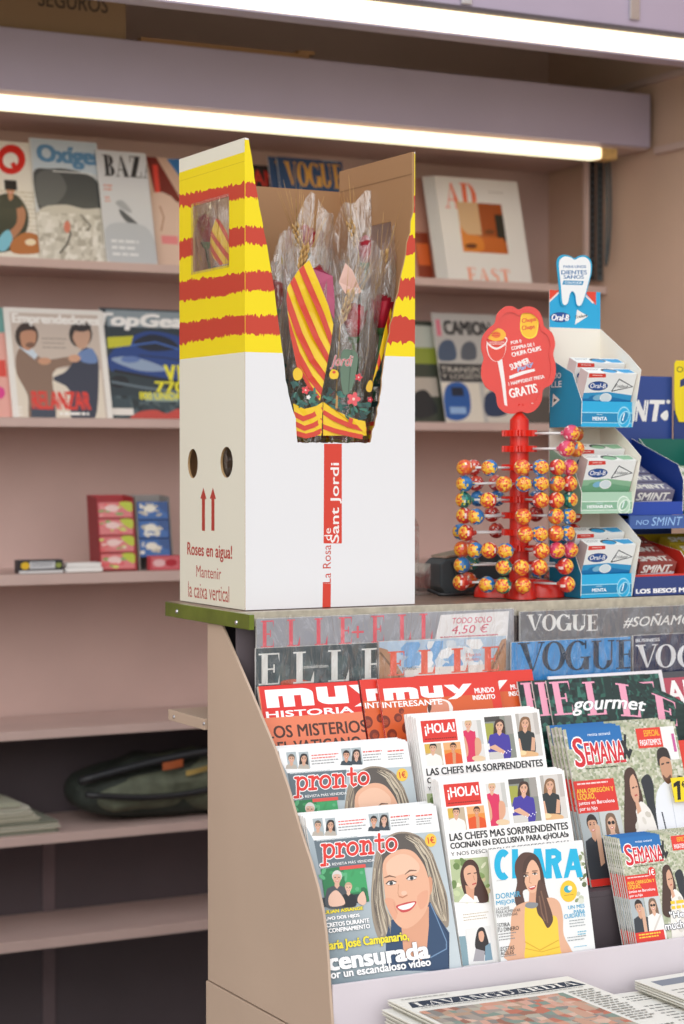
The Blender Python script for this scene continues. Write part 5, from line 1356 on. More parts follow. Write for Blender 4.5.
wrapped(m, S, 'navy fashion magazine with white serif masthead cut off at the right edge, top row')
m = Mag((520.5, 612), (780, 599.5), 2.6795, 0, T1Z, t=.005); S = m.sheet(); S.rect(0, 0, m.W, m.L, '75777F')
S.view(454, 600, 2.974)
for x, ch, w in ((216, 'V', 46), (262, 'O', 42), (304, 'G', 46), (350, 'U', 42), (394, 'E', 32)): serif(S, ch, x, 44, x+w, 92, 'F1F1F0', .22, .06)
S.text('#SOÑAMOS', 502, 44, 730, 84, 'F1F1F0', .015, .3)
wrapped(m, S, 'charcoal plastic wrapped magazine with white serif masthead and hashtag, behind top row right')
# ------------------------------------------------------------------ lollipop stand
def rtext(S, t, p0, p1, h, col, fat=0, shear=0):
    """lettering on a slanted baseline p0 -> p1 (view units), cap height h"""
    v, tr = text_tris(t, 0, shear)
    d = Vector((p1[0]-p0[0], p1[1]-p0[1])); n = Vector((d.y, -d.x)).normalized()*h
    for k in ((-fat, fat) if fat else (0,)):
        S.up()
        P = [S.q((p0[0]+d.x*p[0]+n.x*(1-p[1])+k*h, p0[1]+d.y*p[0]+n.y*(1-p[1])+k*h*.4)) for p in v]
        for a, b, c in tr: S.raw([P[a], P[b], P[c]], col)
CY = 2.780
CX = at(519, 590, Y=CY).x
toeye = Vector((EYE.x-CX, EYE.y-CY, 0)).normalized(); rgt = Vector((RT.x, RT.y, 0)).normalized()
def zrow(y): return at(520, y, Y=CY-.075).z
rows = [432.5, 448.5, 467.5, 484, 500.3, 516.7, 534, 550.6, 567, 585]
rz = [zrow(y) for y in rows]
ls = empty('lollipop_stand', (CX, CY, ZC), label='red plastic tiered lollipop stand with flower shaped sign on the counter', cat='lollipop stand')
T0 = Matrix.Translation((CX, CY, 0))
mb = MB(); mb.lathe([(.016, ZC+.018), (.0155, rz[0]+.022), (.0085, rz[0]+.030), (.005, rz[0]+.034), (.005, rz[0]+.046)], 24, mx=T0)
mb.build('column', M['red'], ls, smooth=False)
for k, z in enumerate(rz):
    mb = MB(); n = 16
    prof = []
    outer = []
    for i in range(n*4):
        a = 2*math.pi*i/(n*4); r = .029 if i % 4 in (0, 1) else .0235
        outer.append((r*math.cos(a), r*math.sin(a)))
    for dz in (-.0050,):
        hole = [(.0165*math.cos(2*math.pi*i/20), .0165*math.sin(2*math.pi*i/20)) for i in range(20)]
        mb.plate(outer, [hole], lambda u, v, h, z=z, dz=dz: (CX+u, CY+v, z+dz+h), .010)
    for i in range(n):
        a = 2*math.pi*(i+.12)/n; q = Matrix.Translation((CX, CY, z)) @ Matrix.Rotation(a, 4, 'Z')
        mb.box(.017, .0285, -.0008, .0008, -.0026, .0026, mx=q)
    mb.build('ring', M['red'], ls)
# cross shaped foot with rounded lobes
mb = MB()
def foot(u, v):
    a = 2*math.pi*u
    lob = .036+.038*abs(math.cos(2*(a+R(28))))**1.5
    t = v
    r = lob*(math.sin(t*math.pi/2)**.6) if v < 1 else lob
    z = ZC+.0006+(.030*math.cos(t*math.pi/2)**.7 if v < 1 else 0)
    return (CX+r*math.cos(a), CY+r*math.sin(a), z)
mb.grid(foot, 72, 10); mb.build('foot', M['red'], ls, smooth=True)
# flower shaped sign
SY = CY-.006
sf = Frame(Vector((CX, SY, at(520, 306, Y=SY).z))-rgt*.06+toeye*.0021, rgt, (0, 0, -1))
out = [(345, 762), (300, 778), (235, 768), (188, 722), (172, 640), (110, 600), (76, 525), (80, 445), (92, 400), (75, 330), (84, 250), (128, 192), (168, 158), (184, 95), (235, 48), (290, 44), (332, 66), (375, 46), (432, 50), (478, 88), (500, 150), (508, 182), (560, 225), (582, 300), (568, 372), (584, 440), (584, 512), (556, 578), (500, 612), (488, 690), (446, 752), (395, 774)]
S = Sheet(sf, 1, 1, 470, 300, 6.84, clip=[[(-1, -1), (1, -1), (1, 1), (-1, 1)]])
def sm(pts, n=3):
    k = len(pts); o = []
    for i in range(k):
        a, b, c, d = pts[i-1], pts[i], pts[(i+1) % k], pts[(i+2) % k]
        for j in range(n):
            t = j/n; o.append(tuple(.5*((2*b[m])+(-a[m]+c[m])*t+(2*a[m]-5*b[m]+4*c[m]-d[m])*t*t+(-a[m]+3*b[m]-3*c[m]+d[m])*t**3) for m in (0, 1)))
    return o
oo = [S.q(p) for p in sm(out)]
cx_, cy_ = 330, 410
inn = [(cx_+(p[0]-cx_)*.87, cy_+(p[1]-cy_)*.88) for p in out]
ii = [S.q(p) for p in sm(inn)]
mb = MB(); mb.plate(oo, [], lambda u, v, h: sf.P(u, v, -.0040+h*.0), .0, col='E2392B') if False else None
sg = MB()
sg.plate(oo, [], lambda u, v, h: sf.P(u, v, -h), .0035)
sg.plate(oo, [ii], lambda u, v, h: sf.P(u, v, .0002+h), .0028)
sg.tube([(CX, SY+.002, rz[0]+.040), (CX, SY+.002, at(520, 404, Y=SY).z)], .006, 12)
sign = sg.build('sign', M['red'], ls, weld=True)
S.poly([(185, 400), (220, 405), (240, 560), (256, 735), (238, 738), (215, 560)], 'F3EDEA')
S.ell(180, 310, 68, 112, 'F5E9E4'); S.ell(182, 320, 62, 100, 'E2483A'); S.smooth([(118, 300), (180, 340), (246, 300), (242, 250), (120, 250)], 'F5E9E4'); S.smooth([(124, 292), (180, 326), (240, 292), (238, 262), (124, 262)], 'D8402F')
S.lines(130, 286, 236, 312, 2, 'F5E9E4', .4)
S.smooth([(116, 240), (135, 205), (180, 192), (225, 205), (246, 240), (225, 270), (180, 280), (135, 270)], 'F7B733'); S.ell(180, 238, 30, 22, 'E8742B'); S.lines(146, 226, 214, 256, 2, 'D8402F', .45)
S.smooth([(344, 150), (356, 95), (405, 78), (450, 98), (468, 150), (462, 215), (446, 250), (405, 265), (364, 245), (345, 205)], 'F8E23A')
S.smooth([(350, 150), (362, 100), (405, 85), (446, 104), (461, 150), (455, 212), (440, 244), (405, 257), (368, 240), (352, 205)], 'F6C02A')
rtext(S, 'Chupa', (358, 166), (452, 152), 38, 'D8402F', .04, .2); rtext(S, 'Chups', (358, 216), (446, 202), 38, 'D8402F', .04, .2)
rtext(S, 'POR 0', (282, 304), (352, 290), 22, 'FBF6F3', .04); rtext(S, 'COMPRA DE 1', (286, 344), (440, 314), 24, 'FBF6F3', .04); rtext(S, 'CHUPA CHUPS', (290, 390), (488, 344), 30, 'FBF6F3', .05)
rtext(S, 'SUMMER', (282, 480), (412, 430), 40, 'FBF6F3', .06); rtext(S, 'Party', (330, 500), (440, 452), 36, '8FB6E6', .05, .3)
S.poly([(268, 520), (360, 486), (440, 470), (446, 486), (380, 504), (270, 542)], 'F5EEEC')
rtext(S, '1 HAPPYDENT FRESA', (266, 586), (510, 534), 24, 'FBF6F3', .04)
rtext(S, 'GRATIS', (276, 672), (464, 632), 62, 'FBF6F3', .045); S.lines(420, 704, 452, 716, 1, 'F5E9E4', .5)
mb = MB(); S.step = 2e-5; S.emit(mb, lambda u, v, h: sf.P(u, v, .0003+h)); mb.build('sign_print', M['card_print'], sign)

# lollipops: every one a thing of its own, stuck in the rings
FL = {'o': ('E5602A', ['F08A3A', 'EF7A2A', 'D8402F', 'FFF1DA']), 'b': ('2E7FC4', ['F5D33A', 'E9F2F8', '1D5FA3', '4F9AD6']), 'g': ('1F7F74', ['2FA08F', 'E6EFE6', '15605A', 'C9D65B']),
      'r': ('D4342B', ['EF6A4A', 'B71F26', 'C9302A', 'FBE3DC']), 'p': ('D8446A', ['F08AA0', 'C22A4A', 'E2456A', 'FBEAE6']), 'm': ('E07A34', ['4F7FA8', 'F3D24A', 'D8483A', 'F6EFE4'])}
NAMES = {'o': 'orange', 'b': 'blue and yellow', 'g': 'teal green', 'r': 'red', 'p': 'pink', 'm': 'mixed orange'}
def pop_mesh(key):
    g = random.Random(ord(key)); base, alt = FL[key]; mb = MB(); r = .0134; nr, ns = 13, 18
    def pt(t, a): return Vector((r*1.02*math.cos(t), r*math.sin(t)*math.cos(a), r*math.sin(t)*math.sin(a)))
    for i in range(nr):
        for j in range(ns):
            t0, t1 = math.pi*i/nr*.97, math.pi*(i+1)/nr*.97; a0, a1 = 2*math.pi*j/ns, 2*math.pi*(j+1)/ns
            tt = i/nr
            if tt < .24: c = g.choice(['F7BE2E', 'F9D04A', 'F2A22A', 'EF8A2A']) if not (1 <= i <= 3 and g.random() < .42) else 'D9482B'
            elif tt < .36: c = g.choice(['F7C83A', base, base])
            else: c = base if g.random() < .58 else g.choice(alt)
            q = [pt(t0, a0), pt(t0, a1), pt(t1, a1), pt(t1, a0)]
            if i == 0: q = [q[0], q[2], q[3]]
            mb.face(q, col=c)
    # twisted end of the wrapper round the stick
    n = 12
    for i in range(n):
        a0, a1 = 2*math.pi*i/n, 2*math.pi*(i+1)/n
        f = lambda x, rr, a: Vector((x, rr*math.cos(a), rr*math.sin(a)))
        w0, w1 = (.0042, .0030) if i % 2 else (.0030, .0042)
        mb.face([f(-.0128, .0032, a0), f(-.0128, .0032, a1), f(-.0175, w1, a1), f(-.0175, w0, a0)], col=base if i % 3 else alt[0])
    return mb
proto = {}
def lollipop(key, pos, ang, label):
    if key not in proto:
        e = empty('lollipop', pos, (0, 0, ang), label, 'lollipop', 'wrapped lollipops on the red stand')
        a = pop_mesh(key).build('candy', M['wrapper'], e, smooth=True, local=True)
        s = MB(); s.tube([(-.066, 0, 0), (-.0132, 0, 0)], .0019, 8); s.build('stick', M['white'], e, smooth=True, local=True)
        proto[key] = e
    else: e = dup(proto[key], pos, label, rot=(0, 0, ang))
    return e
K = 342
POPS = [
 [(575, 'p'), (600, 'o', 1)],
 [(553, 'p'), (598, 'm')],
 [(97, 'o'), (210, 'b'), (355, 'o'), (437, 'b'), (512, 'r'), (567, 'p'), (598, 'm', 1), (130, 'r', 1)],
 [(95, 'b'), (140, 'r', 1), (235, 'r', 1), (275, 'm'), (362, 'b'), (437, 'b'), (510, 'm'), (565, 'r'), (592, 'p', 1)],
 [(92, 'g'), (150, 'b', 1), (205, 'r'), (240, 'b', 1), (438, 'r'), (507, 'r'), (567, 'g'), (420, 'b', 1)],
 [(95, 'r'), (150, 'b'), (215, 'r', 1), (360, 'o'), (420, 'r', 1), (505, 'm'), (560, 'b'), (594, 'r', 1)],
 [(70, 'b', 1), (105, 'r'), (235, 'r', 1), (370, 'o'), (433, 'b'), (505, 'o'), (555, 'b'), (592, 'r', 1)],
 [(85, 'o'), (122, 'r', 1), (146, 'b'), (210, 'r'), (282, 'b'), (440, 'r'), (510, 'p'), (570, 'p')],
 [(85, 'b'), (120, 'g', 1), (275, 'g'), (352, 'r'), (432, 'r'), (520, 'r', 1), (548, 'r'), (588, 'm', 1)],
 [(80, 'r'), (108, 'o', 1), (200, 'b'), (272, 'g'), (360, 'o'), (500, 'r', 1), (556, 'r'), (430, 'b', 1)],
]
ORDX = ['first', 'second', 'third', 'fourth', 'fifth', 'sixth', 'seventh', 'eighth', 'ninth', 'tenth']
RAD = .0975
for k, row in enumerate(POPS):
    rr = sorted(row)
    for j, p in enumerate(rr):
        sv = max(-.985, min(.985, (p[0]-K)/(RAD*2024/3.1*4.275)))
        ph = math.asin(sv); c = math.cos(ph)*(-1 if len(p) > 2 else 1)
        d = rgt*sv+toeye*c
        lollipop(p[1], (CX+d.x*RAD, CY+d.y*RAD, rz[k]+RND.uniform(-.0005, .0005)), math.atan2(d.y, d.x), '%s lollipop, %s from left on the %s ring from the top' % (NAMES[p[1]], ORDX[j], ORDX[k]))

# ------------------------------------------------------------------ mint displays
def lean_frame(x, y, z, al):
    """front face of a pack that leans towards the viewer: x right, down the face"""
    return Frame((x, y, z), (1, 0, 0), (0, math.sin(al), -math.cos(al)))
def pack(name, label, fr, w, h, d, side, top, art, group=None, cat='gum pack', back_up=0):
    """a pack whose front face is fr (w x h), d deep behind it"""
    B = fr.P(0, h, 0); e = empty(name, B, label=label, cat=cat, group=group)
    mb = MB(); P = lambda u, v, q: fr.P(u, v, -q)
    c = [P(0, 0, 0), P(w, 0, 0), P(w, h, 0), P(0, h, 0), P(0, 0, d), P(w, 0, d), P(w, h, d), P(0, h, d)]
    mb.mesh(c, [(0, 1, 2, 3), (4, 7, 6, 5), (0, 4, 5, 1), (3, 2, 6, 7), (0, 3, 7, 4), (1, 5, 6, 2)], col=['F4F5F3', side, top, side, side, side])
    S = Sheet(fr, w, h); art(S); S.emit(mb, fr.P)
    tf = Frame(fr.P(0, 0, -d), (1, 0, 0), fr.n)
    return e, mb, tf
YF = 2.702
OX0, OX1 = at(580.5, 570, Y=YF).x, at(632, 570, Y=YF).x
OW = OX1-OX0; YBK = YF+.090
ob = empty('gum_display', ((OX0+OX1)/2, YF+.06, ZC), label='blue and white tooth gum display tower with a tooth sign, beside lollipops', cat='display')
CYAN, TEAL, PGREEN = '22ACDF', '1187AE', 'A9CDB4'
def tray(parent, name, xl, xr, yf, yb, zb, lip, rt, bt, lt_, ltb, front, left, inner, back, t=.0012, art=None, mname='card_print', fl=.024):
    """open counter tray; rt/bt = front and back top heights of the right wall, lt_/ltb of the left wall; walls flare forward"""
    mb = MB()
    mb.plate([(yf, zb), (yb, zb), (yb, bt), (yf+.012, rt+(bt-rt)*.36), (yf-fl, rt)], [], lambda u, v, h: (xr-h, u, v), t, col=front, col2=inner, coledge='F2EFE6')
    mb.plate([(yf, zb), (yb, zb), (yb, ltb), (yf+.024, lt_), (yf-.002, lip)], [], lambda u, v, h: (xl+h, u, v), t, col=left, col2=inner, coledge='F2EFE6')
    mb.box(xl, xr, yb, yb+t, zb, max(bt, ltb), col=back)
    mb.box(xl+t, xr-t, yf+.0008, yb, zb, zb+t, col=inner)
    ff = Frame((xl, yf-.0003, lip), (1, 0, 0), (0, 0, -1))
    mb.box(xl, xr, yf-.0002, yf+.0008, zb, lip, col=front)
    if art:
        S = Sheet(ff, xr-xl, lip-zb); art(S); S.emit(mb, ff.P)
    return mb.build(name, M[mname], parent)
def zpx(y, Y=YF): return at(606, y, Y=Y).z
def lip_art(word, band, base, edge):
    def f(S):
        S.rect(0, .42, 1, .46, edge); S.rect(0, .46, 1, .82, band); S.rect(0, .82, 1, .85, edge)
        S.text(word, .22 if len(word) < 7 else .12, .60, .50 if len(word) < 7 else .62, .75, 'F6FAFA', .01, fat=.03); S.lines(.3, .5, .42, .55, 1, 'CFE9F2', .6)
        S.ell(.83, .62, .13, .44, edge); S.ell(.83, .62, .115, .38, base); S.ell(.83, .62, .085, .27, edge, rot=10); S.ell(.84, .62, .065, .22, band, rot=10); S.stroke([(.80, .75), (.84, .45)], .02, 'EAF6FA')
    return f
def pack_art(c1, c2):
    def f(S):
        S.rect(0, 0, 1, 1, 'F1F4F3'); S.poly([(0, .56), (.5, .52), (1, .60), (1, 1), (0, 1)], c1); S.poly([(0, .72), (.6, .66), (1, .75), (1, 1), (0, 1)], c2)
        S.poly([(.02, .02), (.36, .02), (.38, .12), (.03, .14)], 'DF3B2C'); S.lines(.10, .06, .30, .10, 1, 'F7DAD4', .6)
        S.ell(.26, .36, .20, .13, '16407E'); S.ell(.26, .36, .185, .105, '1B4F9B'); S.text('Oral-B', .10, .29, .42, .42, 'FFFFFF', .02)
        S.stroke([(.56, .50), (.66, .16), (.97, .36), (.56, .50)], .018, '26323A'); S.text('Trident', .60, .31, .88, .40, '26323A', .01, .2)
        S.ell(.22, .70, .10, .08, c2, rot=-20); S.ell(.31, .68, .10, .08, '7FBBD9', rot=-20); S.ell(.47, .68, .12, .13, 'F4F8F8', rot=-30); S.ell(.47, .68, .10, .11, 'DCE9EE', rot=-30)
    return f
ytr = [dict(b=602, l=574, r=541.5, col=CYAN, a=('MENTA', '0E86B8', CYAN, '9BDCF2'), p=('2E9BD1', '1379B5'), s='B9B3B3', w='lowest tray'),
       dict(b=513.5, l=492, r=456.5, col=PGREEN, a=('HIERBABUENA', '86B597', 'B5D5BE', 'E2F0E4'), p=('8FBF9B', '6FA883'), s='C4BBB8', w='middle tray'),
       dict(b=427, l=401.5, r=369.0, col=CYAN, a=('MENTA', '0E86B8', CYAN, '9BDCF2'), p=('2E9BD1', '1379B5'), s='D3C6C4', w='top tray')]
for k, T in enumerate(ytr):
    zb = ZC+.0006 if k == 0 else zpx(T['b']); lip = zpx(T['l']); rt = zpx(T['r'], YF-.024); bt = rt+at(593.4, 328, Y=YBK).z-at(638.7, 369, Y=YF-.024).z
    tray(ob, 'tray', OX0, OX1, YF, YBK, zb, lip, rt, bt, lip+.046, lip+.072, T['col'], TEAL if k != 1 else '8DB59C', 'EFEBDF', 'EFEBDF', art=lip_art(*T['a']))
    al = R(22); h = (rt-zb-.010)/math.cos(al)
    hf = min(h, .062)
    for i, nm in enumerate(('front', 'rear')):
        w = OW-.006
        fr = lean_frame(OX0+.003, YF-.016+.032*i, rt-.006+.018*i, al)
        e, mb, tf = pack('gum_pack', '', fr, w, hf, .0235, T['s'], 'EFF2EE', pack_art(*T['p']), 'tooth gum packs in the blue display')
        e['label'] = 'white and %s gum pack, %s in the %s of the tooth display' % ('green' if k == 1 else 'blue', nm, T['w'])
        S = Sheet(tf, w, .0235); S.ell(.5, .5, .16, .4, '3C4146'); S.ell(.5, .6, .13, .34, T['p'][0]); S.poly([(.62, .15), (.98, .1), (.98, .8), (.75, .9)], T['p'][0]); S.lines(.05, .2, .32, .6, 2, '6E7478', .4); S.emit(mb, tf.P)
        mb.build('carton', M['card_print'], e)
# lettering on the teal left wall of the top tray
lw = Frame((OX0-.0002, YBK, zpx(340)), (0, -1, 0), (0, 0, -1))
S = Sheet(lw, 1, 1, 440, 260, 2.803, clip=[[(-.5, -.5), (.5, -.5), (.5, .5), (-.5, .5)]])
S.text('TODO', 300, 318, 339, 334, 'EAF4F8', fat=.04); S.text('LLE', 312, 340, 341, 358, 'EAF4F8', fat=.04)
S.poly([(317, 374), (336, 392), (314, 412)], 'EFEBE4'); S.poly([(319, 388), (328, 392), (318, 400)], '2A3A44')
mb = MB(); S.emit(mb, lw.P); mb.build('side_print', M['card_print'], ob)
# legs between trays: the closed back body of the tower
mb = MB(); z1 = zpx(427); 
for k in (1, 2):
    zz = zpx(ytr[k]['b'])-.0004; zl = zpx(ytr[k-1]['r'], YF-.024)+.05
    if zz > zl-.04:
        mb = MB(); mb.box(OX0+.0014, OX1-.0014, YBK+.002, YBK+.005, zl-.06, zz, col='DDE5E4'); mb.build('back_panel', M['card_print'], ob)
# header card and tooth sign
hf = Frame((OX0, YBK+.0015, at(570, 288, Y=YBK).z), (1, 0, 0), (0, 0, -1))
mb = MB(); S = Sheet(hf, 1, 1, 540, 240, 4.75, clip=[[(-1, -1), (1, -1), (1, 1), (-1, 1)]])
hp = [S.q(p) for p in ((32, 236), (265, 240), (246, 442), (20, 436))]
hp = [(0, hp[0][1]), (OW, hp[0][1]), (OW, hp[2][1]+.03), (0, hp[2][1]+.03)]
mb.plate(hp, [], lambda u, v, h: hf.P(u, v, -h), .0012, col='22A9DC', col2='EDE9DE')
S.clip = [hp]
S.poly([(30, 234), (100, 236), (30, 306)], 'E2452F'); S.poly([(266, 238), (266, 310), (205, 238)], 'E2452F')
S.stroke([(36, 300), (90, 248)], 7, 'F3DCD6'); S.stroke([(215, 262), (254, 300)], 7, 'F3DCD6')
S.ell(96, 367, 48, 24, '16407E'); S.ell(96, 367, 44, 20, '1B4F9B'); rtext(S, 'Oral-B', (56, 382), (136, 384), 30, 'FFFFFF', .04, .2)
S.poly([(166, 402), (176, 330), (228, 362)], 'F3F1EC'); rtext(S, 'Trident', (168, 374), (226, 364), 14, '2A3238', .04, .2)
S.emit(mb, hf.P); hcard = mb.build('header_card', M['card_print'], ob)
tooth = [(80, 120), (84, 88), (108, 70), (140, 74), (163, 86), (190, 74), (220, 74), (244, 100), (246, 150), (232, 210), (218, 262), (200, 308), (184, 318), (172, 304), (166, 262), (150, 244), (136, 262), (128, 300), (112, 314), (98, 300), (92, 240), (86, 180)]
tf = Frame((OX0, YBK-.001, hf.O.z), (1, 0, 0), (0, 0, -1))
S = Sheet(tf, 1, 1, 540, 240, 4.75, clip=[[(-1, -1), (1, -1), (1, 1), (-1, 1)]])
tp_ = [S.q(p) for p in sm(tooth)]
mb = MB(); mb.plate(tp_, [], lambda u, v, h: tf.P(u, v, -h), .0015, col='1FA3CE')
cx_, cy_ = 164, 185
inn = [(cx_+(p[0]-cx_)*.90+2, cy_+(p[1]-cy_)*.945+2) for p in tooth]
S.poly(sm(inn), 'F0F3F4')
rtext(S, 'PARA UNOS', (112, 133), (218, 133), 13, '2A6FA8', .04); rtext(S, 'DIENTES', (102, 163), (222, 163), 19, '2A6FA8', .05); rtext(S, 'SANOS', (112, 184), (208, 184), 17, '2A6FA8', .05)
S.poly([(112, 192), (208, 195), (202, 214), (106, 212)], '1C8DBF'); rtext(S, 'CON FLUOR', (118, 208), (198, 209), 11, 'F0F6F8', .04)
S.emit(mb, tf.P); mb.build('tooth_sign', M['card_print'], hcard)

# navy mint display on the right
NX0 = at(634, 590, Y=YF).x; NX1 = NX0+.235; NAVY = '2B3F7C'
zl0, zl1 = ZC+.0006, zpx(578)
nd = empty('mint_display', ((NX0+NX1)/2, YF+.08, ZC), label='navy blue mint display with stacked coloured trays, cut off at right edge', cat='display')
YN = YF+.165
zu0, zu1 = at(640, 529, Y=YF+.012).z, at(640, 515.5, Y=YF+.012).z
ff = Frame((NX0, YF, zl1), (1, 0, 0), (0, 0, -1)); mb = MB()
mb.box(NX0, NX1, YF+.0002, YF+.004, zl0, zl1, col=NAVY)
S = Sheet(ff, NX1-NX0, zl1-zl0, 600, 470, 7.31); S.text('LOS BESOS MÁS', 262, 862, 690, 906, 'F3F4F8', .02, fat=.06); S.emit(mb, ff.P); mb.build('base_strip', M['card_print'], nd)
mb = MB(); mb.box(NX0, NX1, YF+.0042, YN, zl0, zl0+.012, col=NAVY); mb.build('base_board', M['card_print'], nd)
ff = Frame((NX0-.012, YF+.012, zu1), (1, 0, 0), (0, 0, -1)); mb = MB()
mb.box(NX0-.0, NX1, YF+.0122, YF+.016, zu0, zu1, col='3F5FA0')
mb.box(NX0, NX1, YF+.0162, YN, zu0+.002, zu1-.006, col=NAVY)
S = Sheet(ff, NX1-NX0+.012, zu1-zu0, 600, 470, 7.31)
S.text('NO', 262, 366, 356, 402, '9CC3EE', 0, .2); S.text('SMINT', 376, 345, 604, 408, '9CC3EE', 0, .25); S.emit(mb, ff.P); mb.build('upper_strip', M['card_print'], nd)
hx1 = at(672, 430, Y=YN).x; hz1, hz0 = at(640, 376, Y=YN).z, at(640, 500, Y=YN).z
hf = Frame((NX0-.06, YN-.0002, hz1), (1, 0, 0), (0, 0, -1)); mb = MB()
mb.box(OX1+.004, hx1, YN, YN+.003, zl0, hz1, col='2C4890')
S = Sheet(hf, hx1-NX0+.06, hz1-hz0, 600, 360, 8.14)
for t, x0, x1 in (('S', -200, -100), ('M', -95, 60), ('I', 70, 120), ('N', 132, 256) if False else ('N', 268, 396), ('T', 402, 528)):
    if x0 > 200: S.text(t, x0, 322, x1, 502, 'F4F3F0', .02, .2, fat=.045)
S.ell(556, 340, 16, 17, 'F4F3F0'); S.smooth([(492, 455), (520, 420), (548, 412), (556, 450), (546, 486), (520, 490)], 'F4F3F0')
S.emit(mb, hf.P); mb.build('header_card', M['card_print'], nd)
for xs, zz in ((NX0, zl0), ):
    for x in (NX0, NX1-.003):
        m2 = MB(); m2.box(x, x+.003, YF+.0165, YN-.0005, zl0+.0125, zu0+.0015, col=NAVY); m2.build('side_wall', M['card_print'], nd)
# yellow offer card
YO = YN-.012
ox0 = at(674.5, 400, Y=YO).x; oz1, oz0 = at(680, 360.5, Y=YO).z, at(680, 422, Y=YO).z
of = Frame((ox0, YO, oz1), (1, 0, 0), (0, 0, -1)); wO, hO = .09, oz1-oz0
e = empty('offer_card', (ox0+.045, YO, zu1), label='yellow offer card on the navy mint display at the right edge', cat='sign')
mb = MB()
mb.plate([(.0, .006), (.004, 0), (wO, 0), (wO, hO), (.010, hO), (.003, hO*.85), (0, hO*.6)], [], lambda u, v, h: of.P(u, v, -h), .0015, col='F0D818')
S = Sheet(of, wO, hO, 600, 360, 8.14); S.text('OFERTA', 624, 52, 880, 100, '4A4A2A', .0); S.poly([(652, 165), (700, 140), (742, 140), (742, 400), (690, 400), (690, 205), (652, 222)], '2A3A6A'); S.text('€', 770, 150, 850, 240, '2A3A6A', fat=.03); S.emit(mb, of.P)
mb.build('price_panel', M['card_print'], e)
mb = MB(); mb.box(ox0+.001, ox0+wO, YO+.002, YO+.004, zu1+.0004, oz0-.001, col='223B7A'); mb.box(ox0+.001, ox0+wO, YO+.002, YO+.004, oz0-.001, oz0+.02, col='223B7A'); mb.build('navy_panel', M['card_print'], e)
# coloured trays with mint boxes
def mint_art(c, tx='SMINT'):
    def f(S):
        S.rect(0, 0, 1, 1, c); S.poly([(0, .62), (1, .5), (1, 1), (0, 1)], 'D9D3DE'); S.text(tx+'.', .08, .12, .92, .56, 'F1EFEA', .02, .2, fat=.03); S.rect(0, .92, 1, 1, 'F1EFEA'); S.text(tx+'.', .14, .66, .86, .86, '8E86B5', 0, .2)
    return f
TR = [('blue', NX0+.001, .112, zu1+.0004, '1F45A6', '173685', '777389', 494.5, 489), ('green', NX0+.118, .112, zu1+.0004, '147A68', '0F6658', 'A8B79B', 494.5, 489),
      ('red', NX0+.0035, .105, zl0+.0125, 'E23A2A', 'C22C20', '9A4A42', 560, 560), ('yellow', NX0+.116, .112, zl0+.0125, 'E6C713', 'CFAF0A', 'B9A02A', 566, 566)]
for nm, x0, w, zb, c, ci, pc, _, _ in TR:
    up_ = nm in ('blue', 'green')
    yf = YF+.018 if up_ else YF+.006
    lipz = zb+.034; rt = zb+(.058 if up_ else .046); bt = rt+(.070 if up_ else .036)
    e = empty('mint_tray', (x0+w/2, yf+.06, zb), label='%s cardboard tray of mint boxes in the navy display, %s row' % (nm, 'upper' if up_ else 'lower'), cat='tray')
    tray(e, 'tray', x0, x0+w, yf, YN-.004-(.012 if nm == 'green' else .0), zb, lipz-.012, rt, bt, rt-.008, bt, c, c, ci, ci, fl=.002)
    for i, od in enumerate(('front', 'second', 'third')):
        al = R(24); h_ = .034
        fr = lean_frame(x0+.016, yf+.004+.034*i, lipz+.007+.014*i, al)
        w_ = (w-.030)
        pe, mb, tf = pack('mint_box', '', fr, w_, h_, .030, pc, pc, mint_art(pc), 'mint boxes in the navy display', cat='mint box')
        pe['label'] = 'flat mint box with white lettering, %s in the %s tray' % (od, nm)
        S = Sheet(tf, w_, .030); S.text('SMINT.', .08, .2, .92, .8, 'E4E0D6', .02, .2, fat=.04); S.emit(mb, tf.P)
        mb.build('carton', M['card_print'], pe)
# ------------------------------------------------------------------ things on the back shelves
def bmag(tl, tr, zs, y0=4.285, k=.27, t=.004, **kw):
    m = Mag(tl, tr, y0-k*(zs-.919), k, zs+.001, t=t, **kw); return m
Z1, Z2, Z3, Z4, Z5, Z6 = [s[0] for s in shelf_spec]
# upper row
m = bmag((-34, 138), (34, 146.5), Z1, 4.290); S = m.sheet(); S.rect(0, 0, m.W, m.L, 'E9E4DA'); S.view(0, 120, 3.6)
S.ell(40, 142, 52, 54, 'D9261C'); S.ell(38, 145, 28, 28, 'F1EDE6'); S.poly([(50, 150), (72, 175), (58, 186), (36, 160)], 'D9261C'); S.text('G', -130, 90, -30, 190, 'D9261C', .03)
S.lines(-40, 250, 150, 430, 12, 'CFC6B4', .5); S.smooth([(-60, 330), (0, 270), (60, 270), (100, 330), (95, 400), (40, 470), (-60, 460)], '3F4132'); S.smooth([(60, 300), (92, 330), (80, 390), (30, 440), (15, 420), (60, 370)], 'B9805E')
bust(S, 38, 250, 22, 'C58F6C', '1E1B1B', '3A3C30', long=False, body=3, wide=1.6); S.rect(14, 215, 60, 250, '1E1B1B')
S.smooth([(0, 420), (30, 395), (45, 430), (20, 470), (-10, 465)], '7FC4DC'); S.smooth([(40, 440), (90, 405), (140, 420), (150, 475), (50, 480)], 'B9743E'); S.ell(110, 440, 20, 12, 'F1DFC0')
make_mag(m, S, 'magazine', 'men magazine with red round letter, far left of the upper shelf row')
m = bmag((29, 137.5), (97, 148), Z1, 4.283); S = m.sheet(); S.rect(0, 0, m.W, m.L, 'CDD2D6'); S.view(0, 120, 3.6)
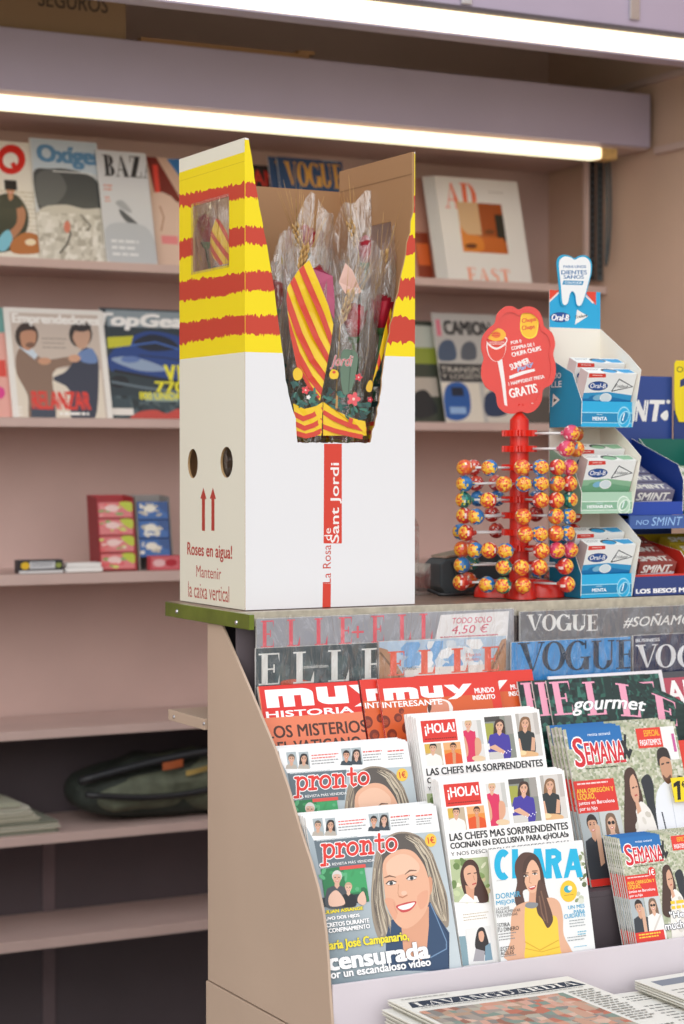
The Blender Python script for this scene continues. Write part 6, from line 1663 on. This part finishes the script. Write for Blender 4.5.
S.rect(110, 62, 360, 180, 'C4D2DE'); S.smooth([(120, 190), (180, 175), (260, 180), (350, 220), (370, 330), (300, 320), (220, 310), (150, 340)], '4A4E50'); S.smooth([(130, 200), (200, 180), (240, 250), (180, 320), (140, 300)], '66696A')
S.smooth([(130, 340), (220, 305), (300, 320), (400, 340), (420, 560), (120, 540)], 'CFCBC0'); S.inside(132, 330, 420, 560); mosaic(S, 110, 310, 420, 560, 22, 16, ['DEDBD2', 'C9C5BA', 'E9E6DF', 'B5B0A4', 'D6D2C8', 'CFCBC0'], 4); S.free()
S.stroke([(240, 370), (255, 410), (240, 450), (215, 480)], 7, '5A5650'); S.stroke([(290, 340), (325, 380), (315, 400)], 6, '6E6A62'); S.ell(242, 385, 12, 22, 'D9836C')
S.otext('Oxígeno', 128, 84, 420, 168, '5F8FB8', '7FA6C6', .5, .02, fat=.03); S.lines(190, 182, 330, 192, 1, 'EEF2F4', .5)
make_mag(m, S, 'magazine', 'outdoor magazine with rocky mountain cover and blue masthead, upper shelf')
m = bmag((95.5, 149.5), (146, 158), Z1, 4.274); S = m.sheet(); S.rect(0, 0, m.W, m.L, 'D2D5DB'); S.view(0, 120, 3.6)
for x, ch, w in ((368, 'B', 42), (408, 'A', 54), (462, 'Z', 44), (508, 'A', 50)): serif(S, ch, x, 124+(x-368)*.06, x+w, 200+(x-368)*.06, '2B2C30', .26, .05)
S.smooth([(430, 320), (470, 350), (500, 380), (480, 385), (440, 350)], '55585E'); S.smooth([(380, 390), (460, 370), (540, 400), (560, 520), (400, 520)], 'BEC3CA'); S.lines(372, 232, 404, 260, 2, 'D98A78', .5); S.lines(376, 276, 400, 300, 2, 'D98A78', .5); S.lines(400, 430, 500, 500, 3, 'E6E8EC', .5); S.smooth([(415, 300), (440, 290), (475, 330), (455, 330)], 'A9ADB4')
make_mag(m, S, 'magazine', 'pale grey fashion magazine with black serif letters, upper shelf')
m = bmag((146, 156.5), (196, 165), Z1, 4.302); S = m.sheet(); S.rect(0, 0, m.W, m.L, 'D9B8A4'); S.view(0, 120, 3.6)
S.poly([(525, 130), (560, 130), (660, 300), (560, 280)], '7A2A22'); S.poly([(600, 140), (680, 140), (680, 250)], '3C7FC0'); S.rect(548, 160, 572, 260, 'E2483A'); S.smooth([(540, 280), (640, 300), (690, 520), (560, 540)], 'DDC0B0'); S.stroke([(575, 310), (590, 350), (580, 400)], 5, 'B08068'); S.rect(580, 415, 640, 445, 'E88A8E')
make_mag(m, S, 'magazine', 'warm toned magazine half hidden by the rose box, upper shelf left')
m = bmag((236, 163.5), (279, 168), Z1, 4.312); S = m.sheet(); S.rect(0, 0, m.W, m.L, '231B1D'); S.view(170, 120, 2.63); S.text('M', 172, 126, 210, 168, 'C8352A', .03); S.text('AN', 214, 130, 278, 172, 'C8352A', .03)
make_mag(m, S, 'magazine', 'black magazine with red letters just showing behind the rose box')
m = bmag((276.5, 156.5), (342, 163), Z1, 4.290); S = m.sheet(); S.rect(0, 0, m.W, m.L, '2F4C74'); S.view(170, 120, 2.63)
for x, ch, w in ((298, 'V', 36), (330, 'O', 34), (360, 'G', 36), (392, 'U', 32), (424, 'E', 26)): serif(S, ch, x, 108+(x-298)*.07, x+w, 170+(x-298)*.07, 'D9A24A', .26, .06)
S.lines(400, 104, 440, 112, 1, 'C9D2DE', .5)
vg = make_mag(m, S, 'magazine', 'navy magazine with golden serif masthead peeking over the rose box')
dup(vg, Vector(vg.location)+Vector((-.02, .008, 0)), 'second copy of the navy magazine with golden masthead, behind the first')
m = bmag((433.5, 175.5), (516.5, 179), Z1, 4.280); S = m.sheet(); S.rect(0, 0, m.W, m.L, 'EBE9E6'); S.view(430, 160, 5.7)
serif(S, 'A', 70, 128, 170, 270, 'F0724A', .22, .05); serif(S, 'D', 165, 130, 262, 276, 'F0724A', .24, .05)
S.inside(150, 236, 420, 520, 'B5602A'); S.rect(150, 236, 280, 420, 'D9B48A'); S.rect(270, 236, 420, 430, 'A5501F'); S.rect(365, 310, 430, 460, '2C2A22'); S.rect(150, 430, 420, 520, 'C96A2A'); S.smooth([(150, 360), (210, 420), (290, 440), (300, 520), (150, 520)], 'E0862F'); S.ell(235, 490, 34, 14, '6B3416'); S.ell(340, 410, 30, 14, '7A4420'); S.free()
S.lines(330, 180, 420, 196, 1, 'BDB8B4', .4); serif(S, 'EAST', 206, 612, 452, 690, 'F3A184', .22, .06)
ad = make_mag(m, S, 'magazine', 'white design magazine with orange letters and interior photo, front copy on the upper shelf', group='white design magazines on the upper shelf', spine='DAD8D4')
for i in range(1, 5): dup(ad, Vector(ad.location)+Vector((-.004*i, .0065*i, 0)), 'white design magazine with orange letters, %s copy of the upper shelf stack' % ORD[i])
m = bmag((396, 176), (431, 177.5), Z1, 4.335); S = m.sheet(); S.rect(0, 0, m.W, m.L, 'B98A7A'); S.view(410, 150, 3.66); S.rect(10, 300, 76, 480, '8E3A22'); S.rect(20, 340, 70, 420, 'D9662E')
make_mag(m, S, 'magazine', 'brownish orange magazine left of the white design magazines, upper shelf')
# middle row
m = bmag((-70, 305), (4, 309), Z2, 4.290); S = m.sheet(); S.rect(0, 0, m.W, m.L, 'E4A79C'); S.view(0, 290, 3.6); S.rect(-80, 250, 20, 310, 'D9483A'); S.ell(0, 370, 18, 22, 'D9388A'); S.rect(-100, 40, 20, 150, '6FA5A0')
make_mag(m, S, 'magazine', 'pink magazine cut off at the left edge, middle shelf')
m = bmag((3, 307), (102, 308.5), Z2, 4.280); S = m.sheet(); S.rect(0, 0, m.W, m.L, 'E9E6E1'); S.view(0, 290, 3.6)
S.inside(34, 80, 366, 470, 'C9BBB0'); S.rect(30, 280, 370, 480, 'E0D6C6')
def head(x, y, r, hair, face): S.ell(x, y, r, r*1.15, hair); S.smooth([(x-r*.5, y-r*.3), (x+r*.7, y-r*.4), (x+r*.75, y+r*.6), (x+r*.2, y+r*1.25), (x-r*.4, y+r*.9)], face)
S.smooth([(60, 230), (90, 200), (140, 240), (180, 250), (260, 240), (262, 270), (190, 300), (200, 470), (110, 470), (100, 380), (60, 300)], '8A6F5E'); S.smooth([(240, 290), (300, 210), (345, 230), (356, 300), (340, 470), (260, 470), (250, 360), (190, 320)], '34384A')
S.smooth([(280, 230), (330, 210), (350, 260), (300, 260)], '6A86B8'); S.poly([(68, 205), (100, 192), (136, 235), (125, 250)], 'C9D6E4'); S.ell(160, 256, 24, 13, 'C99677'); S.ell(268, 246, 22, 14, 'D0A083')
head(96, 165, 42, '3A2820', 'BE8A6C'); head(290, 160, 42, '2E2624', 'C49C84'); S.smooth([(270, 150), (300, 140), (322, 170), (310, 205), (280, 200), (262, 175)], 'C49C84'); S.ell(292, 132, 36, 18, '2E2624'); S.ell(110, 198, 18, 10, '7A5644')
S.rect(110, 420, 200, 470, '3E4656'); S.free()
S.text('Emprendedores', 40, 82, 354, 128, 'F4F2EE', .02, fat=.04); S.lines(150, 172, 240, 220, 3, '9A8C84', .35); S.text('RELANZAR', 110, 362, 324, 430, 'D93A2E', .02, fat=.03); S.lines(215, 440, 320, 460, 1, 'F4F2EE', .6); S.lines(60, 420, 80, 460, 3, 'F4F2EE', .5)
make_mag(m, S, 'magazine', 'business magazine with two men grappling on the cover, middle shelf left')
m = bmag((99, 307.5), (186, 306), Z2, 4.288); S = m.sheet(); S.rect(0, 0, m.W, m.L, '26343C'); S.view(0, 290, 3.6)
S.rect(380, 70, 690, 130, '8A98A0'); S.smooth([(390, 240), (440, 190), (520, 150), (620, 160), (690, 200), (690, 330), (560, 320), (450, 300), (400, 290)], '1B3F86'); S.smooth([(480, 190), (540, 160), (610, 175), (640, 210), (540, 220)], '0F1A30'); S.smooth([(400, 250), (470, 240), (560, 265), (600, 290), (500, 290)], '8FA3C0'); S.stroke([(410, 290), (520, 310), (640, 330)], 10, '0E1420'); S.ell(470, 250, 34, 12, '5B76B0')
S.poly([(386, 170), (480, 165), (470, 200), (388, 210)], 'C9C82A'); S.ell(430, 330, 34, 22, '10151D'); S.ell(640, 352, 40, 24, '10151D'); S.stroke([(470, 200), (560, 188), (650, 215)], 6, '3E68B8'); S.stroke([(500, 235), (600, 245), (690, 262)], 5, '0F2450'); S.stroke([(400, 330), (520, 352), (690, 372)], 10, '5E6E78'); mosaic(S, 378, 380, 690, 470, 16, 5, ['2A3A40', '33454C', '1F2B30', '4A5A60'], 3); S.rect(380, 390, 470, 440, '35464E'); S.rect(395, 425, 480, 450, 'E6E2DC'); S.smooth([(480, 470), (500, 440), (560, 432), (600, 445), (640, 428), (700, 440), (700, 475)], 'C2453A'); S.rect(520, 370, 640, 400, '8FA59A')
S.text('TopGear', 340, 78, 700, 142, 'F2F2F0', .02, .2, fat=.05); S.text('V12', 588, 268, 690, 330, 'E9E228', .02, fat=.03); S.text('770', 556, 328, 664, 368, 'E9E228', .02, fat=.03); S.text('800 UNIDADES', 500, 366, 700, 394, 'E9E228', .01, fat=.02)
make_mag(m, S, 'magazine', 'car magazine with blue sports car and white masthead, middle shelf')
m = bmag((396, 320), (437, 321), Z2, 4.31); S = m.sheet(); S.rect(0, 0, m.W, m.L, '3C4238'); S.view(410, 150, 3.66); S.rect(-40, 640, 90, 720, 'B9BDB2'); S.rect(-40, 720, 100, 780, '8E9A3A'); S.rect(-40, 830, 100, 900, 'B5ABA0'); S.smooth([(10, 900), (60, 880), (100, 960), (20, 980)], '23262A')
make_mag(m, S, 'magazine', 'dark green magazine just right of the rose box, middle shelf')
m = bmag((431.5, 312.5), (505, 315), Z2, 4.284); S = m.sheet(); S.rect(0, 0, m.W, m.L, 'B9B7B3'); S.view(410, 150, 3.66)
S.text('CAMION', 118, 622, 292, 676, '22252A', .02, fat=.04); S.rect(92, 620, 112, 680, 'D9788A'); S.rect(86, 780, 360, 846, '2C2E33'); S.text('TRANSPORTE', 112, 792, 330, 812, 'C9C4BA', .01); S.text('Y LOGISTICA', 116, 818, 300, 836, 'C9C4BA', .01)
S.smooth([(105, 720), (130, 695), (160, 705), (168, 765), (108, 768)], '4A5A72'); S.smooth([(190, 720), (215, 700), (240, 715), (240, 765), (190, 765)], '5A606A'); S.rect(96, 850, 260, 1010, 'DAD3C6'); S.smooth([(130, 870), (180, 850), (215, 880), (220, 960), (180, 990), (128, 970)], '2558A0'); S.rect(150, 868, 195, 900, '16243A'); S.rect(145, 940, 205, 965, '8FB0DA'); S.rect(270, 870, 400, 1000, 'CFC9BF'); S.smooth([(275, 900), (320, 880), (360, 920), (350, 970), (280, 970)], '2B3C5A')
make_mag(m, S, 'magazine', 'truck magazine with blue lorry on its cover, middle shelf behind lollipops')
m = bmag((499, 316), (560, 318), Z2, 4.292); S = m.sheet(); S.rect(0, 0, m.W, m.L, 'A59C94'); S.view(410, 150, 3.66); S.rect(300, 760, 560, 1000, '55504C'); S.rect(320, 800, 540, 900, '7A7672')
make_mag(m, S, 'magazine', 'grey magazine right of the truck magazine, mostly behind the red sign')

# third shelf: gum cartons and small packs
def carton(name, label, px0, px1, pyt, pyb, depth, side_col, body, packs, zs=Z3, y0=4.285, k=.14, group=None):
    """a leaning counter carton with a column of gum bags in its open front"""
    a = at(px0, pyb, Y=y0); b = at(px1, pyb, Y=y0); zt = at(px0, pyt, Y=y0+.03).z
    x0, x1 = a.x, b.x; h = zt-zs-.001
    e = empty(name, ((x0+x1)/2, y0+depth/2, zs), label=label, cat='carton', group=group)
    sh = lambda z: (z-zs)*k
    mb = MB()
    pl = lambda pts, xa, t, c: mb.plate(pts, [], lambda u, v, hh: (xa+hh, u, v), t, col=c)
    prof = [(y0, zs+.001), (y0+depth, zs+.001), (y0+depth+sh(zt), zt+.004), (y0+sh(zt)+.004, zt), (y0+sh(zs+.02), zs+.02)]
    pl(prof, x0, .002, side_col); pl(prof, x1-.002, .002, body)
    for yy, zA, zB in ((y0+depth-.002, zs+.001, zt), ):
        mb.mesh([(x0, yy, zA), (x1, yy, zA), (x1, yy+sh(zt), zB), (x0, yy+sh(zt), zB), (x0, yy+.002, zA), (x1, yy+.002, zA), (x1, yy+.002+sh(zt), zB+.004), (x0, yy+.002+sh(zt), zB+.004)], [(0, 1, 2, 3), (4, 7, 6, 5), (0, 4, 5, 1), (3, 2, 6, 7)], col=body)
    mb.box(x0+.002, x1-.002, y0, y0+depth-.0025, zs+.001, zs+.002, col=body)
    mb.build('carton', M['card_print'], e)
    return e, x0, x1, zt, sh
def gum_bag(label, x0, x1, y0, z0, z1, sh, cols, seed, group):
    w, h = x1-x0, z1-z0; e = empty('gum_bag', ((x0+x1)/2, y0+sh(z0)+.012, z0), label=label, cat='gum bag', group=group)
    fr = Frame((x0, y0+sh(z1), z1), (1, 0, 0), Vector((0, -(sh(z1)-sh(z0)), -h)))
    mb = MB(); d = .018
    c = [fr.P(0, 0, 0), fr.P(w, 0, 0), fr.P(w, h, 0), fr.P(0, h, 0), fr.P(0, 0, -d), fr.P(w, 0, -d), fr.P(w, h, -d), fr.P(0, h, -d)]
    mb.mesh(c, [(0, 1, 2, 3), (4, 7, 6, 5), (0, 4, 5, 1), (3, 2, 6, 7), (0, 3, 7, 4), (1, 5, 6, 2)], col=cols[0])
    S = Sheet(fr, w, h); S.rect(.03, .06, .97, .94, cols[1]); blotches(S, .05, .15, .72, .85, cols[2], 16, .11, seed)
    S.smooth([(.62, .06), (.97, .06), (.97, .6), (.80, .5)], cols[3]); S.ell(.40, .40, .2, .2, cols[4]); S.emit(mb, fr.P)
    mb.build('bag', M['wrapper'], e)
e, x0, x1, zt, sh = carton('gum_carton', 'dark red carton holding a column of fruit gum bags, third shelf', 100, 137.5, 497, 573, .06, '8A2A30', 'A8363A', 4)
fruit = ['B5333A', 'D9787A', ['E7A5A0', 'C9D26A', 'E25A60', '7FA85A', 'F2D7CF', 'D94A56'], 'B9C62E', 'EBC9C4']
zz = [Z3+.003]
for i in range(4):
    h = (zt-.010-zz[0])/4; gum_bag('red and green fruit gum bag, %s from the top in the dark red carton' % ORD[3-i].replace('front', 'first'), x0+.003, x1-.003, 4.2865, zz[0]+h*i+.0006, zz[0]+h*(i+1)-.0006, sh, fruit, 30+i, 'fruit gum bags in the carton')
e, x0, x1, zt, sh = carton('gum_carton', 'grey carton holding a column of blue gum bags, beside the rose box', 140, 174, 497, 573, .06, '9A958F', '8F8B88', 3)
blue = ['1E4F94', '2C62A8', ['D9D4C6', 'B9B2A0', 'EDE9DD', 'C9C3B4'], '1B4A8A', 'E6E1D2']
for i in range(3):
    zA = Z3+.030; h = (zt-.010-zA)/3; gum_bag('blue gum bag with pale pieces, %s from the top in the grey carton' % ORD[2-i].replace('front', 'first'), x0+.003, x1-.006, 4.2865, zA+h*i+.0008, zA+h*(i+1)-.0008, sh, blue, 50+i, 'blue gum bags in the carton')
a, b = at(150, 572, Y=4.262).x, at(181, 572, Y=4.262).x; zt_ = at(150, 556, Y=4.262).z
e = empty('gum_bag', ((a+b)/2, 4.27, Z3), label='pink candy packet lying in front of the grey carton', cat='packet')
mb = MB(); mb.box(a, b, 4.262, 4.280, Z3+.0015, zt_, col='C94F58'); fr = Frame((a, 4.2618, zt_), (1, 0, 0), (0, 0, -1)); S = Sheet(fr, b-a, zt_-Z3-.0015); S.rect(.06, .1, .94, .9, 'D9737A'); S.ell(.3, .5, .2, .25, 'EFC3C4'); S.ell(.68, .5, .2, .25, 'B8323E'); S.emit(mb, fr.P); mb.build('bag', M['wrapper'], e)
a, b = at(19, 573, Y=4.27).x, at(63, 572, Y=4.27).x; zt_ = at(40, 560, Y=4.27).z
e = empty('mint_roll', ((a+b)/2, 4.285, Z3), label='black and white sweet roll packet with yellow mark, left on third shelf', cat='sweet packet')
mb = MB(); mb.box(a, b, 4.27, 4.30, Z3+.0015, zt_, col='2A2D33'); fr = Frame((a, 4.2698, zt_), (1, 0, 0), (0, 0, -1)); S = Sheet(fr, b-a, zt_-Z3-.0015); S.rect(.24, .12, .82, .66, 'C9CCD0'); S.ell(.14, .42, .1, .28, 'E2B92E'); S.rect(0, .8, 1, 1, 'D9D9DA'); S.ell(.9, .42, .07, .2, '8E9A4A'); S.lines(.28, .2, .8, .55, 2, '6A6E76', .5); S.emit(mb, fr.P); mb.build('packet', M['card_print'], e)
a, b = at(66, 573, Y=4.27).x, at(103, 572, Y=4.27).x
for i in range(2):
    e = empty('paper_pack', ((a+b)/2, 4.29, Z3+.0015+.010*i), label='white paper tissue pack on the third shelf, %s of two' % ('lower' if i == 0 else 'upper'), cat='tissue pack', group='white packs on the third shelf')
    mb = MB(); mb.box(a+.003*i, b-.004*i, 4.27, 4.31, Z3+.0017+.0105*i, Z3+.0117+.0105*i); mb.build('pack', M['white'], e, bevel=.002)

# fifth shelf: dark bag and papers
bx0 = at(80, 812, Y=4.30).x; bx1 = bx0+.62
def zt_at(px, py, Y): return at(px, py, Y=Y).z
h1 = zt_at(110, 762, 4.36)-Z5; h2 = zt_at(205, 740, 4.36)-Z5
bag = empty('bag', ((bx0+bx1)/2, 4.38, Z5), label='dark green crumpled nylon bag lying on the fifth shelf', cat='bag')
gq = random.Random(9)
from mathutils import noise as NZ_
def blob(x0, x1, y0, y1, h0, h1, amp, z0, sq=.55, sc=14):
    def f(u, v):
        th = 2*math.pi*u; ph = math.pi*v
        cx, cy = (x0+x1)/2, (y0+y1)/2
        sg = lambda q, e: math.copysign(abs(q)**e, q)
        a = sg(math.cos(th), sq)*sg(math.sin(ph), .8); b = sg(math.sin(th), sq)*sg(math.sin(ph), .8); c = sg(math.cos(ph), .8)
        x = cx+a*(x1-x0)/2; y = cy+b*(y1-y0)/2
        hh = h0+(h1-h0)*max(0, min(1, (x-x0)/(x1-x0)))
        z = z0+hh*(c+1)/2
        n = NZ_.noise(Vector((x*sc, y*sc, z*sc)))
        z2 = max(z0+.0004, z+amp*n*(c+1)/2); y += amp*.6*n
        return Vector((x, max(4.262, min(4.49, y)), z2))
    return f
mb = MB(); mb.grid(blob(bx0, bx1, 4.285, 4.46, h1*.95, h2*1.1, .022, Z5+.0006), 60, 26); mb.build('body', M['fabric'], bag, smooth=True)
mb = MB(); mb.grid(blob(bx0+.03, bx1-.02, 4.272, 4.43, h1*.72, h2*.98, .03, Z5+.012, .6, 18), 60, 26); mb.build('flap', M['fabric2'], bag, smooth=True)
def zline(t, dz): return Z5+.02+(h1*.9+(h2-h1)*t)*dz
mb = MB(); mb.tube([(bx0+.004+.6*t, 4.270-.004*math.sin(3*t), Z5+.030+h1*.36*(1-.5*math.sin(math.pi*min(1, t*1.4)))+.02*t) for t in [i/16 for i in range(17)]], .007, 8); mb.build('strap', M['black'], bag, smooth=True)
mb = MB(); mb.tube([(bx0-.002+.5*t, 4.30-.02*math.sin(math.pi*t), Z5+h1*.78+.03*math.sin(math.pi*t*.8)+(h2-h1)*t*.9) for t in [i/16 for i in range(17)]], .010, 8); mb.build('piping', M['black'], bag, smooth=True)
q = at(170, 766, Y=4.275); mb = MB(); mb.grid(lambda u, v: Vector((q.x-.022+.05*u, 4.266-.004*math.sin(3*u), q.z-.008+.018*v+.006*u)), 6, 4); mb.build('orange_patch', mat('orange_nylon', 'A8552A', .7, noise=.2), bag)
q = at(196, 772, Y=4.275); mb = MB(); mb.grid(lambda u, v: Vector((q.x-.03+.055*u, 4.264-.004*math.sin(3*u), q.z-.006+.012*v+.010*u)), 6, 4); mb.build('tan_patch', mat('tan_nylon', 'A58A4A', .7, noise=.2), bag)

z = Z5+.0008
spec = [(-60, 57, .026, '8E9182', 'thick grey paper pile'), (-60, 40, .012, 'BFBDAA', 'pale'), (-60, 33, .012, 'D6D2C2', 'pale'), (-60, 28, .010, 'C9C6B8', 'pale'), (-60, 20, .008, 'B5B6A2', 'pale')]
for i, (p0, p1, t, c, nm) in enumerate(spec):
    x0, x1 = at(p0, 815, Y=4.28).x, at(p1, 815, Y=4.28).x
    e = empty('paper_bundle', ((x0+x1)/2, 4.34, z), label='bundle of old papers at the left of the fifth shelf, %s from the bottom' % ORDX[i], cat='papers', group='old paper bundles on the fifth shelf')
    mb = MB(); g = random.Random(i); n = max(3, int(t/.003))
    for j in range(n):
        dx = g.uniform(-.006, .006); mb.box(x0, x1+dx, 4.27+g.uniform(0, .008), 4.44, z+t*j/n, z+t*(j+.86)/n, col=g.choice([c, 'CFCBBA', 'A9AA98', c]))
    mb.build('sheets', M['newsprint'], e)
    z += t+.0008
# ------------------------------------------------------------------ newspapers in front
def newspaper(name, label, x0, y0, w, d, z, t, rot, art=None, ox=0, wave=.0, seed=1, tilt=0, group=None):
    """a folded paper: (x0, y0) = its far left corner, it reaches d towards the viewer"""
    e = empty(name, (x0, y0, z), (0, 0, rot), label, 'newspaper', group)
    g = random.Random(seed); p1, p2 = g.uniform(0, 6), g.uniform(0, 6)
    bump = lambda u, v: wave*(math.sin(3.2*u+p1)*.5+math.sin(5*v+p2)*.5)*(v if tilt else 1)
    ev = lambda v: -d*v
    P = lambda u, v, h: Vector((u, -v, t+h+max(-.0005, wave*(.6*math.sin(u/w*3.4+p1)+.4*math.sin(v/d*2.6+p2)))+tilt*v))
    mb = MB(); n = 14
    mb.grid(lambda a, b: P(a*w, b*d, 0), n, n, col='EAE8DF')
    lay = 4
    for k in range(lay):
        zt = lambda a, b, f: P(a*w, b*d, -t*f*.98)
        for (pa, pb) in (((0, 0), (0, 1)), ((0, 0), (1, 0)), ((1, 0), (1, 1)), ((0, 1), (1, 1))):
            for i in range(n):
                a0 = (pa[0]+(pb[0]-pa[0])*i/n, pa[1]+(pb[1]-pa[1])*i/n); a1 = (pa[0]+(pb[0]-pa[0])*(i+1)/n, pa[1]+(pb[1]-pa[1])*(i+1)/n)
                def edge(q, f, k=k):
                    p = zt(q[0], q[1], f); ins = .0012*(k % 2)
                    p.x += ins*(1 if q[0] < .5 else -1) if q[0] in (0, 1) else 0; p.y += (-ins if q[1] == 0 else ins) if q[1] in (0, 1) else 0
                    return p
                mb.face([edge(a0, k/lay), edge(a1, k/lay), edge(a1, (k+.82)/lay), edge(a0, (k+.82)/lay)], col=('E6E4D8', 'D6D4C6')[k % 2])
    mb.grid(lambda a, b: P(a*w, b*d, -t*.98), 4, 4, col='DEDCD0')
    if art:
        S = Sheet(Frame((0, 0, 0), (1, 0, 0), (0, -1, 0)), w, d); art(S)
        cells = []
        for poly, col, h in S.items:
            us = [p[0] for p in poly]; vs = [p[1] for p in poly]
            for i in range(max(0, int(min(us)/w*n)), min(n-1, int(max(us)/w*n))+1):
                for j in range(max(0, int(min(vs)/d*n)), min(n-1, int(max(vs)/d*n))+1):
                    c_ = clip_poly(poly, [(w*i/n, d*j/n), (w*(i+1)/n, d*j/n), (w*(i+1)/n, d*(j+1)/n), (w*i/n, d*(j+1)/n)])
                    if len(c_) >= 3: cells.append((c_, col, h+1e-4))
        S.items = cells; S.step = 1e-5
        S.emit(mb, P)
    mb.build('pages', M['newsprint'], e, local=True)
    return e
def vang(S):
    S.poly([(.06, .075), (.96, .075), (.985, .155), (.03, .155)], '3A4250'); serif(S, 'LAVANGUARDIA', .07, .088, .95, .145, 'EDEBE4', .2, .06, .07)
    S.lines(.05, .03, .3, .05, 1, 'A9A8A2', .5); S.lines(.06, .175, .95, .19, 1, '8E8D88', .5)
    S.inside(.02, .22, .80, .75, 'C9A08A'); g = random.Random(4)
    mosaic(S, .02, .22, .80, .75, 20, 12, ['C07A66', 'B59A84', '86988C', 'B5B0A0', 'CF9A84', '8E8A84', 'A07262', 'D9B8A4', 'C9A08A', 'A69C92', 'D3A694'], 4, .3)
    S.free(); S.lines(.83, .22, .97, .7, 16, '8E8D88', .4); S.lines(.05, .78, .95, .98, 6, '55554F', .4)
def redp(S):
    S.rect(.03, .05, .55, .17, 'B5524A'); S.text('EL PUNT', .05, .065, .52, .15, 'EDEBE4', .02); S.lines(.58, .06, .96, .16, 3, '77766F', .4); S.lines(.05, .22, .95, .5, 7, '8E8D88', .4)
yb = 2.388
zn = NZ+.0008
q0 = at(393, 990, Y=yb-.012); q1 = at(569, 981, Y=yb-.012)
tp_z = (q0.z+q1.z)/2
nw = 8; tt = (tp_z-.004-zn)/nw-.0012
wv = q1.x-q0.x
for i in range(nw):
    top = i == nw-1
    newspaper('newspaper', ('folded broadsheet with dark masthead band, top of the left newspaper pile' if top else 'folded newspaper in the left pile, %s from the bottom' % ORDX[i]), q0.x-.010+RND.uniform(-.008, .006)+(.010 if top else 0), yb-RND.uniform(.004, .010), wv+.006, .34, zn+i*(tt+.0012), tt, RND.uniform(-.025, .005), vang if top else None, wave=.0022 if top else .0004, seed=i, group='newspapers in the left pile')
x2 = at(541, 1010, Y=yb-.02).x; 
newspaper('newspaper', 'folded newspaper with red print lying between the two piles', at(548, 1000, Y=yb).x+.012, yb-.006, .160, .33, NZ+.0008, .030, 0, redp, wave=.001, seed=31)
q2 = at(620, 979, Y=yb-.01)
n2 = 7; t2 = (q2.z-.004-zn)/n2-.0012
def plain(S): S.rect(.06, .05, .6, .13, '8A909A'); S.lines(.05, .2, .95, .6, 10, '9A9992', .4); S.lines(.64, .05, .95, .13, 2, '9A9992', .5)
for i in range(n2):
    newspaper('newspaper', ('pale folded newspaper on top of the right newspaper pile' if i == n2-1 else 'folded newspaper in the right pile, %s from the bottom' % ORDX[i]), q2.x+.030+RND.uniform(-.006, .006), yb-RND.uniform(.004, .012), .27, .34, zn+i*(t2+.0012), t2, RND.uniform(-.02, .01), plain if i == n2-1 else None, wave=.0018 if i == n2-1 else .0004, seed=50+i, group='newspapers in the right pile')
for o in bpy.data.objects:
    if 'relief' in o: del o['relief']
# ------------------------------------------------------------------ light
w = bpy.data.worlds.new('daylight'); SC.world = w; w.use_nodes = True
n = w.node_tree.nodes; l = w.node_tree.links
bg = n['Background']
tc = n.new('ShaderNodeTexCoord'); sp = n.new('ShaderNodeSeparateXYZ'); rp = n.new('ShaderNodeValToRGB')
mr = n.new('ShaderNodeMapRange'); mr.inputs[1].default_value = -1; mr.inputs[2].default_value = 1
l.new(tc.outputs['Generated'], sp.inputs[0]); l.new(sp.outputs['Z'], mr.inputs[0]); l.new(mr.outputs[0], rp.inputs[0]); l.new(rp.outputs[0], bg.inputs[0])
el = rp.color_ramp.elements
el[0].position = .0; el[0].color = lin('A0968C')
el[1].position = 1.; el[1].color = lin('E4EAF5')
a = el.new(.47); a.color = lin('B4A898'); a = el.new(.53); a.color = lin('F6F3F0')
bg.inputs[1].default_value = 1.32
s = bpy.data.lights.new('sun', 'SUN'); s.energy = 1.1; s.angle = R(50); s.color = (1, .97, .93)
so = bpy.data.objects.new('sun', s); COL.objects.link(so)
so.rotation_euler = Vector((.55, .75, -.33)).to_track_quat('-Z', 'Y').to_euler()
v = SC.view_settings
SC.display_settings.display_device = 'sRGB'
v.view_transform = 'Standard'; v.look = 'None'; v.exposure = 0; v.gamma = 1; v.use_curve_mapping = False
